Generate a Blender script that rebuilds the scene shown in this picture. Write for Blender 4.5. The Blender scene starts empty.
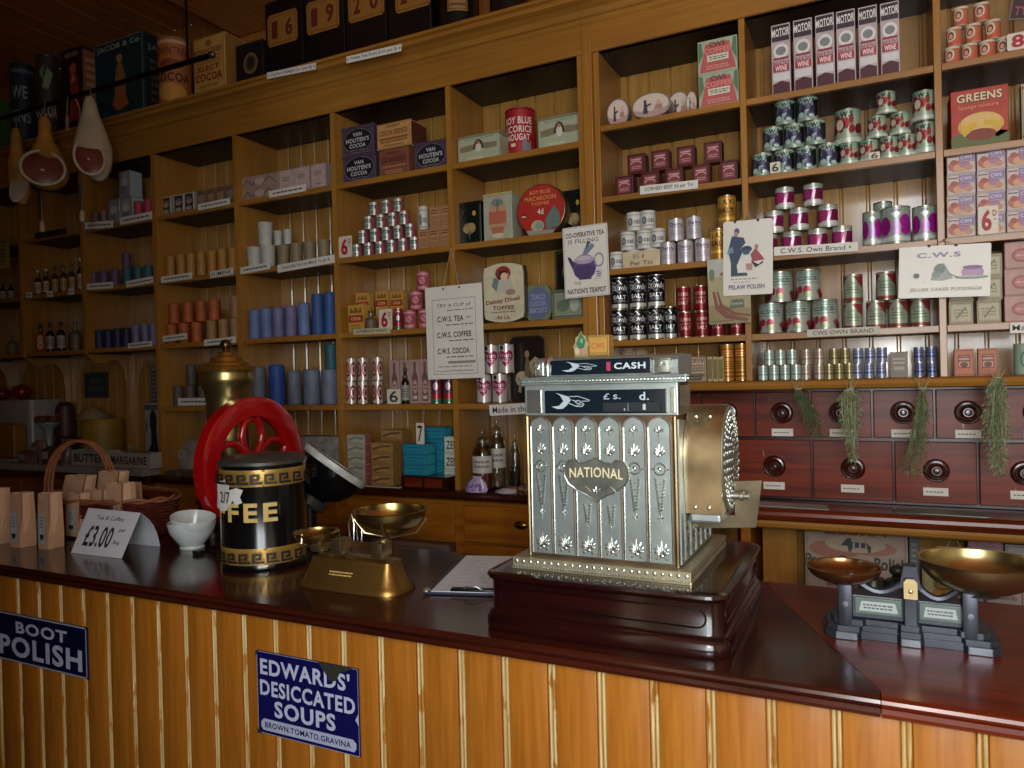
import bpy, bmesh, math, random
from mathutils import Vector, Matrix, Euler
random.seed(7)
PI = math.pi
sc = bpy.context.scene
COL = sc.collection

# ---------------------------------------------------------------- camera
F, YAW, PIT, ROLL = 738.4, 0.45827197, -0.00705933, 0.02553367
EYE = Vector((0, 0, 1.45))
_cy, _sy = math.cos(YAW), math.sin(YAW)
FWD = Vector((-_sy * math.cos(PIT), _cy * math.cos(PIT), math.sin(PIT)))
_r0 = Vector((_cy, _sy, 0)); _u0 = _r0.cross(FWD)
RGT = math.cos(ROLL) * _r0 - math.sin(ROLL) * _u0
UPV = math.sin(ROLL) * _r0 + math.cos(ROLL) * _u0
cam = bpy.data.cameras.new('camera'); cam.sensor_width = 36; cam.lens = 36 * F / 1024
cam.clip_start = 0.02
camo = bpy.data.objects.new('camera', cam); COL.objects.link(camo)
camo.matrix_world = Matrix((( RGT.x, UPV.x, -FWD.x, EYE.x), (RGT.y, UPV.y, -FWD.y, EYE.y), (RGT.z, UPV.z, -FWD.z, EYE.z), (0, 0, 0, 1)))
sc.camera = camo

def ray(x, y): return FWD + RGT * ((x - 512) / F) - UPV * ((y - 384) / F)
def atY(x, y, Y): d = ray(x, y); return EYE + d * (Y / d.y)
def atZ(x, y, Z): d = ray(x, y); return EYE + d * ((Z - EYE.z) / d.z)
def atX(x, y, X): d = ray(x, y); return EYE + d * (X / d.x)
def depth(p): return (Vector(p) - EYE).dot(FWD)
def diam(wpx, p):
    v = Vector(p) - EYE; d = v.dot(FWD); c = d / math.hypot(d, v.dot(RGT))
    return wpx * d * c / F
def facing(p, k=.7): return k * math.atan2(-p[0], p[1])

# ---------------------------------------------------------------- materials
def lin(h):
    if isinstance(h, str):
        h = h.lstrip('#'); h = [int(h[i:i + 2], 16) / 255 for i in (0, 2, 4)]
    return [c / 12.92 if c <= .04045 else ((c + .055) / 1.055) ** 2.4 for c in h]
_mc = {}
def M(col, rough=.5, metal=0.0, vary=.12, scale=25.0, bump=0.0, coat=0.0, spec=.5):
    key = (str(col), rough, metal, vary, scale, bump, coat, spec)
    if key in _mc: return _mc[key]
    m = bpy.data.materials.new('paint_' + str(col).strip('#')); m.use_nodes = True
    nt = m.node_tree; b = nt.nodes['Principled BSDF']
    c = lin(col)
    tc = nt.nodes.new('ShaderNodeTexCoord'); nz = nt.nodes.new('ShaderNodeTexNoise')
    nz.inputs['Scale'].default_value = scale; nz.inputs['Detail'].default_value = 4
    nt.links.new(tc.outputs['Object'], nz.inputs['Vector'])
    rp = nt.nodes.new('ShaderNodeValToRGB')
    rp.color_ramp.elements[0].position = .3; rp.color_ramp.elements[1].position = .7
    rp.color_ramp.elements[0].color = [x * (1 - vary) for x in c] + [1]
    rp.color_ramp.elements[1].color = [min(1, x * (1 + vary)) for x in c] + [1]
    nt.links.new(nz.outputs['Fac'], rp.inputs['Fac']); nt.links.new(rp.outputs['Color'], b.inputs['Base Color'])
    b.inputs['Roughness'].default_value = rough; b.inputs['Metallic'].default_value = metal
    b.inputs['Coat Weight'].default_value = coat; b.inputs['Coat Roughness'].default_value = .15
    b.inputs['Specular IOR Level'].default_value = spec
    if bump:
        bp = nt.nodes.new('ShaderNodeBump'); bp.inputs['Strength'].default_value = bump; bp.inputs['Distance'].default_value = .004
        nt.links.new(nz.outputs['Fac'], bp.inputs['Height']); nt.links.new(bp.outputs['Normal'], b.inputs['Normal'])
    _mc[key] = m; return m

def wood(name, dark, light, rough=.35, axis='Z', scale=3.0, coat=.0, bump=.08, wear=None, spec=.5):
    m = bpy.data.materials.new(name); m.use_nodes = True
    nt = m.node_tree; b = nt.nodes['Principled BSDF']; N = nt.nodes.new; L = nt.links.new
    tc = N('ShaderNodeTexCoord'); mp = N('ShaderNodeMapping')
    s = [22.0, 22.0, 22.0]; s['XYZ'.index(axis)] = 1.1
    mp.inputs['Scale'].default_value = [q * scale / 3 for q in s]
    L(tc.outputs['Object'], mp.inputs['Vector'])
    n1 = N('ShaderNodeTexNoise'); n1.inputs['Scale'].default_value = 2.2; n1.inputs['Detail'].default_value = 7; n1.inputs['Distortion'].default_value = .6
    L(mp.outputs['Vector'], n1.inputs['Vector'])
    rp = N('ShaderNodeValToRGB'); rp.color_ramp.elements[0].position = .3; rp.color_ramp.elements[1].position = .72
    rp.color_ramp.elements[0].color = lin(dark) + [1]; rp.color_ramp.elements[1].color = lin(light) + [1]
    L(n1.outputs['Fac'], rp.inputs['Fac'])
    n2 = N('ShaderNodeTexNoise'); n2.inputs['Scale'].default_value = 1.3; n2.inputs['Detail'].default_value = 3
    L(tc.outputs['Object'], n2.inputs['Vector'])
    mx = N('ShaderNodeMix'); mx.data_type = 'RGBA'; mx.blend_type = 'MULTIPLY'
    r2 = N('ShaderNodeValToRGB'); r2.color_ramp.elements[0].color = (.72, .68, .62, 1); r2.color_ramp.elements[1].color = (1.0, 1.0, 1.0, 1)
    r2.color_ramp.elements[0].position = .35; r2.color_ramp.elements[1].position = .65
    L(n2.outputs['Fac'], r2.inputs['Fac']); mx.inputs[0].default_value = .8
    L(rp.outputs['Color'], mx.inputs[6]); L(r2.outputs['Color'], mx.inputs[7])
    out = mx.outputs[2]
    if wear:
        n3 = N('ShaderNodeTexNoise'); n3.inputs['Scale'].default_value = 16; n3.inputs['Detail'].default_value = 6
        mp3 = N('ShaderNodeMapping'); mp3.inputs['Scale'].default_value = (2.2, 2.2, .6)
        L(tc.outputs['Object'], mp3.inputs['Vector']); L(mp3.outputs['Vector'], n3.inputs['Vector'])
        r3 = N('ShaderNodeValToRGB'); r3.color_ramp.elements[0].position = wear[1]; r3.color_ramp.elements[1].position = wear[1] + .04
        r3.color_ramp.elements[0].color = (0, 0, 0, 1); r3.color_ramp.elements[1].color = (1, 1, 1, 1)
        L(n3.outputs['Fac'], r3.inputs['Fac'])
        m3 = N('ShaderNodeMix'); m3.data_type = 'RGBA'; L(r3.outputs['Color'], m3.inputs[0]); L(out, m3.inputs[6]); m3.inputs[7].default_value = lin(wear[0]) + [1]
        out = m3.outputs[2]
    L(out, b.inputs['Base Color'])
    b.inputs['Roughness'].default_value = rough; b.inputs['Coat Weight'].default_value = coat; b.inputs['Coat Roughness'].default_value = .12
    b.inputs['Specular IOR Level'].default_value = spec
    if bump:
        bp = N('ShaderNodeBump'); bp.inputs['Strength'].default_value = bump; bp.inputs['Distance'].default_value = .003
        L(n1.outputs['Fac'], bp.inputs['Height']); L(bp.outputs['Normal'], b.inputs['Normal'])
    return m

def glass(col='#dfe6e2', rough=.03):
    m = bpy.data.materials.new('jar_glass'); m.use_nodes = True
    nt = m.node_tree; b = nt.nodes['Principled BSDF']
    nz = nt.nodes.new('ShaderNodeTexNoise'); nz.inputs['Scale'].default_value = 6
    rp = nt.nodes.new('ShaderNodeValToRGB'); c = lin(col)
    rp.color_ramp.elements[0].color = [x * .95 for x in c] + [1]; rp.color_ramp.elements[1].color = c + [1]
    nt.links.new(nz.outputs['Fac'], rp.inputs['Fac']); nt.links.new(rp.outputs['Color'], b.inputs['Base Color'])
    b.inputs['Roughness'].default_value = rough
    tr = nt.nodes.new('ShaderNodeBsdfTransparent'); tr.inputs['Color'].default_value = (.86, .88, .85, 1)
    lw = nt.nodes.new('ShaderNodeLayerWeight'); lw.inputs['Blend'].default_value = .35
    rr = nt.nodes.new('ShaderNodeMapRange'); rr.inputs['To Min'].default_value = .08; rr.inputs['To Max'].default_value = .6
    mx = nt.nodes.new('ShaderNodeMixShader'); nt.links.new(lw.outputs['Facing'], rr.inputs['Value']); nt.links.new(rr.outputs['Result'], mx.inputs['Fac'])
    gl = nt.nodes.new('ShaderNodeBsdfGlossy'); gl.inputs['Roughness'].default_value = rough; nt.links.new(rp.outputs['Color'], gl.inputs['Color'])
    nt.links.new(tr.outputs[0], mx.inputs[1]); nt.links.new(gl.outputs[0], mx.inputs[2]); nt.links.new(mx.outputs[0], nt.nodes['Material Output'].inputs['Surface'])
    return m

# ---------------------------------------------------------------- mesh builder
class MB:
    def __init__(s): s.v = []; s.f = []; s.m = []; s.sm = []; s.mats = []
    def mi(s, mat):
        if mat not in s.mats: s.mats.append(mat)
        return s.mats.index(mat)
    def add(s, vs, fs, mat, smooth=False, T=None):
        o = len(s.v)
        s.v += [tuple(T @ Vector(p)) if T else tuple(p) for p in vs]
        k = s.mi(mat)
        for f in fs: s.f.append([i + o for i in f]); s.m.append(k); s.sm.append(smooth)
        return s
    def box(s, x0, x1, y0, y1, z0, z1, mat, bev=0.0, T=None):
        if bev <= 0:
            vs = [(x, y, z) for x in (x0, x1) for y in (y0, y1) for z in (z0, z1)]
            return s.add(vs, [(0, 1, 3, 2), (4, 6, 7, 5), (0, 4, 5, 1), (2, 3, 7, 6), (0, 2, 6, 4), (1, 5, 7, 3)], mat, False, T)
        bm = bmesh.new(); bmesh.ops.create_cube(bm, size=1)
        for v in bm.verts:
            v.co = Vector(((x0 + x1) / 2 + v.co.x * (x1 - x0), (y0 + y1) / 2 + v.co.y * (y1 - y0), (z0 + z1) / 2 + v.co.z * (z1 - z0)))
        bmesh.ops.bevel(bm, geom=bm.edges[:], offset=bev, segments=2, affect='EDGES', profile=.5)
        vs = [v.co.copy() for v in bm.verts]; fs = [[q.index for q in f.verts] for f in bm.faces]; bm.free()
        return s.add(vs, fs, mat, False, T)
    def lathe(s, prof, mat, seg=24, T=None, smooth=True, sx=1.0, sy=1.0, cap=True):
        vs = []; fs = []; n = len(prof)
        for k in range(seg):
            a = 2 * PI * k / seg; c, q = math.cos(a), math.sin(a)
            for r, z in prof: vs.append((r * c * sx, r * q * sy, z))
        for k in range(seg):
            j = (k + 1) % seg
            for i in range(n - 1):
                if prof[i][0] < 1e-6 and prof[i + 1][0] < 1e-6: continue
                fs.append((k * n + i, j * n + i, j * n + i + 1, k * n + i + 1))
        if cap:
            if prof[0][0] > 1e-6: fs.append([k * n for k in range(seg)][::-1])
            if prof[-1][0] > 1e-6: fs.append([k * n + n - 1 for k in range(seg)])
        return s.add(vs, fs, mat, smooth, T)
    def tube(s, pts, r, mat, seg=8, smooth=True, closed=False, T=None):
        pts = [Vector(p) for p in pts]; n = len(pts); vs = []; fs = []
        rr = r if isinstance(r, (list, tuple)) else [r] * n
        prev = None
        for i, p in enumerate(pts):
            if closed: t = pts[(i + 1) % n] - pts[i - 1]
            else: t = pts[min(i + 1, n - 1)] - pts[max(i - 1, 0)]
            t.normalize()
            if prev is None:
                u = t.orthogonal().normalized()
            else:
                u = (prev - t * prev.dot(t)); u = u.normalized() if u.length > 1e-6 else t.orthogonal().normalized()
            prev = u; w = t.cross(u)
            for k in range(seg):
                a = 2 * PI * k / seg; vs.append(p + (u * math.cos(a) + w * math.sin(a)) * rr[i])
        for i in range(n if closed else n - 1):
            j = (i + 1) % n
            for k in range(seg):
                q = (k + 1) % seg; fs.append((i * seg + k, i * seg + q, j * seg + q, j * seg + k))
        if not closed:
            fs.append(list(range(seg))[::-1]); fs.append([(n - 1) * seg + k for k in range(seg)])
        return s.add(vs, fs, mat, smooth, T)
    def prism(s, poly, d0, d1, mat, plane='XZ', T=None, smooth=False):
        """polygon in a plane, extruded along the remaining axis from d0 to d1"""
        n = len(poly)
        def P(a, b, d): return {'XZ': (a, d, b), 'YZ': (d, a, b), 'XY': (a, b, d)}[plane]
        vs = [P(a, b, d0) for a, b in poly] + [P(a, b, d1) for a, b in poly]
        fs = [list(range(n)), [n + i for i in range(n)][::-1]] + [(i, (i + 1) % n, n + (i + 1) % n, n + i) for i in range(n)]
        bm = bmesh.new(); bv = [bm.verts.new(p) for p in vs]
        for f in fs: bm.faces.new([bv[i] for i in f])
        bmesh.ops.recalc_face_normals(bm, faces=bm.faces[:]); bmesh.ops.triangulate(bm, faces=[f for f in bm.faces if len(f.verts) > 4])
        bm.verts.index_update(); fs = [[q.index for q in f.verts] for f in bm.faces]; vs = [v.co.copy() for v in bm.verts]; bm.free()
        return s.add(vs, fs, mat, smooth, T)
    def ball(s, c, rx, ry, rz, mat, seg=10, rings=6, T=None):
        prof = [(max(0, math.sin(PI * i / rings)), -math.cos(PI * i / rings)) for i in range(rings + 1)]
        prof[0] = (0, -1); prof[-1] = (0, 1)
        A = Matrix.Translation(c) @ Matrix.Diagonal((rx, ry, rz, 1))
        return s.lathe(prof, mat, seg, (T @ A) if T else A, True)
    def build(s, name, parent=None, loc=None, autosmooth=None):
        me = bpy.data.meshes.new(name)
        me.from_pydata(s.v, [], s.f); me.validate()
        for m in s.mats: me.materials.append(m)
        if len(me.polygons) == len(s.m):
            me.polygons.foreach_set('material_index', s.m); me.polygons.foreach_set('use_smooth', s.sm)
        bm = bmesh.new(); bm.from_mesh(me)
        bmesh.ops.remove_doubles(bm, verts=bm.verts[:], dist=1e-6)
        bm.to_mesh(me); bm.free()
        if any(s.sm):
            try: me.set_sharp_from_angle(angle=math.radians(38))
            except Exception: pass
        o = bpy.data.objects.new(name, me); COL.objects.link(o)
        if parent: o.parent = parent
        if loc: o.location = loc
        return o

def thing(name, loc=(0, 0, 0), rz=0.0, label=None, cat=None, group=None):
    o = bpy.data.objects.new(name, None); COL.objects.link(o); o.empty_display_size = .05
    o.location = loc; o.rotation_euler = (0, 0, rz)
    tag(o, label, cat, group); return o
def tag(o, label=None, cat=None, group=None, kind=None):
    if label: o['label'] = label
    if cat: o['category'] = cat
    if group: o['group'] = group
    if kind: o['kind'] = kind
    return o
def structure(o): o['kind'] = 'structure'; return o
KIDS = {}
def kids(o):
    return [c for c in bpy.data.objects if c.parent is o]
def dup(root):
    r = root.copy(); COL.objects.link(r)
    if root.name not in KIDS: KIDS[root.name] = [(c, kids(c)) for c in kids(root)]
    for c, gs in KIDS[root.name]:
        d = c.copy(); COL.objects.link(d); d.parent = r
        for g in gs:
            e = g.copy(); COL.objects.link(e); e.parent = d
    for k in ('label', 'category', 'group'):
        if k in r: del r[k]
    return r

# ---------------------------------------------------------------- writing and printed pictures
_tx = {}
def text_mesh(t, bold=0.0):
    key = (t, bold)
    if key in _tx: return _tx[key]
    cu = bpy.data.curves.new('writing', 'FONT'); cu.body = t; cu.size = 1; cu.resolution_u = 3; cu.offset = bold * .42; cu.space_character = 1 + bold * 1.6; cu.fill_mode = 'FRONT'
    cu.align_x = 'CENTER'
    o = bpy.data.objects.new('writing', cu); COL.objects.link(o)
    dg = bpy.context.evaluated_depsgraph_get(); dg.update()
    me = bpy.data.meshes.new_from_object(o.evaluated_get(dg))
    vs = [(v.co.x, v.co.y) for v in me.vertices]; fs = [list(p.vertices) for p in me.polygons]
    bpy.data.objects.remove(o); bpy.data.curves.remove(cu); bpy.data.meshes.remove(me)
    if vs:
        x0, x1 = min(v[0] for v in vs), max(v[0] for v in vs); y0, y1 = min(v[1] for v in vs), max(v[1] for v in vs)
        vs = [((x - x0) / (x1 - x0 or 1), (y - y0) / (y1 - y0 or 1)) for x, y in vs]; asp = (x1 - x0) / (y1 - y0 or 1)
    else: asp = 1
    _tx[key] = (vs, fs, asp); return _tx[key]

def tess(uv, fs, on):
    if not on: return uv, fs
    uv = list(uv); out = []; todo = [tuple(f) for f in fs]
    while todo:
        f = todo.pop()
        e = max(range(3), key=lambda i: abs(uv[f[i]][0] - uv[f[(i + 1) % 3]][0]))
        a, b, c = f[e], f[(e + 1) % 3], f[(e + 2) % 3]
        if abs(uv[a][0] - uv[b][0]) < .11: out.append(f); continue
        uv.append(((uv[a][0] + uv[b][0]) / 2, (uv[a][1] + uv[b][1]) / 2)); m = len(uv) - 1
        todo += [(a, m, c), (m, b, c)]
    return uv, out
def print_on(spec, w, h, mapf, ink, mb_shapes, mb_text, lift0=0.0, wrap=False):
    """spec: list of printed shapes in the unit square of a w x h face; mapf(u, v, lift) gives the point."""
    step = .00035; k = 0
    for sp in spec:
        k += 1; lf = lift0 + k * step; t = sp[0]
        if t == 'r':      # rectangle u0 v0 u1 v1 colour
            _, a, b, c, d, col = sp[:6]; n = max(1, int(abs(c - a) * 14))
            vs = []; fs = []
            for i in range(n + 1):
                u = a + (c - a) * i / n; vs += [mapf(u, b, lf), mapf(u, d, lf)]
            for i in range(n): fs.append((2 * i, 2 * i + 2, 2 * i + 3, 2 * i + 1))
            mb_shapes.add(vs, fs, ink(col))
        elif t == 'o':    # frame outline: u0 v0 u1 v1 thickness(of height) colour
            _, a, b, c, d, th, col = sp; tu = th * h / w
            for q in ((a, b, c, b + th), (a, d - th, c, d), (a, b, a + tu, d), (c - tu, b, c, d)):
                n = max(1, int(abs(q[2] - q[0]) * 14)); vs = []; fs = []
                for i in range(n + 1):
                    u = q[0] + (q[2] - q[0]) * i / n; vs += [mapf(u, q[1], lf), mapf(u, q[3], lf)]
                for i in range(n): fs.append((2 * i, 2 * i + 2, 2 * i + 3, 2 * i + 1))
                mb_shapes.add(vs, fs, ink(col))
        elif t == 'e':    # ellipse cu cv ru rv colour
            _, cu, cv, ru, rv, col = sp; n = 20
            uv = [(cu, cv)] + [(cu + ru * math.cos(2 * PI * i / n), cv + rv * math.sin(2 * PI * i / n)) for i in range(n)]
            uv, fs = tess(uv, [(0, 1 + i, 1 + (i + 1) % n) for i in range(n)], wrap)
            mb_shapes.add([mapf(a, b, lf) for a, b in uv], fs, ink(col))
        elif t == 'g':    # ring cu cv ru rv thickness colour
            _, cu, cv, ru, rv, th, col = sp; n = 24; vs = []
            for i in range(n):
                c, q = math.cos(2 * PI * i / n), math.sin(2 * PI * i / n)
                vs += [mapf(cu + ru * c, cv + rv * q, lf), mapf(cu + ru * (1 - th) * c, cv + rv * (1 - th) * q, lf)]
            mb_shapes.add(vs, [(2 * i, (2 * i + 2) % (2 * n), (2 * i + 3) % (2 * n), 2 * i + 1) for i in range(n)], ink(col))
        elif t == 'p':    # polygon [(u,v)...] colour
            pts = sp[1]; bm = bmesh.new(); f = bm.faces.new([bm.verts.new((u * w, v * h, 0)) for u, v in pts])
            bmesh.ops.triangulate(bm, faces=[f]); bm.verts.index_update()
            fs = [[q.index for q in f.verts] for f in bm.faces]; uv, fs = tess([(v.co.x / w, v.co.y / h) for v in bm.verts], fs, wrap); bm.free()
            mb_shapes.add([mapf(a, b, lf) for a, b in uv], fs, ink(sp[2]))
        elif t == 'l':    # polyline [(u,v)...] thickness(of height) colour
            pts = sp[1]; th = sp[2] * h / 2
            for (a, b), (c, d) in zip(pts[:-1], pts[1:]):
                dx, dy = (c - a) * w, (d - b) * h; q = math.hypot(dx, dy) or 1; nx, ny = -dy / q * th / w, dx / q * th / h
                mb_shapes.add([mapf(a + nx, b + ny, lf), mapf(a - nx, b - ny, lf), mapf(c - nx, d - ny, lf), mapf(c + nx, d + ny, lf)], [(0, 1, 2, 3)], ink(sp[3]))
        elif t == 't':    # text string cu cv height width(None) colour [bold] [shear/rise]
            _, s, cu, cv, hh, ww, col = sp[:7]; bold = sp[7] if len(sp) > 7 else .02; rise = sp[8] if len(sp) > 8 else 0
            vs, fs, asp = text_mesh(s, bold)
            if ww is None: ww = hh * h * asp / w
            vv = [mapf(cu + (x - .5) * ww, cv + (y - .5) * hh + rise * (x - .5), lf) for x, y in vs]
            mb_text.add(vv, fs, ink(col))
        elif t == 's':    # rows of small unreadable print: u0 v0 u1 v1 rows colour
            _, a, b, c, d, rows, col = sp; rnd = random.Random(hash((a, b, rows)) & 255)
            for j in range(rows):
                y = b + (d - b) * (j + .25) / rows; y2 = y + (d - b) * .5 / rows; x = a + rnd.random() * .03
                while x < c - .02:
                    e = min(c, x + (.04 + .08 * rnd.random()))
                    mb_text.add([mapf(x, y, lf), mapf(e, y, lf), mapf(e, y2, lf), mapf(x, y2, lf)], [(0, 1, 2, 3)], ink(col)); x = e + .022

INK = lambda c: M(c, .55, 0, .06, 40)
def face_print(root, spec, x0, z0, w, h, y, name_shapes='label', name_text='lettering', ink=INK, T=None):
    a, b = MB(), MB()
    def mp(u, v, l):
        p = Vector((x0 + u * w, y - l, z0 + v * h)); return T @ p if T else p
    print_on(spec, w, h, mp, ink, a, b)
    if a.f: a.build(name_shapes, root)
    if b.f: b.build(name_text, root)
def wrap_print(root, spec, r, z0, h, arc=PI, mid=0.0, name_shapes='label', name_text='lettering', ink=INK, rfun=None, base=None):
    a, b = MB(), MB()
    w = r * arc
    def mp(u, v, l):
        an = mid + (u - .5) * arc; rr = (rfun(v) if rfun else r) + l
        return Vector((rr * math.sin(an), -rr * math.cos(an), z0 + v * h))
    if base:
        n = 32; vs = []; rr = r + .0002
        for i in range(n): q = 2 * PI * i / n; vs += [(rr * math.cos(q), rr * math.sin(q), z0), (rr * math.cos(q), rr * math.sin(q), z0 + h)]
        a.add(vs, [(2 * i, (2 * i + 2) % (2 * n), (2 * i + 3) % (2 * n), 2 * i + 1) for i in range(n)], ink(base), True)
    print_on(spec, w, h, mp, ink, a, b, .0003 + (r * .006 if not rfun else 0), True)
    if a.f: a.build(name_shapes, root)
    if b.f: b.build(name_text, root)

# ---------------------------------------------------------------- kinds of goods (one prototype each, copied below)
TINPLATE = lambda: M('#b8b09c', .3, .9, .15, 60)
def can_kind(name, d, h, body='#b8b09c', base=None, spec=(), rim=.05, arc=PI, metal=True):
    t = thing(name); r = d / 2; mb = MB(); q = rim * h * .5
    bm_ = M(body, .28, .85, .12, 60) if metal else M(body, .45)
    prof = [(0, 0), (r * .93, 0), (r, q * .3), (r, q), (r * .975, q * 1.2), (r * .975, h - q * 1.2), (r, h - q), (r, h - q * .2), (r * .95, h), (r * .9, h - q * .5), (0, h - q * .5)]
    mb.lathe(prof, bm_, 28, cap=False); mb.build('tin', t)
    wrap_print(t, spec, r * .976, h * rim * .7, h * (1 - 1.4 * rim), arc, 0, base=base, ink=(lambda c: M(c, .3, .3, .06, 40)) if metal else INK)
    return t
def box_kind(name, w, d, h, body, spec=(), side=None, bev=None, part='carton', rough=.55, metal=0, lid=None, top=None):
    t = thing(name); mb = MB()
    mb.box(-w / 2, w / 2, 0, d, 0, h if not lid else h * (1 - lid), M(body, rough, metal), bev if bev is not None else min(w, d, h) * .02)
    mb.build(part, t)
    if lid:
        l = MB(); e = w * .012; l.box(-w / 2 - e, w / 2 + e, -e, d + e, h * (1 - lid), h, M(top or body, rough, metal), min(w, d) * .02); l.build('lid', t)
    face_print(t, spec, -w / 2, 0, w, h, -.0004)
    if side:
        T = Matrix.Translation((w / 2 + .0004, d / 2, 0)) @ Matrix.Rotation(PI / 2, 4, 'Z')
        face_print(t, side, -d / 2, 0, d, h, 0, 'side_label', 'side_lettering', T=T)
    return t
def roll_kind(name, d, h, col, fold='#d0c8b8'):
    """a paper wrapped round pack with a folded, slightly domed end"""
    t = thing(name); r = d / 2; mb = MB(); m = M(col, .6, 0, .18, 18, .15)
    mb.lathe([(0, 0), (r * .92, 0), (r, h * .05), (r * 1.0, h * .3), (r * .98, h * .6), (r, h * .88), (r * .95, h * .96), (r * .8, h)], m, 18, cap=False)
    mb.build('wrapper', t)
    f = MB(); f.lathe([(r * .8, h), (r * .5, h * .985), (0, h * .98)], m, 18, cap=False)
    for k in range(6):
        a = k * PI / 3; f.add([(r * .1 * math.cos(a), r * .1 * math.sin(a), h * .99), (r * .78 * math.cos(a - .12), r * .78 * math.sin(a - .12), h * 1.0), (r * .78 * math.cos(a + .12), r * .78 * math.sin(a + .12), h * 1.004)], [(0, 1, 2)], m)
    f.build('folded_end', t); return t

PROTO = {}; DIM = {}; USED = set()
def kind(key, maker, w, d, h, *a, **k):
    """register a prototype with its natural size; round kinds pass d=None"""
    PROTO[key] = lambda: maker(key, *( (w, h) if d is None else (w, d, h)), *a, **k); DIM[key] = (w, d, h)
MADE = {}
def make(key, loc, w, h, label, cat, group=None, rz=0.0, dd=None):
    if key not in MADE: MADE[key] = PROTO[key](); o = MADE[key]
    else: o = dup(MADE[key])
    W, D, H = DIM[key]
    o.location = loc; o.rotation_euler = (0, 0, rz)
    o.scale = (w / W, (dd / D) if (dd and D) else w / W, h / H)
    tag(o, label, cat, group); return o

ORD = ['first', 'second', 'third', 'fourth', 'fifth', 'sixth', 'seventh', 'eighth', 'ninth', 'tenth']
def place_word(i, n):
    if n == 1: return ''
    if n == 2: return ('left one', 'right one')[i]
    if i == 0: return 'leftmost'
    if i == n - 1: return 'rightmost'
    if n == 3: return 'middle one'
    return ORD[i] + ' from left'
def row_word(j, n):
    if n == 1: return ''
    if n == 2: return ('of lower row', 'of upper row')[j]
    if j == 0: return 'of bottom row'
    if j == n - 1: return 'of top row'
    if n == 3: return 'of middle row'
    return 'of ' + ORD[j] + ' row up'
def pile(key, cat, desc, where, z0, Y, wpx, hpx, rows, group=None, k=.7, jit=.12, h=None, dd=None, lift=.0008, fill=.97, sizes=None):
    """rows (bottom first) of (y, [x centres]); where: words that place the pile"""
    rnd = random.Random(len(desc) * 7 + int(wpx * 10)); out = []
    cx = rows[0][1][len(rows[0][1]) // 2]; p0 = atY(cx, rows[0][0], Y)
    W, D, H = DIM[key]
    d = diam(wpx, p0) * fill
    hh = h if h else hpx * depth(p0) / F
    for j, (y, xs) in enumerate(rows):
        for i, x in enumerate(xs):
            p = atY(x, y, Y)
            s = ', '.join(q for q in [desc, ' '.join(q for q in [place_word(i, len(xs)) or ('single one' if len(rows) > 1 and len(xs) == 1 else ''), row_word(j, len(rows)) , where] if q)] if q)
            loc = Vector((p.x, Y, z0 + lift + j * (hh + .0004)))
            rz = (facing(p, k) if D is None else 0) + (rnd.uniform(-jit, jit) if D is None else rnd.uniform(-jit, jit) * .25)
            w_ = d
            if D is not None:
                w_ = atY(x + wpx / 2, y, Y).x - atY(x - wpx / 2, y, Y).x; w_ *= fill
            out.append(make(key, loc, w_, hh, s, cat, group, rz, dd))
    return out
def one(key, cat, label, x0, x1, ytop, z0, Y, group=None, rz=None, dd=None, ybot=None, fill=.985, lift=.0008, dz=0):
    """a single good: its left and right edges and its top in the photo, standing at height z0 on plane Y"""
    W, D, H = DIM[key]; ym = ytop + 12
    a, b = atY(x0, ym, Y), atY(x1, ym, Y); p = (a + b) / 2
    h = atY((x0 + x1) / 2, ytop, Y).z - z0 - dz
    if D is None:
        w = diam(x1 - x0, p) * fill; r = facing(p) if rz is None else rz
    else: w = (b.x - a.x) * fill; r = 0 if rz is None else rz
    return make(key, Vector((p.x, Y, z0 + lift)), w, h, label, cat, group, r, dd)
# ================================================================ the room
YS, YB = 2.80, 3.09            # front and back of the wall shelves
LZ = dict(A=2.40, B=2.045, C=1.69, D=1.347, E=0.965)
RZ = dict(A=2.444, B=2.162, C=1.873, D=1.59, E=1.42)
UX = [-5.42, -4.786, -4.18, -3.555, -2.935, -2.297, -1.656, -1.039]
VX = [-.974, -.415, .2, .815, 1.43]
W_SHELF = wood('pine_varnish', '#98692a', '#b07b32', .32, 'Z', coat=.25)
W_SHELFX = wood('pine_varnish_long', '#94652a', '#aa762f', .34, 'X', coat=.2)
W_BACK = wood('pine_back_boards', '#a2773a', '#bc8c48', .27, 'Z', coat=.85)
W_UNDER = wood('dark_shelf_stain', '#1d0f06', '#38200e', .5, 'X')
W_DARK = wood('mahogany_polish', '#260f0a', '#4a1c10', .2, 'X', coat=.45, bump=.03)
W_RED = wood('mahogany_red', '#4c1808', '#7c2c0e', .3, 'X', coat=.22, bump=.03, spec=.4)
W_DRAW = wood('mahogany_drawer', '#561f0e', '#863216', .36, 'X', coat=.04, bump=.03, spec=.25, wear=('#a89488', .70))
W_BASE = wood('register_base_mahogany', '#180708', '#2c0d0b', .16, 'X', coat=.5, bump=.02, wear=('#6a3a30', .74))
W_PLANK = wood('counter_planks', '#985a16', '#b27226', .4, 'Z', scale=5, coat=.08, spec=.3, wear=('#d8b070', .72))
W_BEAD = wood('worn_bead_paint', '#b88f48', '#e2d2a0', .55, 'Z', scale=8, bump=.2, wear=('#a8702a', .56))
W_CAB = wood('cabinet_orange_wood', '#8a4c12', '#b8741f', .33, 'X', coat=.3)
W_CEIL = wood('ceiling_boards', '#a86028', '#d48a44', .6, 'Y')
W_WALL = wood('upper_wall_boards', '#9c5c24', '#bc7834', .55, 'Z')
PLASTER = M('#b8a888', .8, 0, .1, 4); FLOORM = wood('floor_boards', '#3a2414', '#5c3a20', .5, 'X')

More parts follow.
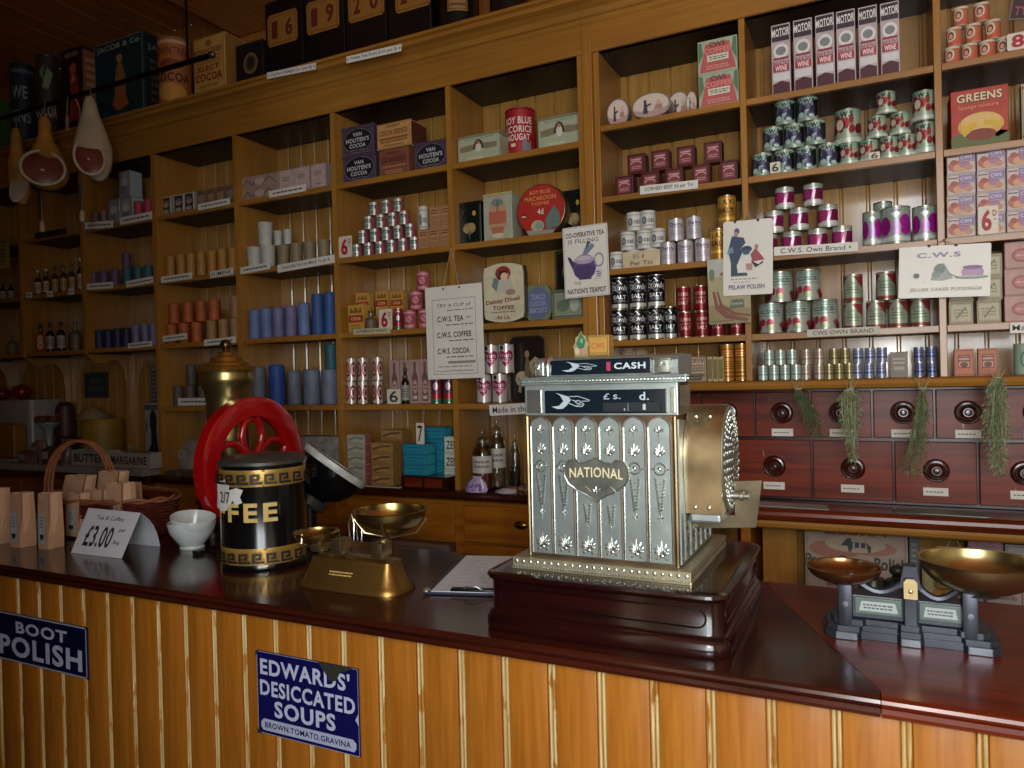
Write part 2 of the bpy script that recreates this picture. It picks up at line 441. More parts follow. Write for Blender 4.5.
RX0, RX1, RY0, RY1, RH = -5.6, 2.3, -1.5, 3.16, 3.62
def slab(name, a, mat, st=True):
    o = MB().box(*a, mat).build(name)
    return structure(o) if st else o
slab('floor', (RX0, RX1, RY0, RY1, -.05, 0), FLOORM)
mb = MB(); mb.box(RX0, RX1, RY0, RY1, RH + .03, RH + .08, W_CEIL)
x = RX0
while x < RX1:
    mb.box(x + .004, x + .136, RY0, RY1, RH, RH + .03, W_CEIL); x += .14
structure(mb.build('ceiling'))
structure(MB().box(-3.25, -2.55, RY0, RY1 - .01, RH - .17, RH - .001, W_CEIL, .01).build('trim_1'))
mb = MB(); mb.box(RX0, RX1, RY1, RY1 + .08, 0, RH, W_WALL)
for xx in (-5.0, -3.565, -2.3, -1.0, .3, 1.5): mb.box(xx - .035, xx + .035, RY1 - .015, RY1, 3.0, RH - .002, W_WALL)
structure(mb.build('wall_back'))
slab('wall_left', (RX0 - .08, RX0, RY0, RY1, 0, RH), W_WALL)
slab('wall_right', (RX1, RX1 + .08, RY0, RY1, 0, RH), PLASTER)
WX0, WX1, WZ0, WZ1 = -.15, 1.55, .7, 3.25
mb = MB()
mb.box(RX0, WX0, RY0 - .1, RY0, 0, RH, PLASTER); mb.box(WX1, RX1, RY0 - .1, RY0, 0, RH, PLASTER)
mb.box(WX0, WX1, RY0 - .1, RY0, 0, WZ0, PLASTER); mb.box(WX0, WX1, RY0 - .1, RY0, WZ1, RH, PLASTER)
structure(mb.build('wall_front'))
slab('wall_light_block', (-.86, -.78, RY0, -.15, 0, RH), PLASTER)  # added out of view to hold window light off the left side
mb = MB(); WF = M('#d8d0c0', .5)
for xx in (WX0, (WX0 + WX1) / 2, WX1): mb.box(xx - .03, xx + .03, RY0 - .07, RY0 + .01, WZ0, WZ1, WF)
for zz in (WZ0, WZ0 + .85, WZ0 + 1.7, WZ1): mb.box(WX0, WX1, RY0 - .06, RY0 + .005, zz - .025, zz + .025, WF)
structure(mb.build('window_1'))

# ---------------------------------------------------------------- wall shelving
def moulded(mb, x0, x1, prof, mat):
    """a moulding: (y, z) profile swept along x"""
    n = len(prof); vs = [(x0, y, z) for y, z in prof] + [(x1, y, z) for y, z in prof]
    fs = [(i, i + 1, n + i + 1, n + i) for i in range(n - 1)] + [list(range(n)), [n + i for i in range(n)][::-1]]
    return mb.add(vs, fs, mat)
def boarding(x0, x1, z0, z1, y, mat, pitch=.092):
    mb = MB(); x = x0
    mb.box(x0, x1, y + .012, y + .03, z0, z1, mat)
    while x < x1 - .005:
        e = min(x + pitch, x1)
        mb.prism([(x + .003, y + .004), (x + .008, y), (e - .008, y), (e - .003, y + .004), (e - .003, y + .013), (x + .003, y + .013)], z0, z1, mat, 'XY'); x = e
    return mb
FR, CT = 2.741, 2.955          # frieze underside, cornice top
def shelving(name, label, xs, zs, x_end0, x_end1, bottom, low_from=None):
    t = thing(name, (0, 0, 0), 0, label, 'shelves')
    boarding(x_end0, x_end1, bottom, FR, YB, W_BACK).build('back_boarding', t)
    return t
left = shelving('wall_shelving', 'long left run of varnished pine wall shelving with deep square bays', UX, LZ, UX[0], UX[-1] + .012, .965)
for i, x in enumerate(UX):
    mb = MB()
    if i < 3:
        mb.box(x - .011, x + .011, YS, YB, LZ['C'] - .03, FR, W_SHELF)
        zc = LZ['C'] - .02
        cut = [(YS, zc), (YS + .01, zc - .025), (YS + .05, zc - .06), (YS + .10, zc - .066), (YS + .15, zc - .045), (YS + .19, zc - .045), (YS + .235, zc - .10), (YS + .25, zc - .2), (YS + .25, 1.012), (YB, 1.012), (YB, zc)]
        mb.prism(cut, x - .011, x + .011, W_SHELF, 'YZ')
    else:
        mb.box(x - .011, x + .011, YS, YB, .967, FR, W_SHELF)
    mb.box(x - .013, x + .013, YS - .006, YS + .004, LZ['C'] - .03 if i < 3 else .967, FR, W_SHELF)
    mb.build('upright', left)
for i in range(len(UX) - 1):
    a, b = UX[i] + .0115, UX[i + 1] - .0115
    for k in 'ABCD':
        if i < 3 and k == 'D': continue
        z = LZ[k]
        s = MB(); s.box(a, b, YS + .004, YB + .006, z - .016, z, W_SHELFX); s.box(a, b, YS, YS + .02, z - .026, z - .0005, W_SHELFX, .0015)
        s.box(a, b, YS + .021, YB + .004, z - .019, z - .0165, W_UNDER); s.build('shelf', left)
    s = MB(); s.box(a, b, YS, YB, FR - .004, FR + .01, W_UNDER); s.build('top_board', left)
def cornice(t, x0, x1):
    s = MB(); s.box(x0, x1, YS - .012, YS + .02, FR - .004, CT - .09, W_SHELFX); s.build('frieze', t)
    s = MB(); moulded(s, x0, x1, [(YB, CT - .11), (YS - .012, CT - .11), (YS - .02, CT - .10), (YS - .02, CT - .085), (YS - .03, CT - .08), (YS - .04, CT - .06), (YS - .06, CT - .045), (YS - .085, CT - .038), (YS - .085, CT - .02), (YS - .1, CT - .016), (YS - .1, CT - .004), (YS - .096, CT), (YB, CT)], W_SHELFX); s.build('cornice', t)
cornice(left, UX[0], UX[-1] + .012)
right = thing('wall_shelving', (0, 0, 0), 0, 'right run of varnished pine shelving with closely spaced shelves above mahogany drawers', 'shelves')
boarding(UX[-1] + .013, VX[-1], RZ['E'], FR, YB, W_BACK).build('back_boarding', right)
MB().box(-1.026, -.986, YS - .02, YB, .967, FR + .1, W_SHELF, .003).build('pilaster', right)
for x in VX:
    MB().box(x - .011, x + .011, YS - .002, YB, RZ['E'], FR, W_SHELF, .002).build('upright', right)
for i in range(len(VX) - 1):
    a, b = VX[i] + .0115, VX[i + 1] - .0115
    for k in 'ABCD':
        z = RZ[k]; s = MB(); s.box(a, b, YS + .004, YB + .006, z - .016, z, W_SHELFX); s.box(a, b, YS, YS + .02, z - .023, z - .0005, W_SHELFX, .0015)
        s.box(a, b, YS + .021, YB + .004, z - .019, z - .0165, W_UNDER); s.build('shelf', right)
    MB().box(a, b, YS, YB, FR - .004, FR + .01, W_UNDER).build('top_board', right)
s = MB(); z = RZ['E']
moulded(s, -.985, VX[-1], [(YB + .006, z - .034), (YS - .012, z - .034), (YS - .024, z - .030), (YS - .03, z - .018), (YS - .024, z - .006), (YS - .012, z), (YB + .006, z)], W_SHELFX); s.build('bottom_board', right)
cornice(right, UX[-1] + .013, VX[-1])

# mahogany spice drawers under the right shelving
DY = 2.95
ch = thing('drawer_chest', (0, 0, 0), 0, 'dark mahogany bank of small drawers with round turned knobs', 'drawers')
MB().box(-.97, VX[-1], DY + .012, YB, .968, 1.384, M('#1e0f10', .3, 0, .2, 8)).build('carcase', ch)
BR = M('#3c160c', .2, 0, .2, 20, 0, .5); PAPER = M('#c9bfa8', .7, 0, .08, 30); PAPERW = M('#d6d2c6', .65, 0, .05, 30)
def drawer(x0, x1, z0, z1, kx, kz, cx, cz):
    d = MB(); d.box(x0 + .0035, x1 - .0035, DY - .006, DY + .012, z0 + .003, z1 - .003, W_DRAW, .003)
    o = d.build('drawer', ch)
    T = Matrix.Translation((kx, DY - .006, kz)) @ Matrix.Rotation(PI / 2, 4, 'X')
    k = MB(); k.lathe([(.041, -.002), (.041, .004), (.037, .008), (.033, .006), (.028, .007), (.026, .014), (.024, .02), (.018, .024), (.015, .021), (.012, .021), (.008, .026), (0, .027)], BR, 26, T); k.build('knob', o)
    l = MB(); l.box(cx - .038, cx + .038, DY - .008, DY - .0055, cz - .014, cz + .014, PAPERW); c = l.build('label_card', o)
    rr = random.Random(int(kx * 1000)); sc_ = MB(); x = cx - .03
    while x < cx + .018:
        sc_.add([(x, DY - .0084, cz - .003), (x + .008, DY - .0084, cz - .002), (x + .008, DY - .0084, cz + .002), (x, DY - .0084, cz + .001)], [(0, 1, 2, 3)], M('#6a5a48', .7)); x += .011
    sc_.build('handwriting', o)
ux = [-.83, -.625, -.42, -.222, -.015, .18, .375, .572, .77, .97, 1.17, 1.37]
for a, b in zip(ux[:-1], ux[1:]): drawer(a, b, 1.202, 1.378, (a + b) / 2, 1.296, (a + b) / 2, 1.222)
lx = [-.74, -.49, -.22, .05, .305, .56, .82, 1.08, 1.34]
for a, b in zip(lx[:-1], lx[1:]): drawer(a, b, .976, 1.196, (a + b) / 2 + .003, 1.094, (a + b) / 2, 1.02)

# ---------------------------------------------------------------- back dresser below the shelves
def nosing(y0, y1, z0, z1, n=6):
    """rounded front edge profile for a worktop, front at y0"""
    r = (z1 - z0) / 2; return [(y1, z0)] + [(y0 + r - r * math.cos(-PI / 2 + PI * i / n) , z0 + r + r * math.sin(-PI / 2 + PI * i / n)) for i in range(n + 1)] + [(y1, z1)]
dr = thing('back_dresser', (0, 0, 0), 0, 'long low wooden dresser with drawers under the left shelves', 'cabinet')
s = MB(); moulded(s, -3.53, -.99, nosing(2.76, YB + .02, .925, .9645), W_DARK); s.build('dresser_top', dr)
MB().box(-3.53, -.99, 2.80, YB + .02, .0, .9245, W_CAB).build('carcase', dr)
BRASS = M('#b08a3c', .25, 1, .15, 30); BRASSD = M('#8c6a2a', .32, 1, .25, 14)
for a, b in zip(UX[3:7], UX[4:8]):
    for z0, z1 in ((.745, .905), (.55, .735), (.30, .54)):
        if a == UX[5] and z0 < .74: continue
        o = MB().box(a + .03, b - .02, 2.785, 2.80, z0, z1, W_CAB, .004).build('drawer', dr)
        T = Matrix.Translation(((a + b) / 2, 2.785, (z0 + z1) / 2 + .01)) @ Matrix.Rotation(PI / 2, 4, 'X')
        k = MB(); prof = [(.034 * math.cos(q * PI / 12), .018 * math.sin(q * PI / 12)) for q in range(7)]
        k.lathe(prof, BRASS, 18, T, sx=1.0, sy=.55); k.build('cup_handle', o)
o = MB().box(UX[5] + .02, UX[6] - .02, 2.79, 2.80, .30, .735, M('#4a2a18', .7)).build('dark_opening_panel', dr)  # solid panel, dark brown in place of the shaded open inside
rd = thing('back_dresser', (0, 0, 0), 0, 'open fronted wooden dresser with bullnose top below the mahogany drawers on the right', 'cabinet')
s = MB(); moulded(s, -.985, VX[-1], nosing(2.745, YB + .02, .922, .9655), W_RED); s.build('dresser_top', rd)
W_NOSE = W_SHELFX
s = MB(); moulded(s, -.985, VX[-1], [(2.80, .893), (2.765, .893), (2.755, .9), (2.752, .912), (2.757, .9215), (2.80, .9215)], W_NOSE); s.build('edge_moulding', rd)
MB().box(-.985, VX[-1], 2.80, YB, .60, .62, W_CAB).build('shelf', rd)
MB().box(-.985, VX[-1], YB, YB + .02, .0, .921, W_BACK).build('back_panel', rd)
MB().box(-.985, VX[-1], 2.84, YB, .0, .599, W_CAB).build('plinth', rd)
for x0, x1 in ((-.98, -.94), (-.455, -.42), (.64, .67), (1.39, 1.42)):
    MB().box(x0, x1, 2.775, YB - .001, .621, .892, W_CAB, .003).build('upright', rd)
MB().box(-.395, -.275, 2.90, 2.92, .6215, .892, W_SHELF).build('board', rd)
# marble slab on the far left
GREY = M('#8d8f8a', .3, 0, .15, 6, 0, .3)
ml = thing('marble_counter', (0, 0, 0), 0, 'grey marble topped provisions counter at the far left', 'counter')
MB().box(UX[0], -3.575, 2.70, YB - .002, .968, 1.01, GREY, .006).build('marble_slab', ml)
MB().box(UX[0], -3.57, 2.725, YB - .002, .925, .9675, W_DARK, .006).build('under_board', ml)
MB().box(UX[0], -3.57, 2.78, YB - .002, 0, .9245, W_CAB).build('carcase', ml)
for a, b in ((-5.38, -4.8), (-4.78, -4.19), (-4.17, -3.6)):
    o = MB().box(a, b, 2.765, 2.78, .72, .905, W_CAB, .004).build('drawer', ml)
    k = MB(); k.ball(((a + b) / 2, 2.755, .81), .018, .014, .014, BRASS, 12, 8); k.build('knob', o)

# ---------------------------------------------------------------- the front counter
ct = thing('shop_counter', (0, 0, 0), 0, 'long matchboarded shop counter with dark polished top across the foreground', 'counter')
CY0, CY1, CZ = 1.252, 1.845, .95
edge = [(CY0 + .02, CZ - .034), (CY0 + .004, CZ - .034), (CY0 - .003, CZ - .030), (CY0 - .005, CZ - .024), (CY0 - .001, CZ - .018), (CY0 + .003, CZ - .0165), (CY0 - .002, CZ - .0145), (CY0 - .006, CZ - .009), (CY0 - .004, CZ - .004), (CY0 + .003, CZ), (CY0 + .02, CZ)]
jx = -.004
s = MB(); s.prism([(-3.9, CY0 + .0195), (jx, CY0 + .0195), (-.222, CY1 - .08), (-.25, CY1), (-3.9, CY1)], CZ - .034, CZ, W_DARK, 'XY'); moulded(s, -3.9, jx, edge, W_DARK); s.build('counter_top', ct)
s = MB(); s.prism([(jx + .0015, CY0 + .0195), (1.7, CY0 + .0195), (1.7, CY1), (-.248, CY1), (-.2205, CY1 - .08)], CZ - .034, CZ, W_RED, 'XY'); moulded(s, jx + .0015, 1.7, edge, W_RED); s.build('counter_return_top', ct)
s = MB(); s.box(-3.9, 1.7, 1.282, 1.30, 0, CZ - .0345, W_PLANK)
x = .130 - .0989 * 40
while x < 1.7:
    s.box(x + .009, x + .0989 - .009, 1.275, 1.2825, .0, CZ - .0345, W_PLANK, .0015)
    for dx in (-.0042, .0042): s.add(*(lambda c: ([(c + .0033 * math.cos(q * PI / 4), 1.2815 - .006 * math.sin(q * PI / 4), z) for z in (0, CZ - .0345) for q in range(5)], [(q, q + 1, q + 6, q + 5) for q in range(4)]))(x + dx), W_BEAD, True)
    x += .0989
s.build('front_boarding', ct)
s = MB(); s.box(-3.9, 1.7, 1.30, CY1 - .04, .0, .03, W_CAB); s.box(-3.9, 1.7, CY1 - .06, CY1 - .04, 0, CZ - .035, W_CAB); s.build('back_panel', ct)
# ================================================================ goods on the shelves
def blobs(n, u0, v0, u1, v1, r, cols, seed, w_h=1.0):
    rd = random.Random(seed); return [('e', rd.uniform(u0, u1), rd.uniform(v0, v1), r * rd.uniform(.8, 1.2), r * w_h * rd.uniform(.8, 1.2), rd.choice(cols)) for _ in range(n)]
MINT, CREAM, INKC = '#9db8aa', '#d2c8b0', '#23201f'
kind('currant_tin', can_kind, .078, None, .086, base=MINT, arc=2.6, spec=[('p', [(.02, .78), (.1, .95), (.2, .72), (.12, .3), (.03, .2)], '#1f2a2a'), ('p', [(.72, .85), (.98, .92), (.98, .25), (.8, .12), (.7, .5)], '#16191c')] + blobs(16, .2, .2, .72, .62, .075, ['#2c2b46', '#191a2c', '#4b4a66', '#3a3350'], 3, 1.5) + [('e', .3, .22, .1, .12, '#b9cfc6'), ('e', .62, .16, .08, .08, '#b9cfc6'), ('t', 'C.W.S', .47, .8, .2, .52, '#14201f', .05)])
kind('strawberry_tin', can_kind, .078, None, .086, base='#a9bba4', arc=2.6, spec=[('r', 0, .86, 1, 1, '#8fb09c')] + blobs(15, .08, .28, .92, .72, .075, ['#982c34', '#761f2c', '#a5434a', '#84302f', '#8f8a5c'], 5, 1.9) + [('e', .3, .55, .1, .16, '#cfc4ae'), ('e', .62, .4, .08, .12, '#8d1f2b'), ('r', 0, 0, 1, .14, '#c7d2c6'), ('t', 'C.W.S', .4, .85, .16, .5, '#1c2a26', .05)])
kind('plum_tin', can_kind, .072, None, .086, base='#a2b0a2', arc=2.7, spec=[('r', 0, .2, 1, .8, '#8a1f56'), ('e', .3, .5, .14, .3, '#a93a74'), ('e', .7, .5, .16, .3, '#6d1240'), ('p', [(.44, .24), (.56, .22), (.64, .72), (.56, .78)], '#c09ab0'), ('p', [(0, .05), (1, .05), (1, .22), (.78, .27), (.6, .18), (.35, .27), (.15, .2), (0, .27)], '#c9ccc6'), ('p', [(.3, .8), (.5, .95), (.72, .8), (.5, .74)], '#d2d8d0'), ('t', 'CWS', .5, .86, .1, .24, '#4a3a4a', .03)])
kind('large_plum_tin', can_kind, .112, None, .135, base='#9aa59c', arc=2.6, spec=[('e', .78, .5, .2, .3, '#a01c8c'), ('e', .2, .48, .16, .28, '#8a1a74'), ('e', .5, .42, .14, .22, '#a88ab4'), ('p', [(0, .04), (1, .04), (1, .2), (.78, .14), (.5, .22), (.2, .14), (0, .2)], '#c6cac8'), ('p', [(.36, .82), (.5, .7), (.64, .82), (.5, .92)], '#c9d2d0'), ('t', 'CWS', .5, .9, .08, .2, '#4a3a4a', .03)])
kind('fruit_tin', can_kind, .1, None, .118, base='#a5aca0', arc=2.6, spec=[('r', 0, .9, 1, 1, '#7d9086')] + [('r', .16, v, .86, v + .03, '#5d7f78') for v in (.56, .66, .76, .84)] + blobs(8, .05, .12, .95, .36, .1, ['#8c2b36', '#a4424a', '#6d2029'], 8, 1.2) + [('e', .5, .18, .12, .1, '#8a8f6a'), ('t', 'C.W.S.', .5, .72, .12, .6, '#3d6a64', .03)])
kind('bean_tin', can_kind, .1, None, .118, base='#9aa08c', arc=2.6, spec=[('p', [(.5, .95), (1, .98), (1, .5), (.78, .62), (.66, .8)], '#8a3030'), ('p', [(0, .95), (.3, .95), (.1, .7), (0, .6)], '#7a3432'), ('r', .2, .42, .8, .46, '#5d7060'), ('r', .26, .52, .76, .55, '#5d7060'), ('r', .2, .3, .8, .33, '#6b7a66'), ('r', 0, 0, 1, .12, '#7f4038'), ('t', 'C.W.S', .48, .68, .11, .5, '#556b5c', .03)])
kind('black_salt_tin', can_kind, .075, None, .132, base='#15151b', arc=2.5, spec=[('r', 0, 0, 1, .13, '#c9c8c0'), ('l', [(.05, .9), (.25, .82), (.45, .93), (.6, .8), (.9, .9)], .035, '#b9bcc0'), ('l', [(.1, .78), (.3, .72), (.5, .82), (.8, .74)], .03, '#b9bcc0'), ('l', [(.05, .5), (.3, .6), (.5, .5), (.75, .62), (.95, .52)], .03, '#aab0b8'), ('t', 'CROWN', .5, .66, .13, .8, '#d9dad6', .06), ('t', 'SALT', .5, .36, .14, .6, '#e4e4de', .08), ('s', .2, .18, .8, .27, 2, '#9aa0a6')])
kind('red_salt_tin', can_kind, .068, None, .124, base='#7d1e20', arc=2.5, spec=[('t', 'CEBE', .5, .72, .14, .6, '#cfa9a0', .05), ('t', 'SALT', .5, .36, .15, .56, '#cfa9a0', .05), ('r', .1, .54, .9, .57, '#a6605a'), ('s', .15, .48, .85, .54, 1, '#b98880'), ('r', 0, .05, 1, .1, '#5b1214')])
kind('oat_tin', can_kind, .064, None, .078, base='#c9c7be', metal=False, body='#b4b3aa', arc=2.5, spec=[('e', .3, .48, .13, .22, '#4c5458'), ('e', .3, .48, .08, .13, '#8b9294'), ('t', 'oat', .66, .48, .24, .36, '#3c4144', .03), ('r', 0, .84, 1, .88, '#8f9492'), ('s', .15, .14, .85, .24, 1, '#7b807e')])
kind('milk_tin', can_kind, .07, None, .105, base='#c3bbc0', arc=2.5, spec=[('t', 'Dairy', .5, .72, .22, .7, '#3a3c48', .05), ('r', .14, .58, .86, .6, '#7a7482'), ('s', .2, .2, .8, .5, 4, '#9a94a0')])
kind('gold_salt_tin', can_kind, .085, None, .135, base='#a87a28', arc=2.4, spec=[('r', 0, .66, 1, .95, '#c79a48'), ('t', 'TAXI', .5, .8, .18, .8, '#3d1f12', .07), ('t', 'SALT', .5, .52, .17, .7, '#3d1f12', .07), ('r', .1, .2, .9, .3, '#d3a850')])
kind('heart_tin', can_kind, .075, None, .12, base='#c4bcb8', arc=2.5, spec=[('p', [(.5, .2), (.06, .55), (.1, .74), (.3, .8), (.5, .7), (.7, .8), (.9, .74), (.94, .55)], '#8b1f4c'), ('t', 'Fruit', .5, .62, .16, .66, '#d9c9cc', .03), ('t', 'SALTS', .5, .44, .13, .5, '#d9c9cc', .05), ('e', .3, .9, .1, .08, '#33272c')])
kind('small_paste_tin', can_kind, .048, None, .05, base='#c8c8be', arc=2.8, spec=[('p', [(.62, 0), (1, 0), (1, 1), (.7, 1)], '#b1586a'), ('p', [(0, 0), (.16, 0), (.12, .9), (0, .9)], '#b1586a'), ('r', .1, .5, .68, .78, '#1f4a46'), ('t', 'PASTE', .38, .62, .16, .4, '#cfe0d8', .04), ('e', .36, .24, .16, .16, '#7d9c92')])
kind('pink_cocoa_tin', can_kind, .07, None, .115, base='#b5606a', metal=False, body='#a5545c', arc=2.6, spec=[('e', .5, .5, .36, .3, '#7c2c38'), ('e', .5, .52, .26, .2, '#bf7078'), ('l', [(.3, .4), (.45, .6), (.6, .42), (.7, .6)], .05, '#5a1c26'), ('r', .05, .86, .95, .92, '#d69a9a'), ('s', .2, .08, .8, .16, 1, '#e0b8b4')])
kind('patterned_tin', can_kind, .07, None, .105, base='#c8bdb4', arc=2.7, spec=[('e', .22, .5, .2, .36, '#7d1c24'), ('g', .22, .5, .14, .24, .35, '#d2c6bc'), ('e', .72, .5, .2, .36, '#7d1c24'), ('g', .72, .5, .14, .24, .35, '#d2c6bc'), ('l', [(.02, .2), (.2, .75), (.4, .2), (.6, .8), (.8, .2), (.98, .75)], .05, '#a8484c')])
kind('bright_label_tin', can_kind, .065, None, .12, base='#a32a2e', arc=2.6, spec=[('r', 0, 0, 1, .12, '#2c7a5c'), ('e', .5, .56, .3, .26, '#3a3a5c'), ('e', .5, .56, .18, .14, '#c8a8a0'), ('t', 'JAM', .5, .88, .1, .4, '#e0d0c0', .04)])
def small(key, c1, c2): kind(key, can_kind, .04, None, .06, base=c1, arc=2.6, rim=.06, spec=[('r', 0, .3, 1, .42, c2), ('r', .1, .6, .9, .66, c2), ('s', .15, .72, .85, .86, 1, c2)])
small('silver_spice_tin', '#a9b8ae', '#7d9086'); small('pinkish_spice_tin', '#a89c90', '#8c6a5c'); small('olive_spice_tin', '#8f8458', '#5b5232'); small('blue_spice_tin', '#8890a4', '#3b4470'); small('navy_spice_tin', '#6c7394', '#2e3560')
kind('gold_tall_tin', can_kind, .075, None, .165, base='#b0802c', arc=2.4, rim=.03, spec=[('r', 0, .62, 1, .9, '#9a4a22'), ('s', .1, .66, .9, .86, 3, '#dcb860'), ('r', 0, .2, 1, .24, '#7d3a1c'), ('s', .1, .3, .9, .56, 4, '#6d3418'), ('s', .12, .06, .88, .16, 1, '#6d3418')])
kind('orange_soup_tin', can_kind, .068, None, .082, base='#b3674a', arc=2.5, metal=False, body='#c0a890', spec=[('e', .36, .56, .26, .34, '#cbb9a0'), ('e', .36, .56, .17, .22, '#6a3a30'), ('e', .36, .52, .1, .14, '#cf9a80'), ('p', [(.3, .08), (.95, .1), (.9, .36), (.5, .3)], '#c2543a'), ('r', 0, .9, 1, 1, '#c9bfa8')])
kind('mint_tin', can_kind, .085, None, .115, base='#93a892', arc=2.4, metal=False, body='#93a892', spec=[('g', .5, .5, .22, .3, .2, '#4c6a5c'), ('t', 'B', .5, .5, .3, .16, '#4c6a5c', .04)])

# cartons
kind('wine_carton', box_kind, .083, .08, .245, '#b7a6a8', [('r', .06, .84, .94, .98, '#2a1f28'), ('t', 'MOTOR', .5, .885, .11, .92, '#e4dcd8', .06, .01), ('r', .04, .76, .96, .83, '#3a2a34'), ('e', .5, .62, .4, .105, '#d9d6d2'), ('e', .5, .62, .27, .06, '#7c8184'), ('r', .1, .5, .9, .53, '#8c2c3c'), ('t', 'Red & Port', .5, .46, .06, .86, '#a03244', .03), ('r', .08, .33, .92, .43, '#a02c3c'), ('t', 'WINE', .5, .38, .075, .62, '#ecdcd8', .06), ('r', .06, .2, .94, .31, '#cfccca'), ('p', [(.06, .02), (.94, .02), (.94, .16), (.5, .2), (.06, .16)], '#4a1c28')], side=[('r', .1, .05, .9, .95, '#5a3440')])
kind('custard_carton', box_kind, .155, .09, .125, '#a4b096', [('p', [(.04, .05), (.96, .05), (.8, .88), (.2, .88)], '#b95a58'), ('p', [(.02, .3), (.14, .6), (.1, .95), (.02, .95)], '#5a7a5c'), ('p', [(.98, .3), (.86, .6), (.9, .95), (.98, .95)], '#5a7a5c'), ('t', "CWS", .5, .84, .15, .4, '#4a3a2c', .05), ('t', 'COFFEE', .5, .66, .16, .66, '#d98a80', .06), ('r', .24, .34, .78, .54, '#d2d0bc'), ('s', .28, .38, .74, .5, 2, '#5d5a50'), ('s', .2, .1, .8, .24, 2, '#d09a90')])
kind('corned_beef_tin', box_kind, .066, .05, .08, '#5d2420', [('o', .06, .06, .94, .94, .05, '#2c1512'), ('r', .14, .14, .86, .86, '#7b3438'), ('l', [(.2, .5), (.35, .62), (.65, .62), (.8, .5)], .05, '#c99a98'), ('s', .22, .64, .78, .78, 1, '#cfa8a4'), ('s', .24, .22, .76, .4, 2, '#b98a86')], part='tin', rough=.3, side=[('r', .1, .1, .9, .9, '#3c1614')])
def oval_kind(name, w, d, h, col, spec):
    """an oval tin standing on its edge, picture on the front"""
    t = thing(name); mb = MB(); n = 32; pts = [(w / 2 * math.cos(2 * PI * i / n), h / 2 + h / 2 * math.sin(2 * PI * i / n)) for i in range(n)]
    mb.prism(pts, 0.004, d, M('#8a8078', .3, .6), 'XZ'); mb.prism([(x * .985, (z - h / 2) * .985 + h / 2) for x, z in pts], 0, .004, M(col, .4), 'XZ'); mb.build('tin', t)
    face_print(t, spec, -w / 2, 0, w, h, -.0004); return t
kind('oval_tin', oval_kind, .125, .06, .075, '#c6b4a6', [('e', .5, .5, .49, .49, '#6a5850'), ('e', .5, .5, .46, .45, '#cdbcae'), ('p', [(.04, .4), (.3, .3), (.7, .28), (.96, .4), (.86, .16), (.5, .04), (.14, .16)], '#b08e84'), ('e', .36, .66, .04, .08, '#4a3a44'), ('p', [(.3, .2), (.43, .2), (.4, .6), (.33, .6)], '#3b3442'), ('p', [(.4, .45), (.52, .52), (.5, .58), (.38, .52)], '#3b3442'), ('p', [(.58, .3), (.8, .3), (.78, .5), (.62, .48)], '#a47c70'), ('e', .7, .58, .05, .1, '#c9a090')])
kind('oat_carton', box_kind, .115, .05, .075, '#c6b6b0', [('o', .02, .03, .98, .97, .03, '#9a8a8a'), ('r', .42, .6, .98, .92, '#8a7aa0'), ('t', 'CWS', .68, .76, .16, .4, '#d2c8d4', .05), ('e', .32, .38, .28, .26, '#b06a58'), ('e', .45, .28, .24, .18, '#cc9a78'), ('e', .62, .42, .2, .16, '#a87a94'), ('e', .24, .56, .12, .12, '#a05a50'), ('e', .78, .26, .14, .14, '#b98a70'), ('r', .05, .8, .38, .84, '#4a4258'), ('s', .5, .52, .95, .58, 1, '#5d5470')])
kind('soap_carton', box_kind, .135, .06, .075, '#b48f86', [('o', .01, .02, .99, .98, .025, '#8d6f68'), ('e', .5, .48, .3, .26, '#9a5c56'), ('e', .5, .48, .22, .18, '#b07a70'), ('s', .34, .42, .66, .54, 1, '#d0aaa0')])
kind('cream_carton', box_kind, .1, .05, .075, '#a89c80', [('o', .03, .05, .97, .95, .04, '#7d7258'), ('r', .1, .15, .9, .85, '#b4aa8e'), ('l', [(.3, .25), (.7, .75)], .07, '#6a6450'), ('s', .2, .3, .8, .7, 3, '#857c64')])
kind('sponge_mix_carton', box_kind, .195, .12, .19, '#a83a26', [('p', [(0, 0), (1, 0), (1, .2), (.8, .12), (.6, .3), (.4, .2), (.2, .3), (0, .18)], '#5d6232'), ('e', .52, .36, .4, .22, '#c89c50'), ('e', .52, .42, .34, .16, '#d3ac66'), ('e', .52, .2, .26, .1, '#7a3418'), ('p', [(.16, .36), (.22, .18), (.46, .34), (.44, .42)], '#c9a42c'), ('p', [(.56, .36), (.9, .28), (.92, .36), (.6, .44)], '#c9a42c'), ('t', "GREENS", .51, .84, .14, .78, '#1c0f0a', .06), ('t', "GREENS", .5, .85, .14, .78, '#d2c8a0', .05), ('t', 'Sponge mixture', .48, .68, .08, .7, '#d88a6c', .03)], side=[('r', .05, .05, .95, .95, '#4f5b3c')])
kind('orange_carton', box_kind, .075, .045, .085, '#b46a4c', [('o', .03, .04, .97, .96, .03, '#7c4632'), ('r', .2, .3, .8, .78, '#c9957c'), ('s', .22, .5, .78, .76, 2, '#4c2c28'), ('e', .5, .42, .2, .1, '#6c403a'), ('o', .2, .3, .8, .78, .03, '#4c2c28')])
kind('grey_carton', box_kind, .06, .04, .07, '#7b7064', [('s', .15, .5, .85, .8, 2, '#b4a898'), ('r', .2, .3, .8, .42, '#a59a8a')])
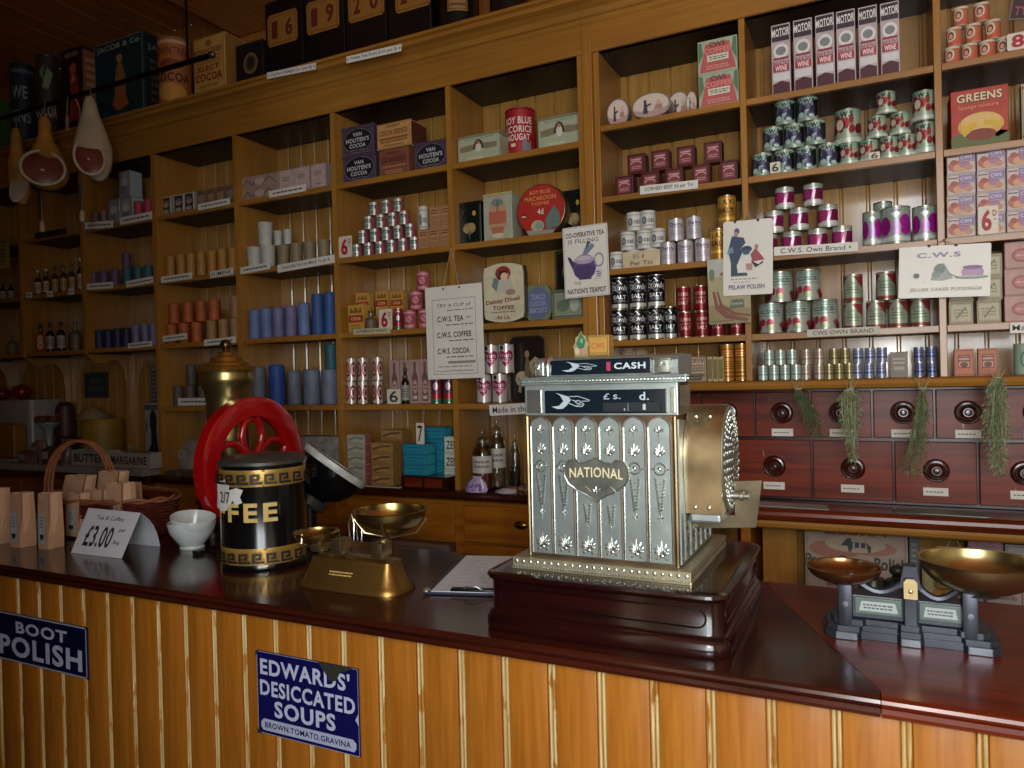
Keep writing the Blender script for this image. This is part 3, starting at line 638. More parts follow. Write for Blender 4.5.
kind('cocoa_tin', box_kind, .2, .1, .115, '#4a3c4a', [('o', .01, .02, .99, .98, .02, '#6a5c64'), ('e', .5, .48, .45, .42, '#8a8090'), ('e', .5, .48, .44, .405, '#15141c'), ('t', 'VAN', .5, .7, .14, .28, '#c2bec0', .05), ('t', "HOUTEN'S", .5, .5, .16, .72, '#c2bec0', .06), ('t', 'COCOA', .5, .3, .15, .5, '#c2bec0', .06), ('s', .3, .12, .7, .17, 1, '#8a868c')], part='tin', rough=.35, lid=.12, side=[('r', .1, .1, .9, .8, '#3c3440')])
kind('tan_cocoa_carton', box_kind, .2, .16, .125, '#b98c52', [('o', .02, .03, .98, .97, .02, '#8a5a34'), ('t', "COCOA ESSENCE", .5, .62, .2, .82, '#7a2418', .06), ('t', "FINEST", .5, .86, .09, .4, '#4a3020', .04), ('r', .08, .34, .92, .42, '#8a4a2a'), ('s', .1, .22, .9, .32, 1, '#5c3a20'), ('s', .2, .08, .8, .16, 1, '#7a4a2c')], side=[('r', .05, .05, .95, .95, '#5c2c1c')])
kind('brown_cocoa_carton', box_kind, .2, .12, .115, '#7a4634', [('o', .02, .03, .98, .97, .02, '#9a6648'), ('t', "COCOA ESSENCE", .5, .62, .2, .82, '#4a1c16', .06), ('t', "FINEST", .5, .86, .09, .4, '#3c201a', .04), ('s', .1, .3, .9, .42, 1, '#b07a54'), ('s', .2, .08, .8, .24, 2, '#b9845c')])
kind('tan_essence_carton', box_kind, .05, .04, .075, '#b08458', [('o', .05, .04, .95, .96, .03, '#8a6038'), ('s', .15, .62, .85, .88, 2, '#6d2a20'), ('t', 'COCOA', .5, .46, .14, .7, '#6d2a20', .05), ('s', .15, .1, .85, .34, 3, '#7a5a3c')], side=[('r', .1, .1, .9, .9, '#8f6438')])
kind('yellow_cocoa_tin', box_kind, .085, .05, .14, '#bc8e40', [('p', [(.1, .7), (.2, .92), (.35, .75), (.5, .95), (.65, .75), (.8, .92), (.9, .7)], '#7a5a2a'), ('r', .04, .36, .96, .62, '#98301c'), ('t', 'COCOA', .5, .49, .12, .6, '#d9c088', .05), ('s', .2, .1, .8, .28, 2, '#8a6a34')], part='tin', lid=.0, rough=.35)
kind('bottle_carton', box_kind, .07, .06, .18, '#a88a80', [('p', [(.38, .95), (.62, .95), (.62, .72), (.8, .6), (.8, .06), (.2, .06), (.2, .6), (.38, .72)], '#6c4c4c'), ('e', .5, .38, .24, .16, '#b39488'), ('s', .32, .3, .68, .46, 2, '#5a3c3c'), ('r', .3, .1, .7, .18, '#c7b0a4')])
kind('blue_soap_carton', box_kind, .14, .07, .075, '#1f7f98', [('o', .02, .05, .98, .95, .05, '#146078'), ('s', .12, .55, .88, .75, 1, '#0f5068'), ('s', .2, .25, .8, .4, 1, '#146078')], side=[('r', .08, .1, .92, .9, '#2f93a8')])
kind('white_soap_carton', box_kind, .1, .06, .09, '#c3c4b2', [('o', .02, .04, .98, .96, .03, '#7d9a86'), ('t', 'ZEN', .5, .5, .5, .72, '#3c4a40', .05)])
kind('pale_soap_carton', box_kind, .14, .07, .072, '#b3b0a0', [('o', .02, .05, .98, .95, .05, '#8f9484'), ('p', [(.1, .3), (.5, .6), (.9, .45), (.9, .7), (.5, .8), (.1, .55)], '#7c8878'), ('s', .15, .15, .85, .26, 1, '#8a8676')], side=[('r', .03, .03, .97, .97, '#a85a52')])
kind('tan_soap_carton', box_kind, .14, .08, .08, '#a8804a', [('o', .02, .05, .98, .95, .05, '#7c5a2c'), ('p', [(.1, .25), (.45, .55), (.9, .6), (.9, .8), (.5, .75), (.1, .5)], '#5c4a34'), ('s', .15, .15, .85, .28, 1, '#6a4c28')], side=[('r', .03, .03, .97, .97, '#8f6a38')])
kind('slim_carton', box_kind, .018, .09, .13, '#b4a070', [('r', .1, .1, .9, .9, '#6d6430')])
kind('lettered_carton', box_kind, .075, .06, .13, '#b39a80', [('o', .04, .03, .96, .97, .02, '#6d4c3c'), ('t', 'CEYE', .5, .84, .14, .8, '#5a3a30', .06), ('s', .12, .4, .88, .7, 3, '#6a4a3c'), ('s', .12, .1, .88, .34, 3, '#7a5a48')], side=[('r', .1, .05, .9, .95, '#cfc48c')])
kind('white_carton', box_kind, .09, .07, .15, '#b9a09a', [('o', .03, .02, .97, .98, .012, '#9a8480'), ('s', .25, .55, .75, .75, 3, '#85605c'), ('s', .3, .2, .7, .3, 1, '#85605c')], side=[('r', .05, .02, .95, .98, '#a08a80')])
kind('dark_print_carton', box_kind, .075, .05, .12, '#b9b2ac', [('r', .1, .08, .9, .94, '#3a3238'), ('e', .5, .62, .3, .18, '#9a928c'), ('s', .2, .64, .8, .8, 2, '#1f181c'), ('e', .5, .24, .3, .1, '#a8a09a')], side=[('r', .05, .03, .95, .97, '#9a908a')])
kind('brown_print_carton', box_kind, .085, .06, .125, '#7a6050', [('o', .03, .03, .97, .97, .02, '#54402f'), ('e', .5, .6, .34, .22, '#94785f'), ('l', [(.15, .2), (.4, .36), (.6, .2), (.85, .34)], .03, '#4a3428'), ('s', .2, .76, .8, .9, 1, '#4a3428')])
kind('wrapped_bundle', box_kind, .24, .07, .05, '#9a8478', [('l', [(.03, .2), (.15, .75), (.3, .25), (.45, .8), (.6, .25), (.75, .8), (.97, .2)], .12, '#6b5048'), ('e', .5, .5, .14, .3, '#b8a294')], part='wrapper')
kind('tall_grey_carton', box_kind, .09, .07, .16, '#8d8f90', [('o', .04, .03, .96, .97, .02, '#5a5c60'), ('e', .5, .6, .3, .16, '#b4b6b4'), ('s', .2, .14, .8, .4, 4, '#4c4e54')], side=[('r', .04, .03, .96, .97, '#a0b0b4')])
for nm, c in (('pink', '#b03a50'), ('white', '#b4b2a6'), ('dull_pink', '#7a5a54'), ('tan', '#9a7444'), ('orange', '#a85424'), ('gold', '#a87830'), ('purple', '#5c4464'), ('teal', '#2c5c66'), ('navy', '#242848'), ('light_blue', '#6478a8'), ('lilac', '#706c94'), ('bright_blue', '#2c54a8'), ('grey_blue', '#6c7488'), ('deep_blue', '#2c5088'), ('dim_grey', '#57504a'), ('olive', '#7c6a4c')):
    kind(nm + '_paper_pack', roll_kind, .085, None, .13, c)

ds = YS + .012                  # fronts of goods stand about here
# ---- right unit, bay with the motor wine
g = 'tall wine cartons in a row'
for i, x in enumerate([781, 803, 825, 846, 868, 890]):
    a = atY(x - 10.2, 55 - i * 4, YS + .03); b = atY(x + 10.2, 55 - i * 4, YS + .03)
    top = atY(x, (24, 19, 14, 10, 6, 2)[i], YS + .03).z
    make('wine_carton', Vector(((a.x + b.x) / 2, YS + .03, RZ['A'] + .0008)), (b.x - a.x) * .93, top - RZ['A'], 'tall white and maroon wine carton, %s of the six on upper right shelf' % ('leftmost', 'second from left', 'third from left', 'fourth from left', 'fifth from left', 'rightmost')[i], 'carton', g)
pile('currant_tin', 'tin', 'mint tin printed with dark berries', 'of left pyramid', RZ['B'], YS + .06, 22, 24.3, [(160, [762.5, 784.5, 806.5, 828.5]), (136, [773, 794, 815.5]), (112, [785, 807.5])], 'berry tins in a pyramid')
kx = [('strawberry_tin', 848, 842, 863, 140, 'mint strawberry tin under the tallest one, at left'), ]
pile('strawberry_tin', 'tin', 'mint tin printed with strawberries', 'of right pyramid', RZ['B'], YS + .055, 20.2, 22.5, [(150, [849, 869, 889, 906.5]), (128, [877, 900]), (104, [886])], 'strawberry tins in a pyramid')
one('strawberry_tin', 'tin', 'larger strawberry tin standing between the two pyramids on top of the bottom row', 834, 861, 112, RZ['B'] + .075 + .0025, YS + .09)
one('strawberry_tin', 'tin', 'lower of two strawberry tins stacked beside the right upright', 914, 937, 124, RZ['B'], YS + .05)
h_ = atY(925, 124, YS + .05).z
one('strawberry_tin', 'tin', 'taller pale tin on top of the stack beside the right upright', 912, 936, 93, h_ + .001, YS + .05)
pile('plum_tin', 'tin', 'small crimson plum tin', 'of left plum pyramid', RZ['C'], YS + .06, 21, 22.5, [(238, [768, 792, 817.5, 842]), (217, [774, 799, 828]), (195, [784.5, 813])], 'small plum tins in a pyramid')
for nm_, x0, x1, yt in (('smallest of the three, leftmost', 862, 882, 213), ('widest of the three, in the middle', 880.5, 911, 208.5), ('rightmost of the three, beside the upright', 911.5, 938, 207.5)): one('large_plum_tin', 'tin', 'large purple plum tin, ' + nm_, x0, x1, yt, RZ['C'], YS + .06)
one('plum_tin', 'tin', 'small tin standing half hidden behind the large purple plum tins', 873, 893, 203, RZ['C'], YS + .18)
pile('fruit_tin', 'tin', 'pale fruit tin with red berries', 'near the brand strip', RZ['D'], YS + .06, 26.5, 30.5, [(317, [771, 798, 825]), (286, [780, 808])], 'pale red fruit tins')
pile('bean_tin', 'tin', 'olive tin with red corners', 'near the cake card', RZ['D'], YS + .06, 21.4, 28, [(314, [853, 876, 898, 920]), (288, [853, 886])], 'olive tins with red corners')
for key, desc, xs, xs2, y1 in (('silver_spice_tin', 'tiny silvery green spice tin', [763, 774, 785, 796], [769, 780.5, 792], 0), ('pinkish_spice_tin', 'tiny pinkish spice tin', [806, 819], [806.3, 819.2], 0), ('olive_spice_tin', 'tiny olive spice tin', [829, 839, 849], [834, 845], 0), ('blue_spice_tin', 'tiny silver and blue spice tin', [857.5, 869, 881.5], [858, 870, 882], 0), ('navy_spice_tin', 'tiny navy blue spice tin', [919.5, 932], [918.6, 931.2], 0)):
    pile(key, 'tin', desc, 'above the drawers', RZ['E'], YS + .035, 10.6, 15, [(369, xs), (354, xs2)], 'tiny spice tins above the drawers')
one('grey_carton', 'carton', 'small brown grey carton among the tiny spice tins above the drawers', 890, 908, 352, RZ['E'], YS + .02)
# ---- bay 7
one('oval_tin', 'tin', 'small oval picture tin at left end of the top row above the corned beef', 606.5, 629, 98.5, RZ['A'], YS + .05)
one('oval_tin', 'tin', 'largest oval picture tin with a dark figure, second from left', 631, 671, 92.5, RZ['A'], YS + .02)
one('oval_tin', 'tin', 'oval picture tin partly behind the largest one, third from left', 667, 690, 91, RZ['A'], YS + .11)
one('oval_tin', 'tin', 'smallest oval tin beside the two stacked coffee cartons', 686, 697, 91, RZ['A'], YS + .06)
a, b = atY(698, 85, YS + .02), atY(739.5, 85, YS + .02); hh = (atY(718, 70.5, YS + .02).z - RZ['A'])
hh = .125
make('custard_carton', Vector(((a.x + b.x) / 2, YS + .02, RZ['A'] + .0008)), (b.x - a.x) * .97, hh, 'pink and green coffee carton, lower of the two', 'carton', 'stacked coffee cartons')
make('custard_carton', Vector(((a.x + b.x) / 2 - .002, YS + .022, RZ['A'] + .002 + hh)), (b.x - a.x) * .96, hh, 'pink and green coffee carton, upper of the two', 'carton', 'stacked coffee cartons')
pile('corned_beef_tin', 'tin', 'dark red corned beef tin', 'of the stack', RZ['B'], YS + .03, 18.5, 20.5, [(178, [624, 650, 674, 701, 729]), (158, [636, 660, 685.5, 713])], 'corned beef tins', fill=.96)
pile('oat_tin', 'tin', 'small cream oat tin', 'beside the price card', RZ['C'], YS + .07, 16, 18.6, [(258, [617, 634, 651]), (238, [628, 644.5, 658]), (220, [634, 648])], 'small cream oat tins')
pile('milk_tin', 'tin', 'white milk tin with gold rims', 'beside the yellow salt', RZ['C'], YS + .05, 16.8, 22.8, [(250, [668, 685.5, 703]), (226, [676, 694])], 'white milk tins')
pile('gold_salt_tin', 'tin', 'gold salt tin', 'beside the upright', RZ['C'], YS + .055, 19.5, 31.5, [(243, [719]), (208, [727])], 'gold salt tins')
pile('black_salt_tin', 'tin', 'black salt tin with white writing', 'of left stack', RZ['D'], YS + .05, 17.8, 31.5, [(323, [619.5, 638, 656.5]), (292, [619.5, 638, 656.5])], 'black salt tins')
one('black_salt_tin', 'tin', 'fourth black salt tin, at right end of the lower row next to the red ones', 664, 677, 307, RZ['D'], YS + .075)
pile('red_salt_tin', 'tin', 'dark red salt tin', 'beside the black ones', RZ['D'], YS + .05, 15.8, 25.6, [(324, [685.5, 702, 718, 737]), (298, [683.5, 701])], 'red salt tins')
one('lettered_carton', 'carton', 'small tan lettered carton standing right of the cash register top', 688, 706, 357, RZ['E'], YS + .02)
for i, x in enumerate((710, 715.5, 721)): one('slim_carton', 'carton', 'narrow yellow carton edge, %s of three beside the gold tins' % ('leftmost', 'middle', 'rightmost')[i], x - 2.5, x + 2.5, 357, RZ['E'], YS + .022, 'narrow cartons')
pile('gold_tall_tin', 'tin', 'tall gold tin with red lines', 'above the drawers', RZ['E'], YS + .05, 14.6, 38, [(362, [724.5, 739.5])], 'tall gold tins', dd=None) if False else None
pile('gold_tall_tin', 'tin', 'tall gold tin with red lines', 'in front of the bay upright', RZ['E'], YS + .06, 14.8, 37, [(362, [727.5, 742])], 'tall gold tins')
# ---- bay 9
pile('orange_soup_tin', 'tin', 'small orange picture tin', 'in the top right bay', RZ['A'], YS + .06, 17.2, 19, [(52, [952, 969.5, 987, 1004.5]), (36, [954, 973, 993]), (17, [960.5, 981.5])], 'small orange picture tins')
one('sponge_mix_carton', 'carton', 'large red sponge mixture carton with a yellow cake picture', 950, 1009, 88, RZ['B'], YS + .02, dd=.12)
one('cream_carton', 'carton', 'plain cream carton edge right of the red sponge mixture carton', 1021, 1050, 82, RZ['B'], YS + .03)
pile('oat_carton', 'carton', 'small lilac picture carton', 'of the stacked grid', RZ['C'], YS + .02, 29, 21.4, [(220, [961, 991, 1021]), (199, [961, 991, 1021]), (178, [961, 991, 1021]), (160, [961, 991, 1021])], 'grid of lilac cartons', fill=.985)
pile('soap_carton', 'carton', 'dull pink soap carton', 'at the right edge', RZ['D'], YS + .03, 36, 26.6, [(314, [1022]), (288, [1022]), (262, [1022])], 'pink soap cartons')
pile('cream_carton', 'carton', 'cream patterned carton', 'behind the hanging cake card', RZ['D'], YS + .025, 25, 22.8, [(314, [961, 989]), (290, [961, 990]), (266, [961, 990])], 'cream patterned cartons')
pile('orange_carton', 'carton', 'small orange carton', 'above the drawers', RZ['E'], YS + .02, 20.5, 27.5, [(360, [964, 988])], 'small orange cartons')
one('mint_tin', 'tin', 'pale green tin at the right edge above the drawers', 1013, 1040, 344, RZ['E'], YS + .06)
# ---- bay 6 (left unit, next to the pilaster)
def pict_tin(name, w, d, h, col, spec, lid=.14, round_top=False):
    return box_kind(name, w, d, h, col, spec, part='tin', rough=.3, lid=lid)
SC = [('r', .04, .06, .96, .94, '#a3a88c'), ('p', [(.06, .4), (.3, .42), (.5, .5), (.7, .42), (.94, .45), (.94, .62), (.6, .66), (.4, .66), (.06, .6)], '#7c7058'), ('p', [(.36, .45), (.42, .74), (.5, .82), (.58, .74), (.64, .45), (.55, .5), (.46, .5)], '#3c3630'), ('e', .5, .52, .07, .16, '#cfc2b4'), ('e', .5, .68, .04, .06, '#a87a60'), ('t', 'TOFFEE', .42, .14, .1, .4, '#c8c8a8', .03), ('s', .15, .8, .85, .88, 1, '#8a8c70')]
kind('toffee_tin', box_kind, .21, .12, .135, '#9aa086', SC, part='tin', rough=.3, lid=.1, top='#7c7c60')
one('toffee_tin', 'tin', 'pale green scene tin left of the red nougat tin', 457.5, 500, 134, LZ['A'], YS + .04, dd=.12)
one('toffee_tin', 'tin', 'pale green scene tin right of the red nougat tin', 537.5, 581.5, 115, LZ['A'], YS + .05, dd=.12)
kind('nougat_tin', can_kind, .165, None, .175, body='#7a1a1c', metal=False, base='#a3141e', rim=.07, arc=2.7, spec=[('t', 'BOY BLUE', .48, .78, .15, .74, '#d8cfc0', .06), ('t', 'LICORICE', .48, .6, .14, .74, '#d8cfc0', .06), ('t', 'NOUGAT', .48, .43, .14, .6, '#d8cfc0', .06), ('r', .3, .24, .42, .31, '#d9cba8'), ('p', [(.6, .08), (.58, .3), (.66, .4), (.74, .3), (.8, .36), (.82, .08)], '#7a7c80'), ('p', [(.2, 0), (.75, 0), (.75, .06), (.3, .09)], '#cfcab8')])
one('nougat_tin', 'tin', 'round red nougat tin between two pale green scene tins', 505, 536, 112, LZ['A'], YS + .18)
FL = [('o', .03, .03, .97, .97, .02, '#3c4230'), ('e', .5, .38, .28, .13, '#8a7348'), ('e', .36, .36, .12, .08, '#a08858'), ('e', .62, .42, .12, .08, '#a08858'), ('p', [(.5, .1), (.56, .3), (.44, .3)], '#4a5a38'), ('e', .72, .72, .08, .06, '#b89424'), ('p', [(.2, .6), (.3, .8), (.25, .85), (.15, .7)], '#2c3c2c')]
kind('black_tin', box_kind, .12, .1, .19, '#141a16', FL, part='tin', rough=.22, lid=.08)
one('black_tin', 'tin', 'black floral tin beside the pale tin with a palm picture', 457.5, 481, 202, LZ['B'], YS + .05, dd=.1)
one('black_tin', 'tin', 'dark green floral tin behind the round red tin', 562, 584, 190, LZ['B'], YS + .14, dd=.1)
PL = [('e', .5, .5, .33, .44, '#9a9c86'), ('e', .5, .5, .31, .42, '#b88a70'), ('p', [(.2, .36), (.8, .36), (.8, .62), (.2, .62)], '#b06048'), ('p', [(.26, .3), (.74, .3), (.66, .16), (.34, .16)], '#a8684a'), ('e', .5, .8, .2, .08, '#6b7f7c'), ('l', [(.5, .62), (.5, .84)], .02, '#3c4a40'), ('e', .5, .12, .2, .05, '#c8b898')]
kind('pale_palm_tin', box_kind, .15, .12, .24, '#a5a690', PL, part='tin', rough=.3, lid=.05, top='#b0a46c')
one('pale_palm_tin', 'tin', 'tall pale tin with palm tree picture in an oval', 483, 512, 193, LZ['B'], YS + .05, dd=.1)
def disc_tin(name, w, d, h, *_):
    t = thing(name); mb = MB(); r = w / 2
    T = Matrix.Translation((0, d, r)) @ Matrix.Rotation(PI / 2, 4, 'X')
    mb.lathe([(0, 0), (r * .97, 0), (r, d * .1), (r, d * .8), (r * .985, d * .97), (r * .95, d)], M('#6a4a20', .3, .5), 40, T, cap=False); mb.build('tin', t)
    face_print(t, [('e', .5, .5, .485, .485, '#8a1a14'), ('e', .5, .5, .46, .46, '#a42218'), ('t', 'BOY BLUE', .5, .84, .075, .42, '#c48a44', .05), ('t', 'MACAROON', .5, .725, .085, .64, '#c48a44', .05), ('t', 'TOFFEE', .5, .62, .06, .36, '#c48a44', .04), ('t', '4d', .5, .47, .11, .12, '#d9d0bc', .05), ('r', .12, .42, .2, .45, '#2a2018'), ('r', .12, .39, .2, .42, '#cfb888'), ('p', [(.62, .1), (.6, .3), (.7, .46), (.78, .55), (.86, .44), (.9, .3), (.86, .16)], '#5d7068'), ('e', .44, .2, .13, .11, '#a8a47c'), ('e', .47, .2, .08, .07, '#7f9084'), ('p', [(.2, .13), (.8, .1), (.74, .03), (.5, .005), (.27, .03)], '#8d8a78')], -r, 0, w, w, 0)
    return t
kind('disc_tin', disc_tin, .24, .07, .24)
one('disc_tin', 'tin', 'large round red macaroon tin standing on its edge', 515.5, 565.5, 183.5, LZ['B'], YS + .05)
def shield_tin(name, w, d, h, *_):
    t = thing(name); mb = MB(); pts = []
    for i in range(9): q = -1 + i / 4; pts.append((w * .47 * q * 1.0, .93 * h + .07 * h * (1 - q * q)))
    pts = pts[::-1]; pts += [(-w * .5, h * .82), (-w * .5, h * .16)]
    pts += [(w * .47 * (-1 + i / 4), .07 * h - .07 * h * (1 - (-1 + i / 4) ** 2)) for i in range(9)] + [(w * .5, h * .16), (w * .5, h * .82)]
    mb.prism(pts, .006, d, M('#5a5238', .4, .3), 'XZ'); mb.prism([(x * .975, (z - h / 2) * .98 + h / 2) for x, z in pts], 0, .006, M('#c8bfa2', .35), 'XZ'); mb.build('tin', t)
    face_print(t, [('e', .5, .82, .19, .12, '#8a2c2a'), ('e', .52, .77, .12, .09, '#cfa888'), ('p', [(.38, .72), (.64, .72), (.6, .86), (.42, .86)], '#2c1f1c'), ('e', .53, .765, .09, .065, '#d6b498'), ('p', [(.3, .5), (.78, .5), (.68, .7), (.4, .7)], '#b9b4a8'), ('p', [(.22, .62), (.34, .52), (.4, .72), (.28, .76)], '#6d7c7c'), ('e', .68, .5, .12, .05, '#a07c78'), ('t', 'Dainty Dinah', .49, .36, .09, .84, '#7a1c24', .05, .05), ('t', 'TOFFEE', .5, .25, .065, .52, '#7a1c24', .06), ('s', .2, .16, .8, .2, 1, '#6b7a70'), ('t', '4d Lb.', .5, .09, .06, .34, '#7a1c24', .03)], -w / 2, 0, w, h, -.0004)
    return t
kind('toffee_shield_tin', shield_tin, .2, .04, .3)
one('toffee_shield_tin', 'tin', 'tall cream toffee tin with a girl in a red bonnet', 482.5, 524, 262.5, LZ['C'], YS + .03)
def plaque(name, w, d, h, *_):
    t = thing(name); mb = MB(); pts = []
    for i in range(28):
        a = 2 * PI * i / 28; k = 1 + .05 * math.cos(6 * a); pts.append((w / 2 * max(-1, min(1, 1.15 * math.cos(a))) * k * .95, h / 2 + h / 2 * max(-1, min(1, 1.15 * math.sin(a))) * k * .95))
    mb.prism(pts, 0, d, M('#6c7a5c', .45, 0, .2), 'XZ'); mb.build('frame', t)
    face_print(t, [('e', .5, .5, .43, .42, '#5c6886'), ('t', 'TEACO', .5, .66, .15, .5, '#8f9cb4', .04), ('t', 'COCOA', .48, .48, .13, .56, '#8f9cb4', .04), ('t', 'BISCUITS', .5, .3, .13, .6, '#8f9cb4', .04)], -w / 2, 0, w, h, -.0006)
    mb = MB(); mb.tube([(0, d / 2, .01), (0, d + .03, 0.004)], .004, M('#4a4030', .5)); mb.build('stay', t); return t
kind('show_plaque', plaque, .15, .02, .13)
one('show_plaque', 'show card', 'small blue shaped show card with pale lettering beside the toffee tin', 523.5, 553, 284.5, LZ['C'], YS + .07)
kind('dark_picture_tin', box_kind, .14, .1, .3, '#15120e', [('o', .03, .02, .97, .98, .012, '#3c3220'), ('e', .5, .7, .26, .14, '#4a5a48'), ('l', [(.2, .3), (.5, .5), (.8, .3)], .02, '#6b6a4c')], part='tin', rough=.3)
one('dark_picture_tin', 'tin', 'tall black tin mostly hidden behind the hanging teapot card', 555, 584, 250, LZ['C'], YS + .12, dd=.1)
kind('scene_tin', box_kind, .17, .09, .11, '#5d604c', [('o', .02, .03, .98, .97, .04, '#7a7450'), ('r', .08, .12, .92, .88, '#7d8672'), ('e', .7, .5, .14, .26, '#a8ac9c'), ('e', .35, .45, .2, .2, '#5d6a54')], part='tin', rough=.25, lid=.12)
one('scene_tin', 'tin', 'small olive picture tin standing below the hanging teapot card', 551.5, 584.5, 289, LZ['C'], YS + .04, dd=.08)
pile('heart_tin', 'tin', 'white tin with crimson heart', 'beside the black picture tray', LZ['D'], YS + .06, 16, 29, [(388, [484, 500]), (360, [491.5, 506.5])], 'crimson heart tins')
def tray(name, w, d, h, *_):
    t = thing(name); mb = MB(); r = w * .12
    pts = [(sx * (w / 2 - r) + r * math.cos(a), (h / 2) + sz * (h / 2 - r) + r * math.sin(a)) for sx, sz, a0 in ((1, 1, 0), (-1, 1, 90), (-1, -1, 180), (1, -1, 270)) for a in [math.radians(a0 + 30 * q) for q in range(4)]]
    mb.prism(pts, .0, d, M('#1d1612', .3, 0, .2), 'XZ'); mb.build('tray', t)
    mb = MB(); mb.tube([(x, -.002, z) for x, z in pts], .005, M('#2c201a', .3), 6, closed=True); mb.build('rim', t)
    face_print(t, [('e', .33, .36, .2, .12, '#b0a284'), ('p', [(.2, .16), (.26, .34), (.33, .34), (.29, .14)], '#8c8068'), ('p', [(.5, .3), (.56, .5), (.7, .6), (.86, .56), (.9, .64), (.74, .7), (.58, .62), (.42, .44)], '#9a8c70'), ('p', [(.4, .4), (.58, .4), (.56, .66), (.46, .68)], '#6b5a3c'), ('e', .5, .74, .07, .06, '#8c7450'), ('p', [(.55, .2), (.62, .2), (.7, .42), (.6, .44)], '#7a6c54'), ('e', .7, .5, .12, .08, '#8d8068')], -w / 2, 0, w, h, -.0006)
    return t
kind('picture_tray', tray, .18, .015, .26)
one('picture_tray', 'tray', 'black picture tray with a rider on a white horse', 510.5, 544, 337.5, LZ['D'], YS + .1, rz=0)
kind('ornament', box_kind, .05, .02, .1, '#6d7a54', [('p', [(.1, .1), (.9, .1), (.7, .5), (.95, .6), (.6, .7), (.5, .98), (.4, .7), (.05, .6), (.3, .5)], '#2f6a4c'), ('e', .2, .4, .14, .1, '#c9b890'), ('e', .7, .28, .12, .1, '#b98a78')], part='card')
# ---- bay 5
T5 = 'on the shelf under the cornice'
one('cocoa_tin', 'tin', 'lower left black oval cocoa tin in the cocoa stack', 342.5, 376, 154, LZ['A'], YS + .03, dd=.1)
h5 = atY(359, 154, YS + .03).z
one('cocoa_tin', 'tin', 'upper left black oval cocoa tin in the cocoa stack', 341.5, 374, 126, h5 + .002, YS + .035, dd=.1)
one('cocoa_tin', 'tin', 'black oval cocoa tin at right of the cocoa stack beside the upright', 414.5, 447.5, 141, LZ['A'], YS + .03, dd=.1)
one('brown_cocoa_carton', 'carton', 'brown cocoa essence carton in the lower middle of the cocoa stack', 379, 409, 149, LZ['A'], YS + .03, dd=.11)
h5 = atY(394, 149, YS + .03).z
one('tan_cocoa_carton', 'carton', 'tan cocoa essence carton on top of the brown one', 376.5, 411, 122, h5 + .002, YS + .02, dd=.14)
pile('small_paste_tin', 'tin', 'tiny white and pink tin', 'of pyramid', LZ['B'], YS + .05, 10.9, 16.6, [(248, [357, 369, 380.5, 392, 403.5, 415]), (232, [363, 375, 386.8, 398.5, 410.5]), (216, [369, 381, 393, 404.5]), (201, [374, 386.5, 398.5])], 'tiny white and pink tins in a pyramid', h=.062)
pile('tan_essence_carton', 'carton', 'tiny tan cocoa carton', 'beside the tiny tins', LZ['B'], YS + .03, 10.5, 20.5, [(235, [423, 434, 445]), (214, [434.3, 445.3])], 'tiny tan cocoa cartons')
one('oat_tin', 'tin', 'tiny white and teal round tin on top of the tan cartons', 418.5, 428.5, 207, LZ['B'] + .0785, YS + .06)
one('yellow_cocoa_tin', 'tin', 'yellow and red cocoa tin, largest, at left behind the bread strip', 348, 364, 305, LZ['C'], YS + .03)
kk = atY(380, 310, YS + .1).z
for i, (x0, x1, yt, d_) in enumerate(((356, 369, 293, .1), (375.5, 388, 291, .11), (390.5, 403, 291, .12))):
    one('yellow_cocoa_tin', 'tin', 'yellow and red cocoa tin raised at the back, %s' % ('leftmost', 'middle one', 'rightmost')[i], x0, x1, yt, LZ['C'] + .08, YS + d_, 'cocoa tins at the back', dd=.04)
W_STEP = W_CAB
stp = thing('display_step', (0, 0, 0), 0, 'low wooden step raising the back row of cocoa tins', 'step')
MB().box(-2.26, -1.80, YS + .1, YS + .2, LZ['C'] + .001, LZ['C'] + .0795, W_STEP, .003).build('step', stp)
pile('pink_cocoa_tin', 'tin', 'pink tin with dark round emblem', 'behind the tea price list', LZ['C'], YS + .05, 13.6, 22.5, [(317, [410, 425, 440]), (295, [416, 431]), (272, [423])], 'pink tins with round emblem', h=.085)
pile('patterned_tin', 'tin', 'white tin with red scroll pattern', 'left of the bottle carton', LZ['D'], YS + .05, 10.8, 23, [(392, [351.5, 363, 378]), (369, [351.5, 363, 378])], 'red scroll tins')
pile('bottle_carton', 'carton', 'pink carton printed with a bottle', 'left of the tea price list', LZ['D'], YS + .04, 9.9, 44, [(380, [394.5, 405, 415, 425])], 'bottle print cartons')
pile('bright_label_tin', 'tin', 'red tin with green foot', 'under the tea price list', LZ['D'], YS + .05, 11.5, 31, [(388, [436.5, 449])], 'red tins with green foot')
pile('pale_soap_carton', 'carton', 'pale green soap carton', 'of left stack', LZ['E'], 2.83, 19, 10.6, [(470, [355.5]), (460, [355.5]), (450, [355.3]), (440, [355.2]), (431, [355])], 'pale soap cartons', h=.047)
pile('tan_soap_carton', 'carton', 'tan soap carton', 'of second stack', LZ['E'], 2.82, 22, 10.6, [(471, [381.5]), (460, [381.5]), (450, [381.3]), (441, [381.2])], 'tan soap cartons', h=.05)
pile('tan_soap_carton', 'carton', 'tan soap carton behind the second stack', '', LZ['E'], 2.95, 22, 10.6, [(471, [391]), (460, [391]), (450, [391]), (441, [391.3]), (431, [391.2])], 'tan soap cartons at the back', h=.05)
W_BOX = W_DRAW
bx = thing('spice_box', (0, 0, 0), 0, 'small dark wooden box with two panels in front of the blue soap', 'box')
a, b = atY(401.5, 476, 2.785), atY(447, 476, 2.785)
MB().box(a.x, b.x, 2.785, 2.87, .9655, 1.022, W_DARK, .002).build('case', bx)
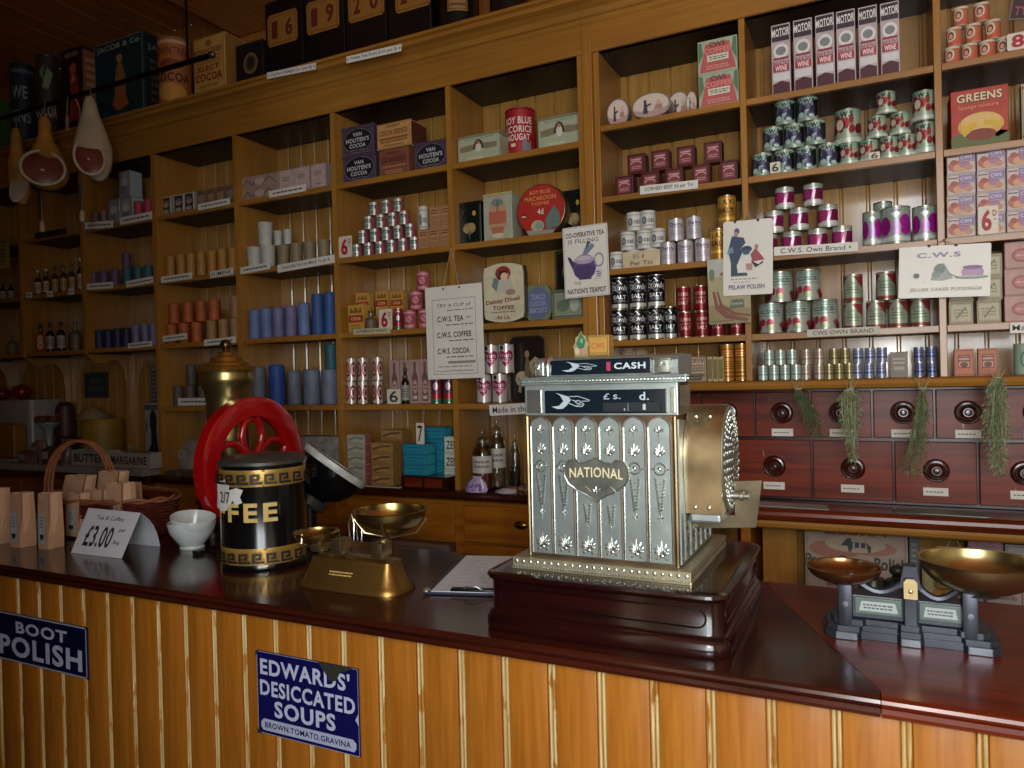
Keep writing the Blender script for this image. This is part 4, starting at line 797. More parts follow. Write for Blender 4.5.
for q in (0, 1):
    x0 = a.x + (b.x - a.x) * (.08 + .43 * q); x1 = x0 + (b.x - a.x) * .38; MB().box(x0, x1, 2.781, 2.7848, .974, 1.013, W_DRAW, .0015).build('panel', bx)
pile('blue_soap_carton', 'carton', 'bright teal soap carton', 'of front stack', 1.023, 2.80, 25, 11, [(458, [415]), (449, [415]), (439, [414.5])], 'teal soap cartons', h=.047, dd=.065)
pile('blue_soap_carton', 'carton', 'bright teal soap carton', 'of back stack', LZ['E'], 2.93, 25, 11, [(470, [432]), (460, [432]), (450, [432]), (441, [432]), (430, [432])], 'teal soap cartons at the back', h=.053)
pile('white_soap_carton', 'carton', 'white soap carton with black lettering', 'beside the upright', LZ['E'], 2.88, 15.5, 16.6, [(467, [451.5]), (450, [451.5]), (433, [451.5])], 'white soap cartons', h=.076)
one('bright_label_tin', 'tin', 'small red tin with a green foot beside the lowest pink tins', 394, 403, 309, LZ['C'], YS + .05)
# ---- bay 4
pile('wrapped_bundle', 'bundle', 'pale patterned wrapped bundle', 'left of the pink cartons', LZ['A'], YS + .03, 36, 12, [(192, [259.5]), (180, [259.5])], 'wrapped bundles')
pile('white_carton', 'carton', 'pinkish white carton', 'behind the price strip', LZ['A'], YS + .05, 15.2, 26, [(176, [286, 301.5, 318])], 'pinkish white cartons')
def cone(name, w, h, c):
    t = thing(name); mb = MB(); r = w / 2; m = M(c, .6, 0, .1, 14)
    mb.lathe([(0, 0), (r * .86, 0), (r * .88, h * .02), (r * .99, h * .96), (r, h), (r * .93, h), (r * .84, h * .3), (0, h * .28)], m, 22, cap=False); mb.build('pot', t)
    mb = MB(); mb.lathe([(r * .97, h * .93), (r * 1.03, h * .94), (r * 1.03, h * 1.0), (r * .96, h)], m, 22, cap=False); mb.build('rim', t); return t
kind('white_pot', cone, .1, None, .12, '#b8bab0'); kind('brown_pot', cone, .09, None, .13, '#85755a')
pile('white_pot', 'pot', 'plain white pot', 'of white stack', LZ['B'], YS + .06, 16, 23, [(256, [254.5, 268]), (235, [265.5])], 'white pots')
pile('white_pot', 'pot', 'small white pot on the brown pots', '', LZ['B'] + .112, YS + .065, 9.5, 15, [(236, [278, 287.5])], 'small white pots', h=.075)
pile('brown_pot', 'pot', 'grey brown paper pot', 'right of the white ones', LZ['B'], YS + .07, 13.5, 22.5, [(252, [283.5, 296.5, 309.5, 324])], 'grey brown pots', h=.111)
xs = [(255, 'light_blue', 322, 29), (266.5, 'light_blue', 321, 30), (278.5, 'lilac', 321, 30), (291, 'lilac', 320, 31), (304, 'light_blue', 318, 33), (318, 'deep_blue', 317, 41), (330, 'deep_blue', 316, 42)]
for i, (x, c, y, hp) in enumerate(xs):
    p = atY(x, y, YS + .06); d = diam(13, p) * .97
    make(c + '_paper_pack', Vector((p.x, YS + .06, LZ['C'] + .0008)), d, hp * depth(p) / F, 'blue paper pack, %s of seven on the shelf above the taller blue packs' % (ORD[i] + ' from left'), 'pack', 'seven blue packs', rz=i)
xs = [(259, 'grey_blue', 388, 38, 15), (277, 'bright_blue', 386, 40, 17), (294.5, 'grey_blue', 388, 34, 15), (312, 'grey_blue', 388, 35, 18), (330, 'grey_blue', 388, 35, 17)]
for i, (x, c, y, hp, wp) in enumerate(xs):
    p = atY(x, y, YS + .07); d = diam(wp, p) * .97
    make(c + '_paper_pack', Vector((p.x, YS + .07, LZ['D'] + .0008)), d, hp * depth(p) / F, ('grey blue paper pack, leftmost of the row beside the brass hopper', 'bright blue paper pack, tallest of the row beside the brass hopper', 'grey blue paper pack right of the bright blue one', 'wide grey blue paper pack, second from the right upright', 'grey blue paper pack next to the upright under a teal one')[i], 'pack', 'five large blue packs', rz=i * .8)
p = atY(331, 356, YS + .1); make('teal_paper_pack', Vector((p.x, YS + .1, LZ['D'] + .002 + 35 * depth(atY(330, 388, YS + .07)) / F)), .06, .125, 'teal paper pack standing on the rightmost grey blue pack', 'pack')
# ---- bay 3
pile('dark_print_carton', 'carton', 'white carton with dark print', 'left in its bay', LZ['A'], YS + .05, 10, 20, [(199, [166, 178.5, 189])], 'dark print cartons')
pile('brown_print_carton', 'carton', 'brown patterned carton', 'behind the price strip', LZ['A'], YS + .06, 9.2, 21, [(193, [201.5, 211, 220.5, 230])], 'brown patterned cartons')
pile('gold_paper_pack', 'pack', 'gold paper pack', 'of the golden row', LZ['B'], YS + .06, 10.6, 25, [(264, [170.5, 181, 191, 201.3, 212, 222.5, 233])], 'gold packs')
pile('orange_paper_pack', 'pack', 'orange paper pack', 'left in its bay', LZ['C'], YS + .06, 12.4, 20.5, [(327, [171.5, 184, 196.5]), (310, [174, 188, 201, 214])], 'orange packs')
pile('tan_paper_pack', 'pack', 'tan paper pack', 'beside the orange ones', LZ['C'], YS + .06, 11.6, 22, [(325, [211.5, 223.5, 235]), (304, [235.5])], 'tan packs')
pile('dim_grey_paper_pack', 'pack', 'dull grey pack', 'behind the brass hopper', LZ['D'], YS + .06, 11, 20.5, [(394, [178, 190.5, 203, 216]), (373, [191, 203.5, 216])], 'dull grey packs')
# ---- bay 2
p2 = [(94.5, 'dull_pink', 15), (104, 'dull_pink', 16)]
pile('dull_pink_paper_pack', 'pack', 'dull pinkish pack', 'left of the grey cartons', LZ['A'], YS + .06, 8.6, 18, [(214, [95, 104])], 'dull pink packs')
pile('tall_grey_carton', 'carton', 'grey printed carton', 'beside the pink packs', LZ['A'], YS + .04, 11.6, 26, [(207, [113.5, 126]), (181, [124])], 'grey cartons', dd=.08)
pile('pink_paper_pack', 'pack', 'bright pink pack', 'beside the grey cartons', LZ['A'], YS + .06, 9.6, 20.5, [(204, [138.5, 148.5])], 'bright pink packs')
pile('purple_paper_pack', 'pack', 'purple pack', 'left in its bay', LZ['B'], YS + .06, 10, 17.5, [(274, [93.5, 104, 115])], 'purple packs')
pile('teal_paper_pack', 'pack', 'teal pack', 'right of the purple ones', LZ['B'], YS + .06, 10.2, 17.5, [(272, [127, 138, 148.5])], 'teal packs')
p = atY(127, 258, YS + .06); make('purple_paper_pack', Vector((p.x, YS + .06, LZ['B'] + .105)), .055, .07, 'small purple pack standing on the teal ones', 'pack') if False else None
one('purple_paper_pack', 'pack', 'small purple pack standing on the leftmost teal pack', 122, 131.5, 253, LZ['B'] + 17.5 * depth(atY(138, 272, YS + .06)) / F + .001, YS + .06)
pile('navy_paper_pack', 'pack', 'dark navy pack', 'under the teal ones', LZ['C'], YS + .06, 9.2, 19, [(337, [90, 99.2, 108.4, 117.6, 126.6])], 'dark navy packs')
pile('lilac_paper_pack', 'pack', 'blue grey pack', 'right of the navy ones', LZ['C'], YS + .06, 8.6, 22, [(334, [136, 145, 153.5])], 'blue grey packs')
# ---- bay 1: bottles
def bottle_kind(name, w, h, col, label, capc):
    t = thing(name); r = w / 2; mb = MB()
    mb.lathe([(0, 0), (r * .95, 0), (r, h * .03), (r, h * .56), (r * .85, h * .64), (r * .36, h * .72), (r * .34, h * .9), (r * .42, h * .92), (r * .42, h * .94), (0, h * .94)], M(col, .12, 0, .2, 20, 0, .6), 18, cap=False); mb.build('bottle', t)
    mb = MB(); mb.lathe([(r * .45, h * .9), (r * .47, h * .99), (r * .3, h), (0, h)], M(capc, .4), 14, cap=False); mb.build('stopper', t)
    wrap_print(t, [('r', 0, 0, 1, 1, label), ('s', .15, .2, .85, .8, 4, '#4a3c30')], r + .0006, h * .1, h * .42, 2.6)
    return t
kind('cordial_bottle', bottle_kind, .06, None, .2, '#2a120c', '#b49a78', '#b8b0a0'); kind('sauce_bottle', bottle_kind, .065, None, .2, '#0d0c10', '#8d8d86', '#1c1a1c'); kind('gold_label_bottle', bottle_kind, .06, None, .2, '#3a2410', '#a87c3c', '#2a2420')
pile('cordial_bottle', 'bottle', 'dark bottle with pink label and pale cap', 'in the left bay', LZ['B'], YS + .06, 7.4, 28, [(278, [38.5, 43, 48.5])] if False else [(278, [38, 46])], 'pale capped bottles', h=.165)
pile('gold_label_bottle', 'bottle', 'dark bottle with yellow label', 'in the left bay', LZ['B'], YS + .06, 7.6, 30, [(277, [55, 63.5, 72])], 'yellow label bottles', h=.175)
one('cordial_bottle', 'bottle', 'single bottle with white cap right beside the upright in the left bay', 77, 84, 258, LZ['B'], YS + .09)
pile('sauce_bottle', 'bottle', 'black sauce bottle', 'beside the red 8 card', LZ['C'], YS + .06, 9.4, 30, [(334, [40.5, 50, 61])], 'black sauce bottles', h=.185)
kind('glass_jar', bottle_kind, .07, None, .13, '#5d5040', '#6a5a44', '#3a3028')
one('glass_jar', 'jar', 'brown jar between the black sauce bottles and the upright', 70, 81, 322, LZ['C'], YS + .07)
one('glass_jar', 'jar', 'pale topped jar at the left edge of the photo on the middle shelf', 7, 18, 336, LZ['C'], YS + .06)
for i, x in enumerate((3, 11)): one('sauce_bottle', 'bottle', 'dark bottle at the far left edge, %s' % ('left one', 'right one')[i], x - 3.6, x + 3.6, 283, LZ['B'], YS + .07, 'far left bottles')
one('glass_jar', 'jar', 'small dark jar between the yellow cocoa tin and the red six card', 365, 377, 311, LZ['C'], YS + .05)
# ================================================================ cards, strips and posters
CARD = '#d8d5cb'
def strip(px0, py0, px1, py1, hpx, text, label, Y=YS - .008, cat='price label', dots=False, group=None, col=CARD, name='shelf_label', tilt=True):
    """a paper strip on a shelf edge; (px, py) are the middles of its two ends in the photo"""
    a, b = atY(px0, py0, Y), atY(px1, py1, Y); w = (b - a).length; h = hpx * depth((a + b) / 2) / F
    t = thing(name, (a + b) / 2, 0, label, cat, group)
    ang = math.atan2(b.z - a.z, b.x - a.x); T = Matrix.Rotation(-ang, 4, 'Y')
    MB().box(-w / 2, w / 2, -.0005, .001, -h / 2, h / 2, M(col, .6, 0, .05, 20), T=T).build('card', t)
    sp = []
    if text: sp.append(('t', text, .5, .5, .55, .84, '#2a2826', .02))
    else: sp.append(('s', .1, .3, .9, .72, 1, '#4c4a46'))
    if dots: sp += [('e', .03, .5, .012, .12, '#1a1a1a'), ('e', .97, .5, .012, .12, '#1a1a1a')]
    face_print(t, sp, -w / 2, -h / 2, w, h, -.0006, T=T); return t
strip(85, 226, 113, 224, 7, '', 'plain price strip under the dull pink packs in the left half')
strip(120, 221.5, 152, 215, 7.5, '', 'price strip under the bright pink packs')
strip(87, 287, 113, 285, 6.5, '', 'price strip under the purple packs')
strip(126, 284.5, 153, 279.5, 6.5, '', 'price strip with a dot at each end under the teal packs', dots=True)
strip(128, 346, 152, 343.5, 5.5, '', 'price strip under the blue grey packs')
strip(198, 207.5, 230, 201, 6.5, '', 'price strip under the brown patterned cartons')
strip(161, 280, 192, 275.5, 6.5, '', 'price strip at left under the gold packs')
strip(210, 275, 233, 271, 6.5, 'EUMENE', 'bold lettered strip at right under the gold packs')
strip(163, 339, 187, 336, 6, '', 'price strip under the orange packs')
strip(204, 343, 236, 339.5, 6.5, '', 'price strip under the tan packs above the brass hopper')
strip(178, 402, 209, 401.5, 7.5, '', 'price strip beside the brass hopper')
strip(269, 194.5, 306, 187.5, 7, '', 'price strip under the pinkish white cartons')
strip(240.5, 271, 270, 265.5, 7, '', 'price strip under the white pots')
strip(277.5, 269, 334.5, 258.5, 8, 'Various Bon Store per Month Tin per lb', 'long price strip under the grey brown pots')
strip(353.5, 332, 390.5, 330.5, 6, 'JORBREAD NANT', 'cream lettered strip under the yellow cocoa tins', col='#b8ae90')
strip(489.5, 410.5, 531, 408, 11, 'Made in the', 'white strip half hidden by the left side of the cash register top')
strip(640, 190.5, 698, 184, 8.5, 'CORNED BEEF 5d per Tin', 'white strip below the corned beef tins')
strip(774, 251.5, 858, 246.5, 9, 'C.W.S. Own Brand \u2022', 'long white brand strip under the small plum tins')
t = strip(807, 333.5, 880, 330, 7.5, 'CWS OWN BRAND', 'cream brand strip with decorative capitals under the olive tins', col='#b9b6a4')
strip(1010, 328, 1040, 327, 10.5, 'Made', 'white strip cut off by the right edge of the photo')
strip(267, 76, 316, 66, 6.5, 'Ceylon Delight 2/- per lb', 'white strip with two screws below the left black tea canisters', Y=YS - .108, dots=True)
strip(346.5, 60, 401.5, 47.5, 7, 'Prime Tea Dust 2/10 per lb', 'white strip with two screws below the middle black tea canisters', Y=YS - .108, dots=True)
strip(35, 236, 66, 231, 6, 'SOFT + MACE', 'dark shelf edge lettering under the hanging hams', col='#2c1a10')
for i, (x, y) in enumerate(((29, 295), (50, 294), (71, 291.5))): strip(x - 3, y, x + 3, y, 6, '', 'tiny price tag below the bottles, %s of three' % ('leftmost', 'middle', 'rightmost')[i], group='tiny price tags')

def price_card(x0, x1, y0, y1, Y, text, label, col='#d0c8b4', ink='#a01c28', small='', z0=None, name='price_card', bold=.08):
    a, b = atY(x0, (y0 + y1) / 2, Y), atY(x1, (y0 + y1) / 2, Y); w = b.x - a.x; zt = atY((x0 + x1) / 2, y0, Y).z; zb = atY((x0 + x1) / 2, y1, Y).z if z0 is None else z0
    h = zt - zb
    t = thing(name, ((a.x + b.x) / 2, Y, zb), 0, label, 'price card')
    mb = MB(); r = min(w, h) * .1
    pts = [(sx * (w / 2 - r) + r * math.cos(q), h / 2 + sz * (h / 2 - r) + r * math.sin(q)) for sx, sz, a0 in ((1, 1, 0), (-1, 1, 90), (-1, -1, 180), (1, -1, 270)) for q in [math.radians(a0 + 30 * n) for n in range(4)]]
    mb.prism(pts, 0, .002, M(col, .5, 0, .05), 'XZ'); mb.build('card', t)
    sp = [('t', text, .42 if small else .5, .5, .76, .5 if small else .62, ink, bold)]
    if small: sp += [('t', small, .82, .74, .22, .2, ink, .04), ('r', .76, .5, .9, .53, ink)]
    face_print(t, sp, -w / 2, 0, w, h, -.0005); return t
price_card(339, 352, 236, 257, YS + .004, '6', 'white card with a red six beside the tiny tin pyramid', small='D', z0=LZ['B'] + .001)
price_card(379, 392, 309, 328.5, YS + .004, '6', 'white card with a red six in front of the yellow cocoa tins', small='D', z0=LZ['C'] + .001)
price_card(978, 998.5, 206, 234, YS + .004, '6', 'white card with a red six in front of the lilac cartons', small='D', z0=RZ['C'] + .001)
price_card(1007, 1033, 32, 52, YS + .004, '8', 'white card with a red eight at the upper right edge', z0=RZ['A'] + .001, small='D')
price_card(35.5, 45, 333, 349, YS + .004, '8', 'orange card with a pale eight beside the black sauce bottles', col='#b0481f', ink='#d8cbb0', z0=LZ['C'] + .001)
price_card(770, 780.5, 162, 173, YS + .003, '6', 'small white card with a black six before the berry tins', ink='#1c1a18', z0=RZ['B'] + .001, bold=.04)
price_card(869, 880, 152, 159.5, YS + .003, '6', 'small white card with a black six before the strawberry tins', ink='#1c1a18', z0=RZ['B'] + .001, bold=.04)
price_card(387, 400.5, 389, 403.5, YS + .006, '6', 'small white card with a black six before the bottle cartons', ink='#2a2624', z0=LZ['D'] + .001, bold=.02)
one('sauce_bottle', 'bottle', 'small dark bottle in front of the pink bottle cartons', 401, 409.5, 368, LZ['D'], YS + .02)
price_card(416, 424, 423, 433, 2.80, '7', 'small tilted white card with a seven on the teal soap stack', ink='#2a2624', z0=1.023 + .1425, bold=.02)
# wide price card before the oat tins
a, b = atY(623, 257, YS + .012), atY(660, 257, YS + .012); t = thing('price_card', ((a.x + b.x) / 2, YS + .012, RZ['C'] + .001), 0, 'wide cream price card standing in front of the small cream oat tins', 'price card')
MB().box(-(b.x - a.x) / 2, (b.x - a.x) / 2, 0, .002, 0, .062, M('#c4b492', .6)).build('card', t)
face_print(t, [('t', '5\u00bd d', .42, .68, .3, .3, '#4a4436', .02), ('t', 'Per Tin', .5, .24, .28, .6, '#4a4436', .02)], -(b.x - a.x) / 2, 0, b.x - a.x, .062, -.0005)

def hung_card(corners, Y, label, spec, col='#dad7cc', thick=.003, cord=None, name='show_card', border=None, cat='show card', tilt=0.0, corner=.0):
    """a card hanging flat on the shelf fronts; corners TL TR BR BL in the photo"""
    P = [atY(x, y, Y) for x, y in corners]; w = ((P[1] - P[0]).length + (P[2] - P[3]).length) / 2; h = ((P[0] - P[3]).length + (P[1] - P[2]).length) / 2
    c = sum(P, Vector()) / 4; d = (P[1] - P[0]) + (P[2] - P[3]); ang = math.atan2(d.z, d.x); T = Matrix.Rotation(-ang, 4, 'Y')
    t = thing(name, c, 0, label, cat)
    mb = MB(); r = max(.0005, corner * min(w, h))
    pts = [(sx * (w / 2 - r) + r * math.cos(q), sz * (h / 2 - r) + r * math.sin(q)) for sx, sz, a0 in ((1, 1, 0), (-1, 1, 90), (-1, -1, 180), (1, -1, 270)) for q in [math.radians(a0 + 30 * n) for n in range(4)]]
    mb.prism(pts, 0, thick, M(col, .4, 0, .05, 8), 'XZ', T=T); mb.build('card', t)
    face_print(t, spec, -w / 2, -h / 2, w, h, -.0005, T=T)
    if cord:
        (ax, ay), ends = cord; hook = atY(ax, ay, YS - .012) - c; mb = MB()
        for ex, ey in ends: mb.tube([hook, (atY(ex, ey, Y - .001) - c)], .0013, M('#a89878', .7), 6)
        mb.build('cord', t)
        mb = MB(); mb.ball(hook + Vector((0, .003, 0)), .004, .004, .004, M('#4a4038', .4, .6)); mb.build('nail', t)
        mb = MB()
        for ex, ey in ends: mb.ball(atY(ex, ey, Y - .0005) - c, .005, .0015, .005, M('#3a342c', .5))
        mb.build('eyelet', t)
    return t
hung_card([(423, 288), (480.5, 283), (486, 377), (430, 380)], YS - .03, 'white price list hanging on a string from the shelf upright', [('o', .12, .05, .88, .86, .004, '#55534e'),
    ('t', 'TRY A CUP of', .5, .79, .035, .6, '#55534e', .02), ('s', .36, .725, .84, .745, 1, '#77746c'), ('t', 'C.W.S. TEA', .44, .645, .06, .46, '#2e2d2b', .05), ('t', 'or', .76, .65, .02, .08, '#2e2d2b', .02), ('s', .34, .57, .84, .59, 1, '#5a5852'), ('t', 'C.W.S. COFFEE', .5, .475, .06, .6, '#2e2d2b', .05), ('s', .4, .4, .84, .42, 1, '#5a5852'), ('t', 'C.W.S. COCOA', .48, .3, .06, .56, '#2e2d2b', .05), ('s', .34, .225, .84, .245, 1, '#5a5852'), ('r', .38, .165, .86, .19, '#8d8a82'), ('s', .2, .125, .8, .14, 1, '#77746c'), ('t', 'Co-operative Wholesale Societies', .5, .085, .022, .66, '#55534e', .01)],
    cord=((451, 247), [(443, 289), (459, 287)]))
TEA = '#5a4a78'
hung_card([(562, 228.5), (607, 222.5), (610, 294.5), (565.5, 299)], YS - .028, 'white card with a purple teapot hanging on the pilaster', [('o', .02, .01, .98, .99, .006, '#8d887c'), ('t', 'CO-OPERATIVE TEA', .5, .88, .07, .86, '#4a2430', .06), ('t', 'IS FILLING', .46, .79, .06, .68, '#8a6a6a', .03), ('t', 'THE', .3, .2, .045, .16, '#8a6a6a', .03), ('t', "NATION'S TEAPOT", .5, .09, .075, .86, '#4a2430', .06),
    ('e', .47, .43, .27, .17, '#7b6a98'), ('r', .22, .38, .72, .5, '#5a4676'), ('e', .47, .36, .24, .11, '#4a3868'), ('e', .47, .52, .22, .06, '#a898b0'), ('e', .46, .545, .16, .035, '#c2b2b8'), ('r', .34, .245, .62, .275, '#4a3868'), ('p', [(.22, .4), (.24, .5), (.15, .58), (.1, .57), (.17, .46)], '#3c2c54'), ('g', .8, .5, .11, .1, .25, '#8a90a0'), ('p', [(.44, .6), (.56, .6), (.72, .7), (.66, .74), (.5, .68)], '#6b7f92'), ('p', [(.5, .66), (.64, .76), (.56, .77)], '#39424e'), ('p', [(.7, .22), (.84, .24), (.88, .36), (.76, .38)], '#c9c4c8'), ('s', .73, .26, .84, .35, 3, '#6a6478')], corner=.02)
PB, PR = '#34465c', '#9a4a50'
hung_card([(721.5, 221.5), (771, 219), (774.5, 292.5), (725, 297)], YS - .034, 'white boot polish card with a blue figure hanging on the bay upright', [('e', .28, .86, .055, .045, '#4a5a74'), ('e', .26, .815, .045, .04, '#a88a80'), ('p', [(.18, .8), (.42, .77), (.46, .7), (.36, .62), (.4, .58), (.28, .4), (.3, .3), (.48, .3), (.5, .27), (.16, .27), (.16, .44), (.1, .6), (.14, .7)], PB), ('p', [(.1, .62), (.2, .66), (.22, .58), (.08, .56)], '#7088a0'), ('e', .48, .61, .11, .045, '#27364a'), ('p', [(.38, .61), (.58, .61), (.52, .54), (.42, .54)], '#3a5470'), ('p', [(.56, .54), (.66, .62), (.8, .5), (.84, .46), (.6, .44)], PR), ('e', .68, .635, .04, .035, '#a87a70'), ('p', [(.46, .42), (.6, .42), (.6, .33), (.48, .33)], '#b58888'), ('p', [(.56, .46), (.72, .4), (.8, .44), (.82, .42), (.66, .36)], '#2b2c34'), ('r', .16, .255, .5, .268, '#6b6a68'), ('s', .14, .2, .7, .235, 1, '#a8a2ae'), ('t', 'PELAW POLISH', .48, .11, .06, .72, '#6d5678', .04), ('s', .2, .165, .6, .185, 1, '#a8a2ae')],
    corner=.04, cord=((747, 218), [(735, 222), (758, 220)]))
hung_card([(707, 260), (749, 256), (751.5, 322), (709.5, 325)], YS - .026, 'landscape picture card with a brown track, behind the boot polish card', [('r', 0, .0, 1, .3, '#8f8058'), ('p', [(0, .3), (1, .22), (1, .8), (0, .74)], '#a39a74'), ('r', 0, .72, 1, 1, '#aeb0a4'), ('p', [(.1, .5), (.16, .5), (.24, .3), (.5, .14), (.95, .06), (.9, .02), (.4, .08), (.16, .24)], '#7c4a38'), ('p', [(.2, .5), (.24, .5), (.34, .3), (.62, .17), (1, .12), (1, .09), (.56, .13), (.28, .27)], '#7c4a38'), ('e', .1, .76, .07, .09, '#6c7a5a'), ('e', .34, .76, .04, .03, '#a05a58'), ('p', [(.5, .22), (.86, .24), (.84, .36), (.56, .36)], '#5c6652'), ('r', .55, .28, .82, .31, '#8f9684'), ('s', .06, .03, .6, .06, 1, '#6c5a40')], col='#a89c78')
hung_card([(898.5, 247.5), (991, 243), (990.5, 295.5), (899, 299)], YS - .03, 'wide white card with a pink cake picture hanging on the right upright', [('t', 'C.W.S', .44, .82, .1, .48, '#8f86a0', .08), ('e', .81, .47, .12, .11, '#a88fae'), ('r', .7, .4, .92, .5, '#b79ab4'), ('e', .81, .56, .11, .035, '#8f6a94'), ('e', .8, .37, .18, .035, '#8c9690'), ('e', .79, .385, .14, .02, '#b4bab4'), ('p', [(.36, .34), (.4, .6), (.5, .66), (.58, .44), (.6, .36), (.48, .32)], '#a2aaa4'), ('e', .46, .55, .06, .1, '#7c8a86'), ('e', .42, .44, .05, .06, '#8a9690'), ('l', [(.54, .46), (.68, .36)], .02, '#8a928c'), ('e', .2, .43, .035, .05, '#6c746c'), ('r', .28, .3, .3, .31, '#8a928c'), ('t', 'JELLIES CAKES PUDDINGS', .52, .15, .08, .78, '#a4aea0', .05)],
    cord=((944, 240), [(929, 246), (956, 245)]), corner=.03)
hung_card([(-8, 240), (8, 237), (10, 268), (-8, 271)], YS - .02, 'yellowed card hanging at the left edge of the photo', [('s', .2, .2, .8, .8, 5, '#5c4a28'), ('r', .1, .84, .9, .9, '#6a5430')], col='#94804c')
# dark poster at the very top right and the yellow tin under it
hung_card([(1010, -8), (1060, -12), (1062, 18), (1012, 19)], YS - .02, 'dark poster cut off by the upper right corner', [('r', .03, .05, .97, .95, '#33151a'), ('t', 'TYN', .3, .3, .3, .4, '#9a4a50', .04)], col='#6b5a50', cord=((1036, -54), [(1022, -6), (1050, -9)]))
# ================================================================ on top of the cornice
TZ = CT + .001; TY = YS + .0
kind('big_tin', can_kind, .24, None, .36, body='#5a4030', metal=False, arc=2.6)
def top_box(name, label, x0, x1, ytop, Y, d, col, spec, side=None, z0=TZ, part='carton', cat='carton', yl=None, lid=None):
    ym = 90 if yl is None else yl
    a, b = atY(x0, ym, Y), atY(x1, ym, Y); h = atY((x0 + x1) / 2, ytop, Y).z - z0
    t = box_kind(name, b.x - a.x, d, h, col, spec, side, part=part, rough=.45, lid=lid)
    t.location = ((a.x + b.x) / 2, Y, z0); tag(t, label, cat); return t
def top_tin(name, label, x0, x1, ytop, Y, base, spec, body='#5a3c26', z0=TZ, arc=2.6, cat='tin'):
    a, b = atY(x0, 90, Y), atY(x1, 90, Y); d = diam(x1 - x0, (a + b) / 2); h = atY((x0 + x1) / 2, ytop, Y).z - z0
    t = can_kind(name, d, h, body, base, spec, .04, arc, False); t.location = ((a.x + b.x) / 2, Y, z0); t.rotation_euler = (0, 0, facing(t.location)); tag(t, label, cat); return t
top_box('green_carton', 'green and white carton at the left edge on the cornice', -20, 0, 104, 2.74, .08, '#3c5a30', [('r', .05, .7, .95, .95, '#8d8a78'), ('e', .5, .35, .3, .2, '#7d8f4a')])
top_tin('show_tin', 'dark blue lettered display tin at far left on the cornice', 10, 36, 66, 2.82, '#1f2a3c', [('t', 'WE', .5, .66, .16, .5, '#8a94a0', .05), ('t', 'KINS', .5, .36, .16, .7, '#8a94a0', .05), ('r', 0, .9, 1, .95, '#54606c')], '#20262e')
top_tin('show_tin', 'dark display tin with pale leaves and COCOA lettering on the cornice', 36.5, 60, 57, 2.82, '#3a2f2c', [('t', 'COCOA', .5, .34, .16, .84, '#a89684', .06), ('p', [(.4, .62), (.6, .86), (.8, .8), (.62, .6)], '#7c8a6c'), ('p', [(.3, .8), (.5, .9), (.46, .7)], '#6c7a5c'), ('r', 0, .04, 1, .1, '#6a3a2a')], '#32261e')
top_box('show_carton', 'black display carton with a red figure on the cornice', 61, 82, 48, 2.73, .16, '#20160f', [('t', 'BOURN', .55, .92, .06, .6, '#a89060', .04), ('e', .6, .74, .16, .07, '#b0502c'), ('p', [(.35, .1), (.9, .1), (.85, .6), (.7, .7), (.45, .66), (.5, .4)], '#8f2c1c'), ('p', [(.5, .55), (.7, .6), (.66, .66), (.55, .66)], '#c07a50')], [('r', .06, .03, .94, .97, '#8a5434'), ('s', .15, .2, .85, .9, 7, '#b08858')])
top_box('biscuit_tin', 'large teal biscuit tin with a tan figure on the cornice', 95, 144, 37.5, 2.72, .26, '#153038', [('o', .01, .01, .99, .99, .012, '#7a7a60'), ('t', 'JACOB & Co', .5, .9, .09, .86, '#9fa088', .05), ('p', [(.42, .08), (.62, .1), (.66, .4), (.6, .62), (.52, .74), (.46, .62), (.42, .4)], '#8f6234'), ('e', .53, .74, .06, .05, '#a87a50'), ('p', [(.44, .3), (.36, .16), (.5, .06), (.7, .12), (.62, .3)], '#a0582c'), ('r', .04, .04, .3, .08, '#2f4f58')], [('r', .04, .02, .96, .98, '#1b1f22'), ('t', 'JACOB', .5, .82, .1, .8, '#6c6a5c', .05), ('s', .15, .1, .85, .7, 6, '#4c4a44')], part='tin', cat='tin')
top_tin('show_tin', 'orange display tin with a brown cocoa pattern beside the tan cocoa carton', 158.5, 193.5, 42, 2.82, '#a8622c', [('r', 0, .92, 1, .97, '#c0a080'), ('t', 'ROWNTREE', .46, .8, .13, .9, '#6a2a20', .06), ('t', 'COCOA', .5, .4, .14, .9, '#4a2018', .08), ('e', .5, .17, .36, .14, '#c98a3c'), ('e', .5, .6, .3, .08, '#7c3420')], '#8a6040')
top_box('cocoa_carton', 'tall tan cocoa carton with red lettering on the cornice', 194, 225.5, 35, 2.73, .14, '#b88a44', [('o', .02, .01, .98, .99, .01, '#7a3c20'), ('e', .5, .87, .1, .06, '#8a5a30'), ('t', 'ROWNTREES', .5, .73, .1, .9, '#6a241c', .05), ('o', .12, .52, .88, .63, .01, '#7a3c20'), ('s', .18, .55, .8, .6, 1, '#7a4a2c'), ('t', 'ELECT', .5, .43, .09, .66, '#7a241c', .07), ('t', 'COCOA', .5, .27, .14, .84, '#7a241c', .08), ('s', .2, .08, .8, .15, 1, '#8a5a30')], [('r', .05, .02, .95, .98, '#8a6030')])
top_box('show_tin', 'black display tin with a dim oval picture left of the tea canisters', 236.5, 264, 42, 2.75, .14, '#17110d', [('o', .04, .03, .96, .97, .015, '#332619'), ('e', .55, .48, .26, .26, '#4a3a22'), ('g', .55, .48, .26, .26, .25, '#6a5430'), ('e', .55, .5, .14, .16, '#2a1d12')], part='tin', cat='tin')
